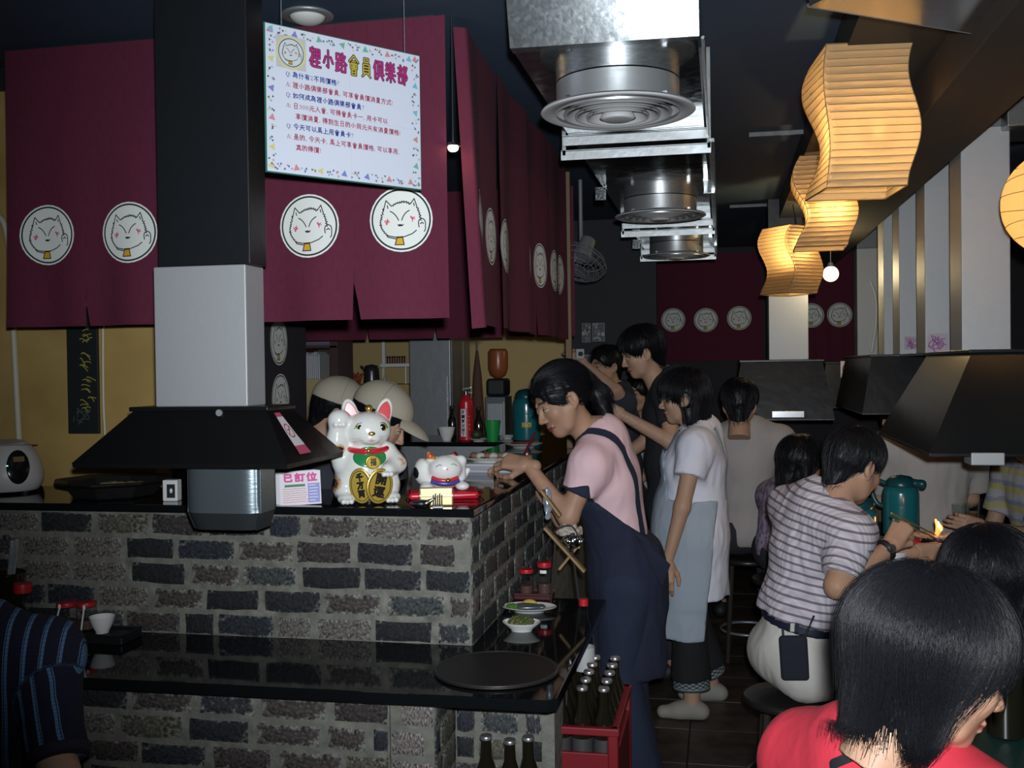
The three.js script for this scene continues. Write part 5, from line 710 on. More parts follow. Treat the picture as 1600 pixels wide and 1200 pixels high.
{
  const p = onY(827, 955, LEDGE), t = plate('fish_plate', 'white oval plate with small fish and a lemon wedge on the ledge', V(p.x, LEDGE, p.z), 0.09, 0.06, M.ceramic, 0.016); t.rotation.y = 0.05;
  for (let k = 0; k < 4; k++) { const s = tag(obj('small_fish', nets(join(0.006, ell(V(0, 0, 0), 0.042, 0.006, 0.007), cap(V(0.04, 0, 0), V(0.052, 0.002, 0.004), 0.003, 0.001), cap(V(0.04, 0, 0), V(0.052, 0.002, -0.004), 0.003, 0.001)), 0.0022), std(rgb(0.1, 0.12, 0.12), 0.25, 0.4)), `thin silvery grilled fish on the white oval plate, ${['rearmost', 'second from the back', 'second from the front', 'front one'][k]}`, 'fish', 'small fish on the oval plate'); s.position.set(p.x + (k - 1.5) * 0.004, LEDGE + 0.016, p.z - 0.024 + k * 0.015); s.rotation.y = 0.12 * (k - 1); }
  const l = tag(obj('lemon_wedge', nets(cut(ell(V(0, 0, 0), 0.026, 0.016, 0.016), V(0, 0, 0), V(0, -1, 0.3)), 0.002), std(rgb(0.55, 0.42, 0.08), 0.4)), 'yellow lemon wedge at the back edge of the fish plate', 'lemon'); l.position.set(p.x - 0.006, LEDGE + 0.014, p.z - 0.04);
  const g = tag(obj('parsley', nets(bend(ell(V(0, 0, 0), 0.02, 0.008, 0.014), (x, y, z) => 0.006 * noise(x * 160, y * 160, z * 160)), 0.002), std(rgb(0.06, 0.15, 0.02), 0.7)), 'green garnish at the left end of the fish plate', 'garnish'); g.position.set(p.x - 0.055, LEDGE + 0.016, p.z + 0.006);
  const q = onY(815, 985, LEDGE), t2 = plate('side_dish', 'small deep white dish of dark salad in front of the fish plate', V(q.x, LEDGE, q.z), 0.058, 0.046, M.ceramic, 0.026);
  const s = tag(obj('salad', nets(bend(ell(V(0, 0, 0), 0.04, 0.014, 0.03), (x, y, z) => 0.011 * noise(x * 110, y * 110, z * 110)), 0.0022, { color: (x, y, z) => { const n = noise(x * 70, y * 70, z * 70); return n > 0.1 ? [0.16, 0.09, 0.045] : n > -0.2 ? [0.05, 0.11, 0.015] : [0.1, 0.08, 0.06]; } }), std(0xffffff, 0.5, 0, { vertexColors: true })), 'dark mixed salad heaped in the small white dish', 'salad', undefined, 'stuff'); delete s.userData.category; s.position.set(q.x, LEDGE + 0.026, q.z);
}
{
  const p = onY(833, 937, LEDGE), t = thing('condiment_tray', 'dark red tray under the two clear jars on the ledge', 'tray', V(p.x, LEDGE, p.z - 0.03)); obj('base', box(0.13, 0.014, 0.085, 0, 0.007, 0, 0.004), std(rgb(0.06, 0.008, 0.012), 0.4), t); obj('rim', [box(0.13, 0.01, 0.005, 0, 0.018, 0.04, 0.002), box(0.13, 0.01, 0.005, 0, 0.018, -0.04, 0.002)], std(rgb(0.06, 0.008, 0.012), 0.4), t);
  const y = LEDGE + 0.014, z = t.position.z; const a = jar('shorter clear jar with a red lid on the dark red tray', 829, 925, y, 0.025, 0.085, 'clear jars on the red tray'), b = jar('taller clear jar with a red lid and white sticker on the dark red tray', 858, 925, y, 0.025, 0.11, 'clear jars on the red tray');
  a.position.set(p.x - 0.028, y, z); b.position.set(p.x + 0.034, y, z - 0.004); obj('sticker', grid(8, 1, (u, v) => V(Math.sin((u - 0.5) * 0.9) * 0.0258, lerp(0.085, 0.074, v), Math.cos((u - 0.5) * 0.9) * 0.0258)), M.white, b);
}
{ // folding wooden rack with packets, leaning at the far part of the ledge
  const d = 3.5, P = (x, y) => { const q = onZ(x, y, -3.42); return q; }, t = thing('wooden_rack', 'crossed wooden slat rack with small packets on the ledge under the waitress elbow', 'rack');
  const s = (x0, y0, x1, y1, z) => { const a = P(x0, y0), b = P(x1, y1); a.z += z; b.z += z; return bar(a, b, 0.009, 0.033, 0.002); };
  for (const a of [[851, 824, 914, 893, 0], [872, 892, 905, 851, -0.03], [846, 766, 876, 806, 0.0], [902, 843, 904, 858, -0.02]]) piece('slat', s(...a), M.wood, t);
  piece('packet', nets(bend(ell(P(888, 832).add(V(0, 0, -0.03)), 0.045, 0.022, 0.03), (x, y, z) => 0.012 * noise(x * 60, y * 60, z * 60)), 0.004), std(rgb(0.42, 0.36, 0.3), 0.5), t); piece('packet', nets(bend(ell(P(895, 845).add(V(0, 0, 0.0)), 0.035, 0.024, 0.02), (x, y, z) => 0.012 * noise(x * 70, y * 70 + 4, z * 60)), 0.004), M.chrome, t); piece('packet', nets(bend(ell(P(854, 788).add(V(0, 0, -0.02)), 0.014, 0.055, 0.02), (x, y, z) => 0.008 * noise(x * 60, y * 60 + 9, z * 60)), 0.004), std(rgb(0.4, 0.45, 0.5), 0.3, 0.4), t);
  piece('cord', tube([P(843, 880), P(855, 850), P(872, 826), P(893, 822), P(905, 840)], 0.003, 30, 5), M.black, t); obj('stand', [rod(P(860, 905).setY(LEDGE), P(868, 842), 0.004), rod(P(905, 905).setY(LEDGE), P(893, 850), 0.004)], M.darkWood, t);
}
{ // the dark pot at the left edge of the ledge with tongs, a red cap
  const z = -2.79, p = onZ(12, 940, z), t = thing('utensil_pot', 'dark pot with tongs at the left edge of the ledge', 'pot', V(p.x, LEDGE, z)); obj('pot', lathe([[0.0001, 0.003], [0.042, 0.003], [0.046, 0.01], [0.054, 0.18], [0.058, 0.188], [0.05, 0.182], [0.04, 0.012], [0.0001, 0.012]], 36), M.bottle, t); obj('tongs', [bar(V(0.0, 0.02, 0), V(0.022, 0.285, -0.02), 0.012, 0.004), bar(V(-0.012, 0.02, 0), V(0.006, 0.28, -0.02), 0.012, 0.004)], M.steel, t);
  jar('tall red-capped bottle beside the dark pot with tongs', 36, 962, LEDGE, 0.026, 0.175).position.set(onZ(36, 940, -2.7).x, LEDGE, -2.7);
}
// ---------------------------------------------------------------- crates of bottles beside the bar
function crate(label, x0, z0, y0, w, d, h) {
  const t = thing('bottle_crate', label, 'crate', V(x0, y0, z0)), m = M.crate, e = 0.012;
  obj('wall_panel', [box(w, h - 0.08, e, 0, h / 2 - 0.03, d / 2 - e / 2, 0.003), box(w, h - 0.08, e, 0, h / 2 - 0.03, -d / 2 + e / 2, 0.003), box(e, h - 0.08, d, -w / 2 + e / 2, h / 2 - 0.03, 0, 0.003), box(e, h - 0.08, d, w / 2 - e / 2, h / 2 - 0.03, 0, 0.003)], m, t); obj('rim', [box(w + 0.012, 0.022, 0.02, 0, h - 0.011, d / 2 - 0.006, 0.004), box(w + 0.012, 0.022, 0.02, 0, h - 0.011, -d / 2 + 0.006, 0.004), box(0.02, 0.022, d, -w / 2 + 0.006, h - 0.011, 0, 0.004), box(0.02, 0.022, d, w / 2 - 0.006, h - 0.011, 0, 0.004)], m, t);
  for (const [sx, sz] of [[1, 1], [1, -1], [-1, 1], [-1, -1]]) piece('corner_post', box(0.03, h, 0.03, sx * (w / 2 - 0.012), h / 2, sz * (d / 2 - 0.012), 0.006), m, t); obj('bottom', box(w - 0.01, 0.012, d - 0.01, 0, 0.006, 0), m, t); return t;
}
function makeBottle(label, tall = 0.27) {
  const t = thing('beer_bottle', label, 'bottle', V(0, 0, 0), 0, 'dark beer bottles'); obj('bottle', lathe([[0.0001, 0.003], [0.026, 0.002], [0.0285, tall * 0.6], [0.026, tall * 0.68], [0.0145, tall * 0.82], [0.013, tall * 0.97], [0.0145, tall * 0.975], [0.0145, tall], [0.0001, tall]], 28), M.bottle, t);
  obj('label_band', lathe([[0.029, tall * 0.24], [0.029, tall * 0.5]], 28), std(rgb(0.05, 0.05, 0.05), 0.5), t); obj('cap', lathe([[0.0155, tall * 0.975], [0.0158, tall * 1.0], [0.013, tall * 1.015], [0.0001, tall * 1.015]], 20), M.foil, t); return t;
}
{
  const z = -2.98, x = onZ(915, 1130, z).x + 0.012, w = 0.2, c1 = crate('lower red plastic bottle crate on the floor beside the bar', x, z, 0, w, 0.4, 0.31), c2 = crate('upper red plastic bottle crate full of dark bottles beside the bar', x, z, 0.312, w, 0.4, 0.31);
  const first = makeBottle('dark beer bottle standing in the upper red crate', 0.27); let used1 = false;
  for (let i = 0; i < 3; i++) for (let k = 0; k < 5; k++) { const b = used1 ? first.clone() : first; if (used1) { b.name = numbered('beer_bottle'); scene.add(b); } used1 = true; b.position.set(x - w / 2 + 0.04 + i * 0.06, 0.312 + 0.135, z + 0.155 - k * 0.077); b.userData = { ...first.userData, label: `dark beer bottle in the upper red crate, ${['front', 'second', 'third', 'fourth', 'rearmost'][k]} row, ${['nearest the ledge', 'in the middle', 'farthest from the ledge'][i]}` }; }
  const rack = tag(obj('crate_tray', box(w - 0.03, 0.012, 0.37, x, 0.312 + 0.128, z), M.crate), 'red tray that carries the bottles high in the upper crate', 'tray');
  const z2 = -2.54, x2 = onZ(800, 1180, z2).x, c3 = crate('red crate under the ledge whose bottle tops show at the bottom', x2 - 0.01, z2 + 0.0, 0.0, 0.24, 0.2, 0.4), c4 = tag(obj('crate_tray', box(0.2, 0.012, 0.16, x2 - 0.01, 0.394, z2), M.crate), 'red tray in the crate under the ledge', 'tray');
  for (const [px, dz] of [[748, 0], [797, 0.02], [832, -0.01]]) { const b = first.clone(); b.name = numbered('beer_bottle'); scene.add(b); b.position.set(onZ(px, 1180, z2 + dz).x + (px === 748 ? 0.02 : px === 832 ? -0.01 : 0), 0.4, z2 + dz); b.userData = { label: `${px === 748 ? 'leftmost' : px === 797 ? 'middle' : 'rightmost'} bottle neck rising at the bottom below the ledge`, category: 'bottle', group: 'bottle necks below the ledge' }; }
  const s = thing('glass_bottle', 'clear bottle with a pale label between the ledge and the waitress', 'bottle', V(-0.27, 0.63, -3.1)); const bp = onZ(924, 985, -3.3); s.position.set(bp.x, 0.63 - 0.0, -3.12); obj('bottle', lathe([[0.0001, 0.003], [0.03, 0.003], [0.032, 0.008], [0.032, 0.15], [0.013, 0.21], [0.012, 0.25], [0.0001, 0.25]], 28), M.glass, s); obj('label_band', lathe([[0.0325, 0.05], [0.0325, 0.12]], 28), M.grey, s); obj('cap', cyl(0.014, 0.014, 0.02, 0, 0.245, 0, 20), M.redLid, s);
  const sb = tag(obj('board', box(0.16, 0.012, 0.1, bp.x, 0.624, -3.12, 0.003), M.crate), 'red board across the back of the upper crate', 'board');
}
// ---------------------------------------------------------------- tables and what stands on them
function table(label, x0, x1, z0, z1, y, mat) {
  const t = thing('dining_table', label, 'table'); obj('tabletop', box(x1 - x0, 0.035, Math.abs(z1 - z0), (x0 + x1) / 2, y - 0.0175, (z0 + z1) / 2, 0.006), mat, t);
  for (const x of [x0 + 0.08, x1 - 0.08]) for (const z of [z0 - 0.08, z1 + 0.08]) piece('leg', box(0.05, y - 0.035, 0.05, x, (y - 0.035) / 2, z, 0.004), M.darkWood, t); for (const z of [z0 - 0.08, z1 + 0.08]) piece('apron_rail', box(x1 - x0 - 0.16, 0.07, 0.02, (x0 + x1) / 2, y - 0.07, z), M.darkWood, t); return t;
}
const T1 = 0.86, tx = onY(1318, 905, T1).x;
table('long dark table under the big hood, with teal jugs and a lit grill', tx, tx + 1.3, -3.25, -4.66, T1, std(rgb(0.018, 0.017, 0.018), 0.3));
{ const p = onY(1342, 876, T1); thermos('tall teal jug right beside the striped-shirt man', V(p.x, T1, p.z - 0.02), 0.07, 0.24, 2.4, 0); const q = onY(1408, 836, T1); thermos('teal jug farther back behind the hand with chopsticks', V(q.x, T1, q.z), 0.075, 0.26, 1.2, 0);
  bowl('rice_bowl', 'white bowl on the dark table under the man wrist', 1397, 884, T1, 0.05, 0.055, M.ceramic);
  const j = jar('red-lidded jar on the dark table right of the white bowl', 1426, 880, T1, 0.03, 0.09);
  [[1500, 822, 'left of two small glasses far down the dark table'], [1518, 820, 'right of two small glasses far down the dark table']].forEach(([px, py, words]) => { const g = onY(px, py, T1), t = thing('drinking_glass', words, 'glass', V(g.x, T1, g.z)); obj('glass', lathe([[0.0001, 0.006], [0.026, 0.006], [0.028, 0], [0.029, 0.002], [0.033, 0.1], [0.0315, 0.1], [0.027, 0.01], [0.0001, 0.009]], 32), M.glass, t); obj('drink', cyl(0.025, 0.028, 0.05, 0, 0.009, 0, 24), phys(rgb(0.14, 0.07, 0.03), 0.1), t); });
  const c = onY(1468, 872, T1), g = thing('charcoal_grill', 'round charcoal grill on the dark table with a flame above it', 'grill', V(c.x, T1, c.z - 0.03)); obj('pot', lathe([[0.0001, 0.002], [0.09, 0.002], [0.1, 0.01], [0.115, 0.075], [0.12, 0.08], [0.105, 0.078], [0.09, 0.02], [0.0001, 0.02]], 40), M.hoodBlack, g); const net = []; for (let k = -5; k <= 5; k++) { const w = Math.sqrt(0.0115 - (k * 0.019) ** 2 * 1); if (w > 0) net.push(rod(V(k * 0.019, 0.081, -w), V(k * 0.019, 0.081, w), 0.0012, 0.0012, 5), rod(V(-w, 0.0825, k * 0.019), V(w, 0.0825, k * 0.019), 0.0012, 0.0012, 5)); } obj('wire_net', net, M.steel, g);
  const f = at(1466, 832, g.position.clone().sub(EYE).length() * 0.93), fl = thing('flame', 'bright orange flame flaring from the meat over the grill', 'flame', V(g.position.x, T1 + 0.083, g.position.z));
  const ft = onZ(1467, 812, g.position.z), up = ft.y - T1 - 0.083; obj('tongue', [nets(join(0.012, cap(V(-0.004, 0.0, 0), V(0.006, up * 0.45, 0), 0.009, 0.008), cap(V(0.006, up * 0.45, 0), V(-0.008, up, 0), 0.012, 0.004)), 0.003)], glow(rgb(1, 0.22, 0.04), 2.2), fl); obj('core', nets(cap(V(0.008, up * 0.4, 0.006), V(0.0, up * 0.85, 0.008), 0.008, 0.004), 0.002), glow(rgb(1, 0.55, 0.2), 3), fl);
  bulbLight(V(g.position.x, T1 + 0.14, g.position.z + 0.03), 0.05, rgb(1, 0.35, 0.1), 1).name = 'flame_light'; }
const T2 = 0.86, t2x = onY(1480, 1150, T2).x;
table('dark green table at the bottom right corner', t2x + 0.02, t2x + 1.2, -1.25, -2.35, T2, std(rgb(0.012, 0.045, 0.035), 0.4));
{ const p = onY(1571, 1150, T2), t = thing('beer_bottle', 'dark beer bottle with silver foil neck on the green table at the right edge', 'bottle', V(p.x, T2, p.z)); obj('bottle', lathe([[0.0001, 0.004], [0.032, 0.002], [0.035, 0.006], [0.035, 0.14], [0.03, 0.17], [0.0145, 0.205], [0.013, 0.25], [0.0145, 0.254], [0.0001, 0.256]], 40), M.bottle, t); obj('foil', nets(bend(cut(cut(join(0.01, cap(V(0, 0.165, 0), V(0, 0.2, 0), 0.031, 0.016), cap(V(0, 0.2, 0), V(0, 0.25, 0), 0.0155, 0.0155)), V(0, 0.163, 0), V(0, -1, 0)), V(0, 0.262, 0), V(0, 1, 0)), (x, y, z) => 0.0015 * noise(x * 300, y * 200, z * 300)), 0.0016), M.foil, t);
  const q = onY(1598, 1140, T2), u = thing('paper_cup', 'blue and white cup beside the beer bottle at the right edge', 'cup', V(q.x, T2, q.z - 0.05)); obj('cup', lathe([[0.0001, 0.004], [0.026, 0.004], [0.027, 0], [0.036, 0.12], [0.0375, 0.122], [0.034, 0.12], [0.025, 0.008], [0.0001, 0.007]], 36), std(rgb(0.08, 0.14, 0.25), 0.4), u); obj('band', lathe([[0.0312, 0.05], [0.0338, 0.085]], 36), M.white, u); }
function stool(label, p, h, r = 0.16) { const t = thing('bar_stool', label, 'stool', V(p.x, 0, p.z)); obj('seat', lathe([[0.0001, h - 0.03], [r * 0.96, h - 0.03], [r, h - 0.02], [r, h - 0.008], [r * 0.95, h], [0.0001, h]], 40), std(rgb(0.02, 0.018, 0.017), 0.35), t); for (let k = 0; k < 4; k++) { const a = PI / 4 + k * PI / 2; piece('leg', rod(V(Math.cos(a) * r * 1.0, 0, Math.sin(a) * r * 1.0), V(Math.cos(a) * r * 0.75, h - 0.03, Math.sin(a) * r * 0.75), 0.014), M.darkWood, t); } obj('foot_ring', new THREE.TorusGeometry(r * 0.92, 0.008, 8, 40).rotateX(PI / 2).translate(0, 0.16, 0), M.steel, t); return t; }
// ---------------------------------------------------------------- people
const RIGHT = V(1, 0, 0).applyQuaternion(camera.quaternion).setY(0).normalize(), AWAY = V(0, 0, -1).applyQuaternion(camera.quaternion).setY(0).normalize();
const dirv = (r, a, u = 0) => RIGHT.clone().multiplyScalar(r).addScaledVector(AWAY, a).add(V(0, u, 0)).normalize();
const SKIN = [0.47, 0.285, 0.195], mixc = (a, b, t) => a.map((x, i) => lerp(x, b[i], t));
const headGeo = ((made) => (kind) => made[kind] ??= (() => {   // a head in its own axes: +z the way it looks, +y up, origin between the eyes
  const male = kind === 'male', jw = male ? 1.06 : 1, both2 = (fn) => [fn(1), fn(-1)];
  let f = join(0.03, ell(V(0, 0.036, -0.018), 0.076, 0.084, 0.094), ell(V(0, -0.03, 0.022), 0.058 * jw, 0.078, 0.062), ell(V(0, -0.092, 0.052), 0.024 * jw, 0.02, 0.022), ...both2((s) => ell(V(s * 0.038, -0.022, 0.052), 0.022, 0.022, 0.022)), ...both2((s) => cap(V(s * 0.058, -0.03, -0.0), V(s * 0.04, -0.078, 0.028), 0.018, 0.016)), cap(V(0, -0.06, -0.024), V(0, -0.185, -0.045), male ? 0.054 : 0.047, male ? 0.06 : 0.052));
  f = join(0.012, f, ...both2((s) => cap(V(s * 0.014, 0.024, 0.079), V(s * 0.044, 0.027, 0.066), 0.008, 0.007)));
  f = less(f, join(0.01, ...both2((s) => ell(V(s * 0.031, 0.004, 0.088), 0.017, 0.0095, 0.013))), 0.012);
  f = join(0.009, f, cap(V(0, 0.012, 0.08), V(0, -0.03, 0.1), 0.0065, 0.0095), ...both2((s) => ell(V(s * 0.0105, -0.034, 0.09), 0.0075, 0.0065, 0.009)));
  f = join(0.004, f, ...both2((s) => ell(V(s * 0.031, 0.003, 0.0745), 0.0128, 0.0118, 0.0118)), cap(V(-0.019, -0.0605, 0.078), V(0.019, -0.0605, 0.078), 0.0058, 0.0058), cap(V(-0.014, -0.07, 0.077), V(0.014, -0.07, 0.077), 0.0062), cap(V(0, -0.0595, 0.082), V(0, -0.061, 0.082), 0.006));
  f = join(0.006, f, ...both2((s) => join(0.004, less(ell(V(s * 0.08, -0.004, -0.014), 0.011, 0.03, 0.019), ell(V(s * 0.091, -0.0, -0.01), 0.007, 0.018, 0.01), 0.006), ell(V(s * 0.077, -0.03, -0.006), 0.008, 0.01, 0.008))));
  f = cut(f, V(0, -0.18, -0.04), V(0, -1, -0.2));
  const color = (x, y, z) => {
    const ax = Math.abs(x); let c = SKIN;
    c = mixc(c, [0.42, 0.2, 0.14], 0.4 * smooth(0.03, 0.0, Math.hypot(ax - 0.04, y + 0.03, z - 0.065)) + 0.5 * smooth(0.02, 0.008, Math.hypot(x, y + 0.03, z - 0.1)));
    if (z > 0.06 && ax < 0.026 && Math.abs(y + 0.0655) < 0.0095 - ax * 0.16) c = Math.abs(y + 0.0648) < 0.0012 ? [0.12, 0.03, 0.03] : [0.34, 0.11, 0.1];
    if (z > 0.045 && ax > 0.012 && ax < 0.05 && Math.abs(y - 0.03 + (ax - 0.03) ** 2 * 5) < 0.0042) c = mixc(c, [0.02, 0.015, 0.012], 0.85);
    const ex = ax - 0.031, ey = y - 0.0025; if (z > 0.068 && Math.abs(ex) < 0.0135) { const lid = 0.006 * (1 - (ex / 0.0135) ** 2); if (ey < lid * 0.75 && ey > -lid * 0.8) c = Math.hypot(ex, ey) < 0.0052 ? [0.015, 0.01, 0.008] : [0.5, 0.47, 0.44]; else if (ey < lid + 0.0022 && ey > 0) c = [0.02, 0.014, 0.012]; }
    return c;
  };
  return { field: f, geo: nets(f, 0.0031, { color }) };
})())({});
const HANDS = {};
function handGeo(pose) {   // a right hand: wrist at the origin, fingers towards +y, palm facing +z, thumb on +x; mirrored for the left
  return HANDS[pose] ??= (() => {
    const bendBy = { relaxed: [22, 32, 20], grip: [66, 74, 38], pen: [44, 56, 30] }[pose], parts = [cap(V(0, -0.03, 0), V(0, 0.012, 0), 0.024, 0.023)];
    const base = [[0.027, 0.088, 0.94], [0.009, 0.093, 1.0], [-0.009, 0.09, 0.95], [-0.026, 0.081, 0.78]];
    const palm = join(0.016, ...parts, ...base.map(([x, y]) => cap(V(x * 0.7, 0.012, 0), V(x, y - 0.004, 0), 0.0145, 0.0115)));
    const fingers = base.map(([x, y, k], i) => {
      let a = V(x, y - 0.004, 0), ang = 0, out = []; const fan = x * 2.2;
      [0.044, 0.027, 0.021].forEach((l, j) => { ang += bendBy[j] * (pose === 'relaxed' ? 0.8 + i * 0.22 : pose === 'pen' ? (i < 2 ? 0.8 : 1.25) : 1) * PI / 180; const b = a.clone().add(V(Math.sin(fan) * Math.cos(ang) * l * k, Math.cos(ang) * l * k, Math.sin(ang) * l * k)); out.push(cap(a, b, 0.0096 - j * 0.0009, 0.0089 - j * 0.001)); a = b; });
      return join(0.005, ...out);
    });
    const T = { relaxed: [[0.024, 0.022, 0.008], [0.047, 0.052, 0.018], [0.056, 0.078, 0.026], [0.057, 0.1, 0.03]], grip: [[0.024, 0.022, 0.01], [0.046, 0.048, 0.028], [0.04, 0.07, 0.048], [0.022, 0.083, 0.056]], pen: [[0.024, 0.022, 0.01], [0.046, 0.05, 0.026], [0.046, 0.076, 0.042], [0.038, 0.098, 0.052]] }[pose].map((q) => V(...q));
    const thumb = join(0.006, cap(T[0], T[1], 0.015, 0.0115), cap(T[1], T[2], 0.0112, 0.0105), cap(T[2], T[3], 0.0102, 0.0085));
    return nets(join(0.004, join(0.008, palm, thumb), ...fingers), 0.0029, { color: (x, y, z) => SKIN });
  })();
}
function basisAt(p, y, z) { const Y = y.clone().normalize(), X = Y.clone().cross(z).normalize(), Z = X.clone().cross(Y); return new THREE.Matrix4().makeBasis(X, Y, Z).setPosition(p); }
function placed(g, m) { const k = g.clone().applyMatrix4(m); if (m.determinant() < 0) { const i = k.index.array; for (let j = 0; j < i.length; j += 3) { const t = i[j]; i[j] = i[j + 1]; i[j + 1] = t; } k.computeVertexNormals(); } return k; }
function elbowFor(s, w, l1, l2, pole) { const d = w.clone().sub(s), L = Math.min(d.length(), (l1 + l2) * 0.995), u = d.normalize(), a = (L * L + l1 * l1 - l2 * l2) / (2 * L), h = Math.sqrt(Math.max(0, l1 * l1 - a * a)), p = pole.clone().addScaledVector(u, -pole.dot(u)).normalize(); return s.clone().addScaledVector(u, a).addScaledVector(p, h); }

function person(o) {
  const t = thing('person', o.label, 'person'), f = o.f.clone().setY(0).normalize(), up = o.neck.clone().sub(o.hip).normalize(), left = up.clone().cross(f).normalize(), fw = left.clone().cross(up).normalize(), w = o.w ?? 1, male = o.kind !== 'female', S = o.size ?? 1;
  const q = new THREE.Quaternion().setFromRotationMatrix(new THREE.Matrix4().makeBasis(left, up, fw)), T = o.neck.distanceTo(o.hip), P = { t, f, up, left, fw, q, hip: o.hip, neck: o.neck, head: o.head };
  const spine = (k, z = 0, x = 0) => o.hip.clone().lerp(o.neck, k).addScaledVector(fw, z).addScaledVector(left, x); P.spine = spine;
  const sw = (male ? 0.185 : 0.16) * w * S; P.sh = [1, -1].map((s) => spine(0.93, 0.005).addScaledVector(left, s * sw).addScaledVector(up, -0.03));
  if (o.shoulders) o.shoulders.forEach((v, i) => v && P.sh[i].add(v));
  P.wr = [1, -1].map((s, i) => o.hands?.[i] ?? P.sh[i].clone().addScaledVector(V(0, -1, 0), 0.4).addScaledVector(f, 0.28).addScaledVector(left, -s * 0.05));
  P.el = [1, -1].map((s, i) => o.elbows?.[i] ?? elbowFor(P.sh[i], P.wr[i], 0.28 * S, 0.25 * S, V(0, -1, 0).addScaledVector(f, -0.5).addScaledVector(left, s * 0.5)));
  P.hp = [1, -1].map((s) => spine(0, 0).addScaledVector(left, s * 0.085));
  P.kn = [1, -1].map((s, i) => o.sit ? P.hp[i].clone().addScaledVector(o.legDir ?? f, 0.4).add(V(0, -0.03, 0)).addScaledVector(left, s * 0.05) : P.hp[i].clone().lerp(V(P.hp[i].x, 0.08, P.hp[i].z), 0.5).addScaledVector(f, 0.03).add(o.kneeShift ?? V(0, 0, 0)));
  P.an = [1, -1].map((s, i) => o.ankles?.[i] ?? (o.sit ? V(P.kn[i].x, Math.max(0.08, P.kn[i].y - 0.41), P.kn[i].z).addScaledVector(f, -0.06) : V(P.hp[i].x, 0.08, P.hp[i].z).addScaledVector(f, -0.02 + (i ? 0.05 : 0)).add(o.footShift ?? V(0, 0, 0))));
  const b = o.bulk ?? 1;
  P.torso = (i = 0) => join(0.07, ell(spine(0.04), 0.155 * w * b + i, 0.105 + i, 0.112 * b + i, q), ell(spine(0.36, 0.005), 0.128 * w * b + i, 0.14 + i, 0.098 * b + i, q), ell(spine(0.7, 0.0), 0.15 * w * b + i, 0.15 + i, 0.105 * b + i, q), ...[0, 1].map((k) => cap(spine(0.93, -0.005), P.sh[k], 0.052 + i, 0.046 + i)), ...[0, 1].map((k) => cap(spine(1.0, -0.015), P.sh[k], 0.036 + i, 0.04 + i)), ...(male ? [] : [1, -1].map((s) => ell(spine(0.68, 0.07, s * 0.06), 0.058 + i, 0.06 + i, 0.05 + i, q))));
  P.arm = (k, i = 0, a = 0, e = 2) => { const m = [P.sh[k], P.el[k], P.wr[k]], at2 = (v) => v <= 1 ? m[0].clone().lerp(m[1], v) : m[1].clone().lerp(m[2], v - 1), r = (v) => (v < 1 ? lerp(0.046, 0.037, v) : lerp(0.038, 0.025, v - 1)) * (male ? 1.06 : 0.96) + i; const out = []; if (a < 1) out.push(cap(at2(a), at2(Math.min(e, 1)), r(a), r(Math.min(e, 0.999)))); if (e > 1) out.push(cap(at2(1), at2(e), r(1), r(e))); return join(0.02, ...out); };
  P.leg = (k, i = 0, e = 2) => { const m = [P.hp[k], P.kn[k], P.an[k]], at2 = (v) => v <= 1 ? m[0].clone().lerp(m[1], v) : m[1].clone().lerp(m[2], v - 1), r = (v) => (v < 1 ? lerp(0.085, 0.055, v) : lerp(0.055, 0.037, v - 1)) + i; return join(0.03, cap(m[0], at2(Math.min(e, 1)), r(0), r(Math.min(e, 0.999))), ...(e > 1 ? [cap(m[1], at2(e), r(1), r(e))] : [])); };
  // the body: one continuous skin, with head and hands merged in
  const H = headGeo(male ? 'male' : 'female'), gz = o.gaze.clone().normalize(), hs = (o.headSize ?? 1), hm = basisAt(o.head, (o.headUp ?? V(0, 1, 0)).clone().addScaledVector(gz, -(o.headUp ?? V(0, 1, 0)).dot(gz)), gz).multiply(new THREE.Matrix4().makeScale(hs, hs, hs)); P.hm = hm; P.hinv = hm.clone().invert(); P.H = H;
  const nk = V(0, -0.1, -0.03).applyMatrix4(hm);
  const flesh = join(0.035, P.torso(), cap(spine(0.95, 0.0), nk, 0.056 * (male ? 1 : 0.88), 0.05 * (male ? 1 : 0.9)), ...[0, 1].map((k) => P.arm(k)), ...(o.noLegs ? [] : [0, 1].flatMap((k) => [P.leg(k), cap(P.an[k].clone().setY(Math.max(P.an[k].y - 0.04, 0.035)), P.an[k].clone().addScaledVector(f, 0.13).setY(Math.max(P.an[k].y - 0.05, 0.03)), 0.034, 0.026)])));
  const bits = [nets(flesh, o.cell ?? 0.013, { color: () => SKIN }), placed(H.geo, hm)];
  P.hand = (k, pose, dir, palm) => { const m = basisAt(P.wr[k], dir ?? P.wr[k].clone().sub(P.el[k]), palm ?? left.clone().multiplyScalar(k ? 1 : -1)), sc = 0.96 * S; m.multiply(new THREE.Matrix4().makeScale(k ? -sc : sc, sc, sc)); return m; };
  (o.grips ?? ['relaxed', 'relaxed']).forEach((pose, k) => pose && bits.push(placed(handGeo(pose), P.hand(k, pose, o.handDir?.[k], o.palm?.[k]))));
  obj('body', bits, phys(o.tint ?? 0xffffff, 0.5, { vertexColors: true, specularIntensity: 0.6 }), t);
  return P;
}
const cloth = (c, more = {}) => std(c, 0.9, 0, { bumpMap: rep(grain, 5), bumpScale: 0.0008, ...more });
const folds = (f, P, amp, k = 1, s = 0) => bend(f, (x, y, z) => { const a = noise(x * 9 * k + s, y * 4 * k, z * 9 * k), b = noise(x * 22 * k, y * 8 * k + s, z * 22 * k + 3); return amp * (a + 0.55 * (0.5 - Math.abs(b)) * 1.4); }, amp * 1.6);
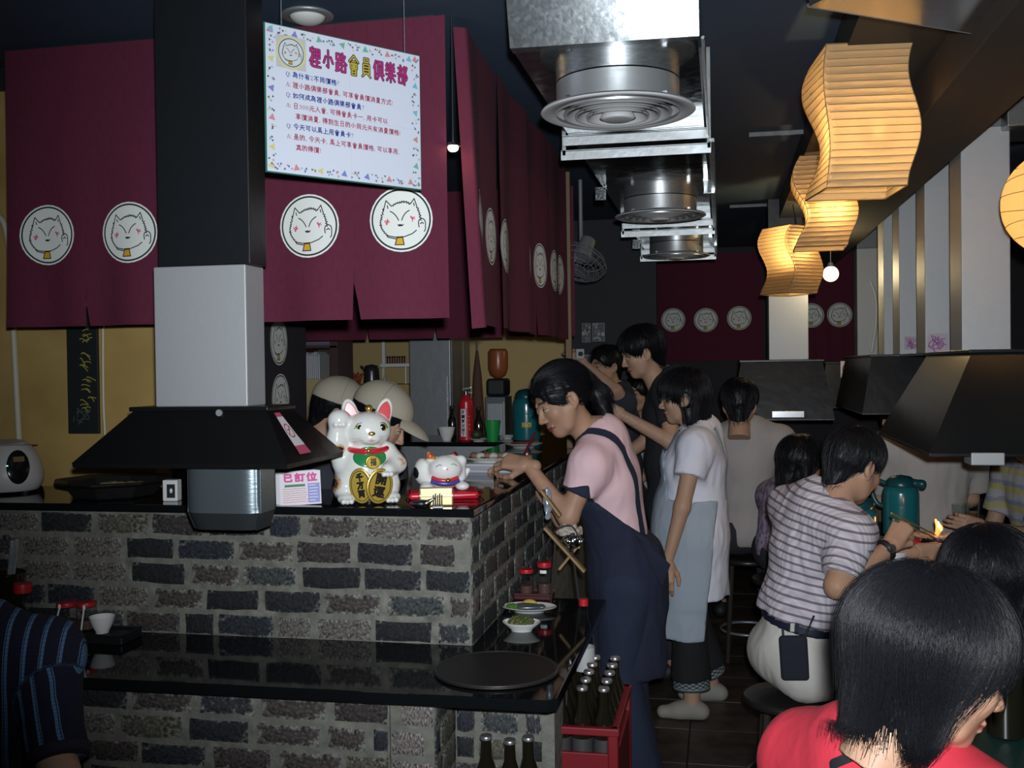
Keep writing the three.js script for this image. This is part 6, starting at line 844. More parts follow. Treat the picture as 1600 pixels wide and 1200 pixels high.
function shirt(P, mat, { infl = 0.016, sleeve = 0.55, sleeveLoose = 0.018, hem = 0.02, drop = 0, name = 'shirt', cell = 0.009, amp = 0.006, uv, color, collar = 0.07, tail = 0, shorten = 0 } = {}) {
  const hemP = P.spine(0).addScaledVector(P.up, -hem), list = [P.torso(infl)];
  if (tail) list.push(cap(P.spine(0.3), P.spine(0).addScaledVector(P.up, -hem - 0.05), 0.12 + infl, 0.13 + infl + tail));
  let body = cut(join(0.06, ...list), hemP, P.up.clone().negate());
  body = less(body, cap(P.spine(1.0, 0.012), P.spine(1.2, 0.05), collar * 0.9, collar * 1.25), 0.008);
  const sl = [0, 1].map((k) => { const e = sleeve, a = P.arm(k, sleeveLoose, 0, e), m = [P.sh[k], P.el[k], P.wr[k]], end = e <= 1 ? m[0].clone().lerp(m[1], e) : m[1].clone().lerp(m[2], e - 1), d = e <= 1 ? m[1].clone().sub(m[0]) : m[2].clone().sub(m[1]); return cut(a, end, d); });
  const fld = folds(join(0.03, body, ...sl), P, amp, 1, P.neck.x * 7);
  P.shirtField = fld; return obj(name, nets(fld, cell, { uv, color }), mat, P.t);
}
function trousers(P, mat, { infl = 0.016, to = 1.9, name = 'trousers', waist = 0.16, cell = 0.011, amp = 0.006, flare = 0 } = {}) {
  const legs = [0, 1].map((k) => { const e = P.kn[k].clone().lerp(P.an[k], to - 1), l = P.leg(k, infl, to); return cut(flare ? join(0.03, l, cap(P.kn[k], e, 0.06 + infl, 0.05 + infl + flare)) : l, e.clone().addScaledVector(P.an[k].clone().sub(P.kn[k]).normalize(), 0.0), P.an[k].clone().sub(P.kn[k])); });
  const top = cut(P.torso(infl * 0.9), P.spine(waist), P.up);
  return obj(name, nets(folds(join(0.04, top, ...legs), P, amp), cell), mat, P.t);
}
function shoes(P, mat) { for (const k of [0, 1]) { const a = P.an[k]; const y0 = a.y - 0.078; obj('shoe', nets(cut(join(0.03, cap(V(a.x, y0 + 0.035, a.z).addScaledVector(P.f, -0.04), V(a.x, y0 + 0.026, a.z).addScaledVector(P.f, 0.13), 0.038, 0.03), cap(V(a.x, y0 + 0.06, a.z), V(a.x, y0 + 0.04, a.z).addScaledVector(P.f, 0.06), 0.04, 0.036)), V(0, y0, 0), V(0, -1, 0)), 0.006), mat, P.t); } }
const hairMat = phys(rgb(0.006, 0.006, 0.008), 0.42, { specularIntensity: 0.45 });
const clipTo = (f, ...planes) => planes.reduce((g, [p, n]) => cut(g, p, n), f);
const HAIR = {
  short: () => clipTo(less(join(0.03, ell(V(0, 0.047, -0.022), 0.09, 0.09, 0.109), cap(V(0, -0.01, -0.062), V(0, -0.085, -0.068), 0.06, 0.036)), ell(V(0, -0.03, 0.105), 0.074, 0.098, 0.062), 0.012), [V(0, -0.022, 0.03), V(0, -1, 0.62)]),
  full: () => clipTo(less(join(0.03, ell(V(0, 0.05, -0.024), 0.096, 0.097, 0.117), cap(V(0, -0.01, -0.066), V(0, -0.09, -0.07), 0.066, 0.04)), ell(V(0, -0.045, 0.105), 0.07, 0.098, 0.068), 0.012), [V(0, -0.035, 0.02), V(0, -1, 0.55)]),
  bob: () => clipTo(less(join(0.03, ell(V(0, 0.04, -0.024), 0.098, 0.1, 0.118), cap(V(0.062, 0.02, -0.03), V(0.066, -0.1, -0.02), 0.042, 0.03), cap(V(-0.062, 0.02, -0.03), V(-0.066, -0.1, -0.02), 0.042, 0.03), cap(V(0, 0.0, -0.07), V(0, -0.115, -0.07), 0.07, 0.052)), ell(V(0, -0.05, 0.1), 0.066, 0.11, 0.075), 0.012), [V(0, -0.125, 0), V(0, -1, 0.12)]),
  tied: () => join(0.015, clipTo(less(ell(V(0, 0.042, -0.024), 0.091, 0.093, 0.113), ell(V(0, -0.045, 0.105), 0.076, 0.108, 0.072), 0.012), [V(0, -0.012, 0.03), V(0, -1, 0.55)]), cap(V(0, 0.02, -0.125), V(0, -0.05, -0.15), 0.032, 0.034), cap(V(0, -0.05, -0.15), V(0, -0.2, -0.12), 0.036, 0.018)),
  long: () => clipTo(less(join(0.04, ell(V(0, 0.042, -0.022), 0.092, 0.094, 0.108), cap(V(0.052, 0.03, -0.03), V(0.05, -0.1, -0.015), 0.045, 0.026), cap(V(-0.052, 0.03, -0.03), V(-0.05, -0.1, -0.015), 0.045, 0.026), cap(V(0, 0.02, -0.066), V(0, -0.13, -0.06), 0.064, 0.036)), ell(V(0, -0.075, 0.1), 0.12, 0.088, 0.058), 0.012), [V(0, -0.125, 0), V(0, -1, 0)], [V(0, -0.012, 0.062), V(0, -0.1, 0.13)]),
  capped: () => clipTo(HAIR.short(), [V(0, 0.05, 0), V(0, 1, 0)]),
};
function hairFor(P, style, n = 500, { seed = 1, len = 0.16, r = 0.0011, cell = 0.005, mat = hairMat, loose = 0.3, lumpy = 1, floorY = -9, crown = V(0, 0.13, -0.05), pull = null, ears = 0 } = {}) {
  let f = HAIR[style](); if (ears) f = less(f, join(0.004, ell(V(0.09, -0.01, -0.008), 0.03, 0.034, 0.026), ell(V(-0.09, -0.01, -0.008), 0.03, 0.034, 0.026)), 0.006);
  const rough = bend(f, (x, y, z) => lumpy * (0.0035 * noise(x * 60 + seed, y * 22, z * 60) + 0.002 * noise(x * 150, y * 40 + seed, z * 150)), 0.01), R = rng(seed), pos = [], nor = [], c0 = V(0, 0.03, -0.03);
  const geos = [nets(rough, cell)];
  for (let i = 0; i < n; i++) {
    const d = V(R() * 2 - 1, R() * 2 - 0.7, R() * 2 - 1.1).normalize(); let p = c0.clone(), k = 0; for (; k < 60; k++) { const v = f(p.x, p.y, p.z); if (v > 0.0005) break; p.addScaledVector(d, Math.max(0.002, -v * 0.7)); } if (k === 60) continue;
    const N = 9, L = len * (0.5 + R() * 0.7), step = L / N, clump = lumpy > 1 ? 0.004 * noise(d.x * 14, d.y * 5, d.z * 14) * lumpy : 0, rr = r * (0.6 + 0.8 * R()), off = 0.001 + clump + R() * 0.004 * (1 + loose), pts = [], ph = R() * 6, fl = R() * 0.035;
    for (let s = 0; s <= N; s++) {
      pts.push(p.clone()); const g = grad(f, p), away = p.clone().sub(crown); away.y *= 0.4; const dir = pull && p.z > pull.z + 0.015 ? pull.clone().sub(p).normalize() : away.normalize().multiplyScalar(0.8).add(V(0.12 * Math.sin(ph + s * 0.6), pull && p.z > pull.z + 0.015 ? 0.05 : -0.85, 0.12 * Math.cos(ph + s * 0.7))).normalize(); dir.addScaledVector(g, -dir.dot(g)); if (dir.lengthSq() < 1e-4) break; dir.normalize(); if (p.y < floorY - fl) break; p = p.clone().addScaledVector(dir, step); const v = f(p.x, p.y, p.z); if (v < off) p.addScaledVector(grad(f, p), off - v); else if (v > off * 3 && s < N - 2) p.addScaledVector(grad(f, p), -(v - off * 3) * 0.7);
    }
    for (let s = 0; s + 1 < pts.length; s++) { const a = pts[s], b = pts[s + 1], g = grad(f, a), tn = b.clone().sub(a).normalize(), sd = tn.clone().cross(g).normalize(), w0 = rr * (1 - s / N * 0.8), w1 = rr * (1 - (s + 1) / N * 0.8), up2 = g.clone(); const quad = (u0, v0, u1, v1) => { const A = a.clone().addScaledVector(sd, u0 * w0).addScaledVector(up2, v0 * w0), B = a.clone().addScaledVector(sd, u1 * w0).addScaledVector(up2, v1 * w0), C = b.clone().addScaledVector(sd, u1 * w1).addScaledVector(up2, v1 * w1), D = b.clone().addScaledVector(sd, u0 * w1).addScaledVector(up2, v0 * w1); for (const [q2, uu, vv] of [[A, u0, v0], [B, u1, v1], [C, u1, v1], [A, u0, v0], [C, u1, v1], [D, u0, v0]]) { pos.push(q2.x, q2.y, q2.z); const m = sd.clone().multiplyScalar(uu * 0.8).addScaledVector(up2, vv + 0.2).normalize(); nor.push(m.x, m.y, m.z); } }; quad(-1, 0, 0, 1); quad(0, 1, 1, 0); }
  }
  if (pos.length) { const g = new THREE.BufferGeometry(); g.setAttribute('position', new THREE.Float32BufferAttribute(pos, 3)); g.setAttribute('normal', new THREE.Float32BufferAttribute(nor, 3)); geos.push(g); }
  const m = obj('hair', geos.map((g) => g.applyMatrix4(P.hm)), mat, P.t); return m;
}
const headPart = (P, name, g, mat) => obj(name, [].concat(g).map((k) => k.applyMatrix4(P.hm)), mat, P.t);
const onSkin = (f, p, off) => { const q = p.clone(); for (let i = 0; i < 12; i++) q.addScaledVector(grad(f, q), -(f(q.x, q.y, q.z) - off) * 0.8); return q; };
function ribbon(f, pts, w, off = 0.004) {   // a flat strap that follows a surface
  const c = new THREE.CatmullRomCurve3(pts), n = 40, P2 = (u, v) => { const p = onSkin(f, c.getPoint(u), off), g = grad(f, p, 0.006), tn = c.getTangent(u), s = tn.cross(g).normalize(); return onSkin(f, p.addScaledVector(s, (v - 0.5) * w), off); };
  return grid(n, 3, (u, v) => P2(u, v));
}
const capMat = cloth(rgb(0.42, 0.37, 0.29));
function baseballCap(P) {
  const dome = cut(ell(V(0, 0.05, -0.019), 0.097, 0.098, 0.117), V(0, 0.044, 0), V(0, -1, 0.1)), vis = both(cut(ell(V(0, 0.005, 0.09), 0.078, 0.055, 0.1), V(0, 0.05, 0.05), V(0, 0, -1)), bend(ell(V(0, 0.0, 0.09), 0.09, 0.053, 0.11), () => 0.0));
  const shell = less(ell(V(0, 0.005, 0.09), 0.08, 0.056, 0.105), ell(V(0, -0.001, 0.086), 0.082, 0.055, 0.104), 0.003), visor = cut(cut(shell, V(0, 0.046, 0.07), V(0, -0.4, -1)), V(0, 0.022, 0), V(0, -1, 0));
  const c = headPart(P, 'cap', nets(dome, 0.0035), capMat); piece('visor', nets(visor, 0.0028).applyMatrix4(P.hm), capMat, c); piece('button', ball(0.008, 0, 0.146, -0.02, 1, 0.5, 1).applyMatrix4(P.hm), capMat, c);
  const seams = []; for (let k = 0; k < 3; k++) { const a = k * PI / 3; seams.push(tube([...Array(15)].map((_, i) => { const th = lerp(-1.45, 1.45, i / 14); return V(Math.sin(th) * Math.cos(a) * 0.097, 0.05 + Math.cos(th) * 0.098, -0.019 + Math.sin(th) * Math.sin(a) * 0.117); }), 0.0011, 40, 5)); } piece('seam', merged(seams).applyMatrix4(P.hm), cloth(rgb(0.3, 0.26, 0.2)), c);
}

{ // ------ the waitress who leans on the bar, writing
  const P = person({ kind: 'female', label: 'waitress in a pink t-shirt and navy apron leaning on the bar, looking down and writing', hip: at(982, 905, 3.86), neck: at(937, 676, 3.78), head: at(875, 628, 3.73), f: V(-1, 0, -0.05), gaze: dirv(-0.8, -0.38, -0.42), headUp: dirv(-0.25, 0.06, 1), w: 0.98, tint: new THREE.Color(0.85, 0.8, 0.78), cell: 0.011,
    hands: [at(824, 726, 3.72), at(812, 722, 3.98)], elbows: [at(888, 808, 3.64), at(880, 812, 4.02)], grips: ['pen', 'relaxed'], handDir: [dirv(-0.9, 0.3, 0.15), dirv(-0.95, -0.1, -0.1)], palm: [dirv(-0.2, 0.75, -0.6), V(0, -1, 0.1)], shoulders: [dirv(-0.05, 0, -0.02).multiplyScalar(0.02), null], footShift: V(0.03, 0, 0.0), headSize: 1.02 });
  hairFor(P, 'tied', 1500, { seed: 4, ears: 1, len: 0.15, r: 0.0012, pull: V(0, 0.0, -0.14) });
  shirt(P, cloth(rgb(0.74, 0.5, 0.54)), { sleeve: 0.52, infl: 0.012, sleeveLoose: 0.022, cell: 0.007, amp: 0.005, collar: 0.06 });
  trousers(P, cloth(rgb(0.015, 0.022, 0.05)), { flare: 0.03, to: 1.95 }); shoes(P, std(rgb(0.03, 0.03, 0.035), 0.6));
  const navy = cloth(rgb(0.013, 0.017, 0.04)), a = onZ(903, 765, P.hip.z + 0.2), b = onZ(996, 838, P.hip.z + 0.2), n = V(-(b.y - a.y), b.x - a.x, 0).normalize(); if (n.y < 0) n.negate();
  const skirt = join(0.06, P.torso(0.024), cap(P.spine(0.1), V(P.hip.x + 0.0, 0.5, P.hip.z), 0.125, 0.14), cap(P.spine(0.25, -0.02), V(P.hip.x + 0.05, 0.72, P.hip.z), 0.11, 0.09));
  obj('apron', nets(folds(clipTo(skirt, [a, n], [V(0, 0.46, 0), V(0, -1, 0)]), P, 0.008), 0.0095), navy, P.t);
  obj('apron_strap', ribbon(P.shirtField, [P.spine(0.8, 0.11, 0.07), P.spine(0.93, 0.07, 0.085), P.spine(1.0, 0.0, 0.09), P.spine(0.93, -0.09, 0.085), P.spine(0.75, -0.13, 0.08), P.spine(0.5, -0.13, 0.075), P.spine(0.25, -0.12, 0.07)], 0.034, 0.004), navy, P.t);
  obj('apron_bib', nets(clipTo(bend(P.shirtField, () => 0.006), [P.spine(0.78), P.up], [P.spine(0.3, 0.055), P.fw.clone().negate().addScaledVector(P.up, -0.12)], [P.spine(0.1), P.up.clone().negate()]), 0.008), navy, P.t);
  obj('apron_tie', [grid(8, 10, (u, v) => at(990 + v * 44 + u * 14 * v, 832 + v * 84 - u * 34 * v, 3.7 - 0.03 * Math.sin(v * 3) + 0.03 * u))], navy, P.t);
  const h = P.hand(0).elements, pp = at(824, 722, 3.7), pen = thing('pen', 'dark red pen held upright in the hand of the waitress', 'pen'); obj('barrel', rod(at(836, 676, 3.7), at(812, 724, 3.78), 0.005, 0.004), phys(rgb(0.12, 0.01, 0.02), 0.3), pen); obj('tip', rod(at(812, 724, 3.78), at(809, 730, 3.787), 0.004, 0.0008), M.chrome, pen);
}
{ // ------ the second waitress
  const P = person({ kind: 'female', label: 'waitress with glasses in a white blouse and pale blue apron standing in the aisle', hip: at(1086, 842, 4.78), neck: at(1090, 672, 4.76), head: at(1064, 622, 4.73), f: V(-1, 0, 0.0), gaze: dirv(-1, 0.05, -0.12), cell: 0.012, bulk: 1.1,
    hands: [at(1043, 878, 4.55), at(1020, 850, 4.95)], elbows: [at(1066, 792, 4.54), null], grips: ['relaxed', 'relaxed'], handDir: [dirv(-0.1, -0.1, -1), null], footShift: V(0, 0, 0.0), headSize: 0.98, ankles: [V(at(1082, 1100, 4.72).x, 0.08, at(1082, 1100, 4.72).z + 0.03), V(at(1112, 1085, 4.95).x, 0.08, at(1112, 1085, 4.95).z)] });
  hairFor(P, 'bob', 1300, { seed: 6, len: 0.15, r: 0.0013, ears: 1 });
  shirt(P, cloth(rgb(0.76, 0.76, 0.86)), { sleeve: 0.5, infl: 0.018, sleeveLoose: 0.032, hem: 0.25, tail: 0.015, cell: 0.009, amp: 0.01, name: 'blouse' });
  trousers(P, cloth(rgb(0.012, 0.012, 0.014)), { to: 1.72, infl: 0.012, flare: 0.03, waist: 0.05 });
  for (const k of [0, 1]) { const a = P.kn[k].clone().lerp(P.an[k], 0.66), b = P.kn[k].clone().lerp(P.an[k], 0.84); const tex = dataTex(128, (u, v) => { const band = v < 0.12 || v > 0.88 ? 0.2 : v < 0.2 || v > 0.8 ? 0.75 : 0.5 + 0.5 * Math.sin(u * 2 * PI * 16) * Math.sin(v * 24); return [0.55 * band + 0.1, 0.62 * band + 0.1, 0.6 * band + 0.12]; }); obj('embroidered_cuff', new THREE.CylinderGeometry(0.082, 0.084, a.distanceTo(b), 32, 1).applyQuaternion(new THREE.Quaternion().setFromUnitVectors(V(0, 1, 0), a.clone().sub(b).normalize())).translate((a.x + b.x) / 2, (a.y + b.y) / 2, (a.z + b.z) / 2), std(0xffffff, 0.8, 0, { map: tex }), P.t); }
  shoes(P, std(rgb(0.3, 0.28, 0.24), 0.7));
  const blue = cloth(rgb(0.37, 0.43, 0.5)), z = P.hip.z + 0.2, skirt = join(0.05, bend(P.shirtField, () => 0.009), cap(P.spine(0.3, 0.04), V(P.hip.x - 0.06, 0.38, P.hip.z), 0.15, 0.175), cap(P.spine(0.1, 0.02), V(P.hip.x - 0.01, 0.38, P.hip.z), 0.165, 0.175)), yTop = onZ(1080, 786, z).y, yBib = onZ(1060, 700, z).y, xf = onZ(1042, 760, z).x, xb = onZ(1120, 800, z).x;
  const arms = join(0.01, P.arm(0, 0.045), P.arm(1, 0.045)), keep = boxed((x, y, zz) => Math.max(skirt(x, y, zz), -arms(x, y, zz), Math.min(Math.max(y - yTop, x - xb + 0.1 * (yTop - y)), Math.max(x - xf + 0.1 * (y - yTop), y - yBib))), ...skirt.box);
  obj('apron', nets(folds(cut(keep, V(0, onZ(1060, 1004, z).y, 0), V(0, -1, 0)), P, 0.007), 0.0085), blue, P.t);
  obj('apron_strap', ribbon(P.shirtField, [P.spine(0.8, 0.12, 0.07), P.spine(0.95, 0.07, 0.08), P.spine(1.0, 0.0, 0.085), P.spine(0.93, -0.09, 0.08), P.spine(0.7, -0.14, 0.075), P.spine(0.4, -0.14, 0.07)], 0.03, 0.004), blue, P.t);
  headPart(P, 'glasses', [new THREE.TorusGeometry(0.02, 0.0022, 6, 28).scale(1.15, 0.75, 1).translate(0.034, 0.004, 0.098), new THREE.TorusGeometry(0.02, 0.0022, 6, 28).scale(1.15, 0.75, 1).translate(-0.034, 0.004, 0.098), rod(V(-0.012, 0.008, 0.1), V(0.012, 0.008, 0.1), 0.0022), bar(V(0.058, 0.008, 0.096), V(0.084, 0.012, -0.01), 0.004, 0.007), bar(V(-0.058, 0.008, 0.096), V(-0.084, 0.012, -0.01), 0.004, 0.007)], M.black);
}
{ // ------ the man in black behind her
  const P = person({ label: 'young man in a black t-shirt standing behind the two waitresses, one arm stretched forward', hip: at(1045, 795, 5.35), neck: at(1040, 588, 5.3), head: at(1000, 553, 5.24), f: V(-1, 0, 0.1), gaze: dirv(-0.95, -0.15, -0.3), cell: 0.013, hands: [at(972, 648, 5.0), null], elbows: [at(1050, 692, 5.02), null], grips: ['relaxed', 'relaxed'], handDir: [dirv(-0.9, 0.1, 0.4), null] });
  hairFor(P, 'full', 900, { seed: 8, len: 0.1, r: 0.0014, ears: 1 }); shirt(P, cloth(rgb(0.016, 0.018, 0.024)), { sleeve: 0.6 }); trousers(P, cloth(rgb(0.02, 0.022, 0.035))); shoes(P, M.black);
}
{ // ------ two people farther back in the aisle
  const P = person({ label: 'dim person in a dark collared shirt far down the aisle, raising an arm', hip: at(984, 790, 6.45), neck: at(964, 610, 6.45), head: at(945, 573, 6.41), f: V(-1, 0, 0.3), gaze: dirv(-0.8, -0.5, -0.1), cell: 0.015, hands: [at(912, 568, 6.25), null], elbows: [at(962, 610, 6.2), null] });
  hairFor(P, 'short', 300, { seed: 10, cell: 0.007 }); shirt(P, cloth(rgb(0.03, 0.035, 0.055)), { sleeve: 0.6, cell: 0.012 }); trousers(P, cloth(rgb(0.02, 0.02, 0.03)), { cell: 0.014 }); shoes(P, M.black);
  const c = thing('camera_phone', 'small pale device held up in the raised hand down the aisle', 'phone', at(906, 553, 6.19), 0.4); obj('case', box(0.05, 0.06, 0.02, 0, 0, 0, 0.004), M.grey, c); obj('lens', cyl(0.014, 0.014, 0.012, 0, 0, 0, 20).rotateX(PI / 2).translate(0, 0, 0.012), M.black, c);
  const Q = person({ kind: 'female', label: 'person with a small ruddy face and white shirt seen past the man in black', hip: at(1018, 790, 6.8), neck: at(1010, 648, 6.8), head: at(1000, 615, 6.78), f: V(-0.7, 0, 0.7), gaze: dirv(-0.7, -0.7, -0.1), cell: 0.016 });
  hairFor(Q, 'bob', 250, { seed: 12, cell: 0.007 }); shirt(Q, cloth(rgb(0.5, 0.5, 0.55)), { cell: 0.013 }); trousers(Q, cloth(rgb(0.02, 0.02, 0.03)), { cell: 0.014 }); shoes(Q, M.black);
}
{ // ------ seated people along the middle tables
  const P = person({ label: 'seated diner in a grey t-shirt seen from behind in the middle of the hall', hip: at(1168, 836, 5.65), neck: at(1166, 668, 5.6), head: at(1156, 634, 5.55), f: dirv(0.15, 1), gaze: dirv(0.3, 1, -0.2), sit: true, cell: 0.013, w: 0.95 });
  hairFor(P, 'full', 700, { seed: 14, len: 0.1, r: 0.0015 }); shirt(P, cloth(rgb(0.43, 0.39, 0.38)), { sleeve: 0.7, sleeveLoose: 0.028, cell: 0.011, infl: 0.02, hem: 0.04 }); trousers(P, cloth(rgb(0.03, 0.03, 0.04)), { cell: 0.013 }); shoes(P, M.black); stool('dark round stool under the diner in grey', P.hip.clone(), P.hip.y - 0.115);
  const Q = person({ kind: 'female', label: 'dark-haired diner in a purple patterned blouse sitting behind the striped-shirt man', hip: at(1225, 866, 5.15), neck: at(1238, 768, 5.12), head: at(1256, 724, 5.08), f: dirv(0.9, 0.4), gaze: dirv(0.9, 0.3, -0.25), sit: true, cell: 0.014 });
  hairFor(Q, 'bob', 600, { seed: 15, len: 0.12, r: 0.0015 }); shirt(Q, cloth(0xffffff, { vertexColors: true }), { cell: 0.01, color: (x, y, z) => noise(x * 45, y * 45, z * 45) > 0.05 ? [0.2, 0.13, 0.22] : [0.36, 0.3, 0.4], name: 'blouse' }); trousers(Q, cloth(rgb(0.03, 0.03, 0.04)), { cell: 0.014 }); shoes(Q, M.black); stool('dark round stool under the diner in the purple blouse', Q.hip.clone(), Q.hip.y - 0.115);
}
{ // ------ the man in the striped polo shirt
  const P = person({ label: 'seated man in a white striped polo shirt eating with chopsticks at the long table', hip: at(1238, 1030, 3.62), neck: at(1284, 782, 3.56), head: at(1336, 730, 3.52), f: V(0.86, 0, -0.5), gaze: dirv(0.82, 0.42, -0.42), headUp: dirv(0.25, 0.1, 1), sit: true, cell: 0.011, w: 0.93, tint: new THREE.Color(0.92, 0.86, 0.82), hands: [at(1430, 862, 3.78), at(1392, 853, 3.42)], elbows: [null, at(1308, 916, 3.34)], grips: ['relaxed', 'grip'], handDir: [null, dirv(0.55, 0.2, 0.75)], palm: [null, dirv(0.3, 0.8, -0.3)] });
  hairFor(P, 'short', 1600, { seed: 17, ears: 1, len: 0.075, r: 0.0013 });
  const stripe = dataTex(64, (u, v) => { const s = v < 0.27 ? 1 : 0, e = 0.93 + 0.07 * Math.sin(u * 2 * PI * 16); return s ? [0.56 * e, 0.5 * e, 0.54 * e] : [0.9 * e, 0.88 * e, 0.91 * e]; }), armR = P.arm(1, 0.02, 0, 1), armL = P.arm(0, 0.02, 0, 1), tor = P.torso(0.02), ad = [0, 1].map((k) => P.el[k].clone().sub(P.sh[k]).normalize());
  const uv = (x, y, z) => { const p = V(x, y, z), tb = tor(x, y, z), k = armR(x, y, z) < armL(x, y, z) ? 1 : 0, ta = (k ? armR : armL)(x, y, z); const s = ta < tb - 0.004 ? p.clone().sub(P.sh[k]).dot(ad[k]) * -1 + 0.55 : p.clone().sub(P.hip).dot(P.up); return [(p.dot(P.left) + p.dot(P.fw)) * 4, s / 0.0275]; };
  shirt(P, cloth(rgb(0.84, 0.82, 0.84), { map: stripe }), { sleeve: 0.76, infl: 0.024, sleeveLoose: 0.018, hem: -0.17, tail: 0.015, cell: 0.0065, amp: 0.012, uv, name: 'polo_shirt', collar: 0.062 });
  obj('collar', nets(bend(less(both(cap(P.spine(0.955, 0.0), P.spine(1.08, 0.02), 0.083, 0.068), boxed((x, y, z) => Math.abs(V(x, y, z).sub(P.spine(1.0)).dot(P.up)) - 0.03, [-9, -9, -9], [9, 9, 9])), cap(P.spine(0.95, 0.0), P.spine(1.15, 0.025), 0.074, 0.062), 0.003), () => 0), 0.004, {}), cloth(rgb(0.6, 0.62, 0.72)), P.t);
  const tro = cloth(rgb(0.62, 0.59, 0.54)); trousers(P, tro, { waist: 0.29, infl: 0.024, cell: 0.009, amp: 0.008 }); shoes(P, std(rgb(0.03, 0.025, 0.02), 0.5));
  const ringAt = (a, b, i, name, mat) => obj(name, nets(clipTo(P.torso(i), [P.spine(b), P.up], [P.spine(a), P.up.clone().negate()]), 0.006), mat, P.t); const belt = ringAt(0.225, 0.292, 0.03, 'belt', std(rgb(0.012, 0.018, 0.035), 0.5)); piece('belt_loop', bar(onSkin(P.torso(0.034), at(1222, 990, 3.4), 0), onSkin(P.torso(0.034), at(1219, 964, 3.4), 0), 0.014, 0.006), tro, belt);
  const c = onSkin(P.torso(0.034), at(1231, 1036, 3.35), 0.012), pouch = obj('phone_pouch', new RoundedBoxGeometry(0.092, 0.15, 0.03, 4, 0.014).rotateY(Math.atan2(c.x - P.hip.x, c.z - P.hip.z)).rotateZ(0.05).translate(c.x, c.y, c.z), cloth(rgb(0.012, 0.014, 0.025)), P.t);
  const tr = P.torso(0.04); for (const [a, b, m] of [[[1176, 985], [1204, 1018], [1190, 1003]], [[1276, 975], [1248, 1016], [1262, 995]]]) piece('pouch_strap', tube([a, m, b].map(([x, y]) => onSkin(tr, at(x, y, 3.36), 0.004)), 0.004, 20, 6), M.black, pouch);
  const wa = P.el[1].clone().lerp(P.wr[1], 0.9), wd = P.wr[1].clone().sub(P.el[1]).normalize(); const w = obj('wristwatch', new THREE.TorusGeometry(0.031, 0.0075, 10, 32).scale(1, 1, 1.4).applyQuaternion(new THREE.Quaternion().setFromUnitVectors(V(0, 0, 1), wd)).translate(wa.x, wa.y, wa.z), std(rgb(0.015, 0.015, 0.018), 0.4), P.t); { const q = wa.clone().addScaledVector(dirv(0.2, -0.9, 0.3), 0.034); piece('watch_face', new THREE.CylinderGeometry(0.015, 0.015, 0.008, 24).rotateX(PI / 2).translate(q.x, q.y, q.z), M.chrome, w); }
  const ch = (a, b, words) => { const t = thing('chopstick', words, 'chopstick', V(0, 0, 0), 0, 'chopsticks in the hand'); obj('stick', rod(a, b, 0.0042, 0.0022), M.wood, t); };
  ch(at(1393, 802, 3.4), at(1462, 836, 3.62), 'upper wooden chopstick in the hand of the striped-shirt man'); ch(at(1396, 812, 3.41), at(1462, 841, 3.62), 'lower wooden chopstick in the hand of the striped-shirt man');
  stool('black stool under the man in the striped polo shirt', P.hip.clone(), P.hip.y - 0.125, 0.17);
}
{ // ------ diners beyond the big hood
  const P = person({ label: 'diner in a beige t-shirt seen from behind, head hidden by the big black hood', hip: at(1452, 826, 5.15), neck: at(1452, 680, 5.1), head: at(1458, 640, 5.08), f: dirv(0.1, 1), gaze: dirv(0.2, 1, -0.1), sit: true, cell: 0.013, w: 1.08, bulk: 1.1 });
  hairFor(P, 'short', 250, { seed: 19, cell: 0.007 }); shirt(P, cloth(rgb(0.45, 0.41, 0.38)), { sleeve: 0.8, sleeveLoose: 0.035, infl: 0.026, cell: 0.01, hem: 0.0, amp: 0.009 }); trousers(P, cloth(rgb(0.02, 0.02, 0.025)), { cell: 0.013 }); shoes(P, M.black); stool('dark stool under the diner in beige', P.hip.clone(), P.hip.y - 0.115);
  const Q = person({ label: 'diner in a grey and yellow striped shirt at the right edge, leaning on the table', hip: at(1640, 900, 5.0), neck: at(1622, 722, 4.95), head: at(1606, 680, 4.9), f: dirv(-0.95, -0.3), gaze: dirv(-1, -0.1, -0.25), sit: true, cell: 0.013, bulk: 1.1, hands: [at(1534, 822, 4.5), null], elbows: [at(1606, 838, 4.55), null] });
  hairFor(Q, 'short', 250, { seed: 20, cell: 0.007 }); shirt(Q, cloth(0xffffff, { vertexColors: true }), { sleeve: 0.75, sleeveLoose: 0.028, cell: 0.008, infl: 0.02, color: (x, y, z) => { const s = (((V(x, y, z).sub(Q.hip).dot(Q.up)) / 0.085) % 1 + 1) % 1; return s < 0.36 ? [0.42, 0.38, 0.16] : s < 0.62 ? [0.25, 0.27, 0.36] : [0.4, 0.4, 0.42]; } }); trousers(Q, cloth(rgb(0.02, 0.02, 0.025)), { cell: 0.013 }); shoes(Q, M.black); stool('dark stool under the diner in the yellow striped shirt', Q.hip.clone(), Q.hip.y - 0.115);

}
{
  const P = person({ label: 'diner in a teal shirt, mostly hidden between the big hood and the beige diner', hip: at(1392, 850, 6.35), neck: at(1398, 694, 6.3), head: at(1402, 660, 6.3), f: dirv(0.6, -0.8), gaze: dirv(0.3, -1, -0.1), sit: true, cell: 0.015 });
  hairFor(P, 'short', 0, { cell: 0.008 }); shirt(P, cloth(rgb(0.1, 0.3, 0.33)), { cell: 0.013 }); trousers(P, cloth(rgb(0.02, 0.02, 0.025)), { cell: 0.015 }); shoes(P, M.black); stool('dark stool under the diner in teal', P.hip.clone(), P.hip.y - 0.115);
}
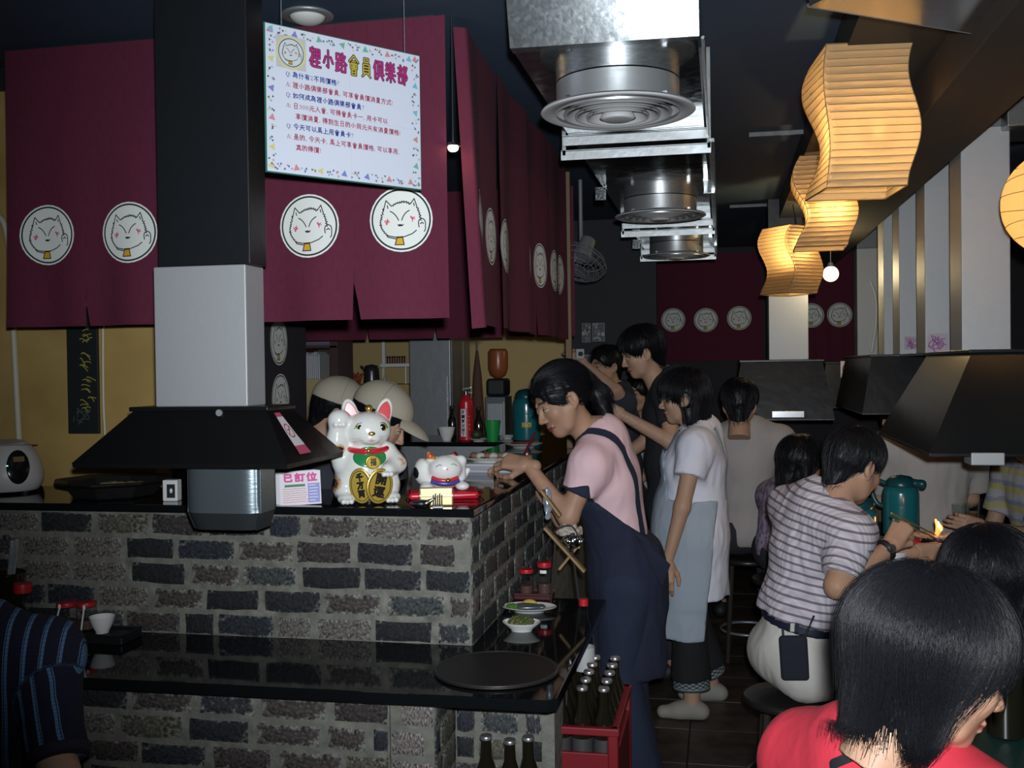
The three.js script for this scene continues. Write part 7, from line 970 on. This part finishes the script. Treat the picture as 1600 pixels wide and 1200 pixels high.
{ // ------ the cooks behind the bar
  const mk = (label, hip, neck, head, gz, tint) => { const P = person({ label, hip, neck, head, f: V(0.9, 0, 0.35), gaze: gz, cell: 0.013, w: 0.95, headUp: dirv(0.35, 0, 1) }); hairFor(P, 'capped', 0, { seed: 23, ears: 1 }); baseballCap(P); shirt(P, cloth(tint), { sleeve: 0.6, cell: 0.011 }); trousers(P, cloth(rgb(0.02, 0.02, 0.03)), { cell: 0.014 }); shoes(P, M.black); return P; };
  mk('cook in a beige cap bending down just behind the big beckoning cat', at(548, 905, 3.86), at(556, 712, 3.82), at(596, 660, 3.78), dirv(0.8, -0.1, -0.45), rgb(0.03, 0.035, 0.045));
  mk('second cook in a beige cap, farther left and behind the first cook', at(500, 900, 4.3), at(503, 700, 4.27), at(530, 646, 4.24), dirv(0.85, 0.15, -0.4), rgb(0.05, 0.05, 0.06));
}
{ // ------ the diner in front of the bar at the left edge
  const P = person({ label: 'diner in a dark blue striped shirt at the lower left corner, seen from behind', hip: at(-85, 1320, 2.2), neck: at(-72, 980, 2.22), head: at(-145, 892, 2.18), legDir: V(-1, 0, 0.15), f: V(-0.35, 0, -0.95), gaze: V(-0.5, -0.2, -0.85), sit: true, cell: 0.011, hands: [null, at(70, 1300, 2.3)], elbows: [null, at(92, 1215, 2.12)], w: 0.98, headUp: V(-0.35, 1, 0) });
  hairFor(P, 'short', 300, { seed: 25 });
  const st = dataTex(128, (u, v) => { const e = 0.9 + 0.1 * Math.sin(v * 2 * PI * 30); const s = (u > 0.1 && u < 0.26) || (u > 0.31 && u < 0.36) ? 1 : 0; return s ? [0.33 * e, 0.47 * e, 0.62 * e] : [0.05 * e, 0.06 * e, 0.17 * e]; }), ar = P.arm(1, 0.02, 0, 1), tor = P.torso(0.02), ad = P.el[1].clone().sub(P.sh[1]).normalize(), side = ad.clone().cross(AWAY).normalize();
  const uv = (x, y, z) => { const p = V(x, y, z), a = ar(x, y, z) < tor(x, y, z) - 0.006; return a ? [p.clone().sub(P.sh[1]).dot(side) / 0.034, p.dot(ad) * 4] : [p.dot(P.left) / 0.034, p.dot(P.up) * 4]; };
  shirt(P, cloth(0xffffff, { map: st }), { sleeve: 0.86, sleeveLoose: 0.02, infl: 0.02, cell: 0.007, amp: 0.008, uv, hem: 0.1 }); trousers(P, cloth(rgb(0.02, 0.02, 0.03))); shoes(P, M.black); stool('dark stool under the diner at the left edge', P.hip.clone(), P.hip.y - 0.125);
  const e = P.sh[1].clone().lerp(P.el[1], 0.83), d = ad; obj('sleeve_hem', nets(clipTo(P.arm(1, 0.024, 0.6, 1), [P.sh[1].clone().lerp(P.el[1], 0.875), d], [e.clone().addScaledVector(d, -0.012), d.clone().negate()]), 0.006), cloth(rgb(0.012, 0.012, 0.025)), P.t);
}
{ // ------ dark-haired diner at the right edge
  const P = person({ kind: 'female', label: 'diner with black hair at the right edge beyond the green table, face turned away', hip: at(1525, 1200, 2.72), neck: at(1528, 990, 2.68), head: at(1556, 905, 2.62), f: dirv(0.95, 0.3), gaze: dirv(0.95, 0.3, -0.1), sit: true, cell: 0.012 });
  hairFor(P, 'bob', 1500, { seed: 27, len: 0.17, r: 0.0011 }); shirt(P, cloth(rgb(0.02, 0.025, 0.04)), { sleeve: 0.7 }); trousers(P, cloth(rgb(0.02, 0.02, 0.03))); shoes(P, M.black); stool('dark stool under the black-haired diner beyond the green table', P.hip.clone(), P.hip.y - 0.115);
}
{ // ------ the woman in red close to the camera
  const P = person({ kind: 'female', label: 'woman in a red top with long glossy black hair at the lower right corner', hip: at(1425, 1690, 1.52), neck: at(1384, 1168, 1.52), headSize: 0.96, head: at(1466, 1034, 1.45), f: dirv(0.85, 0.5), gaze: dirv(0.96, -0.04, -0.36), headUp: dirv(0.3, 0.1, 1), sit: true, cell: 0.011, tint: new THREE.Color(1.1, 1.05, 1.0), w: 1.02 });
  hairFor(P, 'long', 6500, { seed: 29, len: 0.2, r: 0.0006, cell: 0.004, loose: 0.9, lumpy: 2.2, floorY: -0.118 });
  shirt(P, cloth(rgb(0.62, 0.03, 0.055)), { sleeve: 0.6, cell: 0.007, amp: 0.005, collar: 0.066 }); trousers(P, cloth(rgb(0.03, 0.03, 0.05))); shoes(P, M.black); stool('dark stool under the woman in red', P.hip.clone(), P.hip.y - 0.115);
  obj('bag_strap', ribbon(P.shirtField, [at(1180, 1235, 1.4), at(1222, 1185, 1.36), at(1262, 1158, 1.36), at(1302, 1140, 1.4), at(1335, 1138, 1.46)], 0.014, 0.004), M.black, P.t);
}
renderer.render(scene, camera);
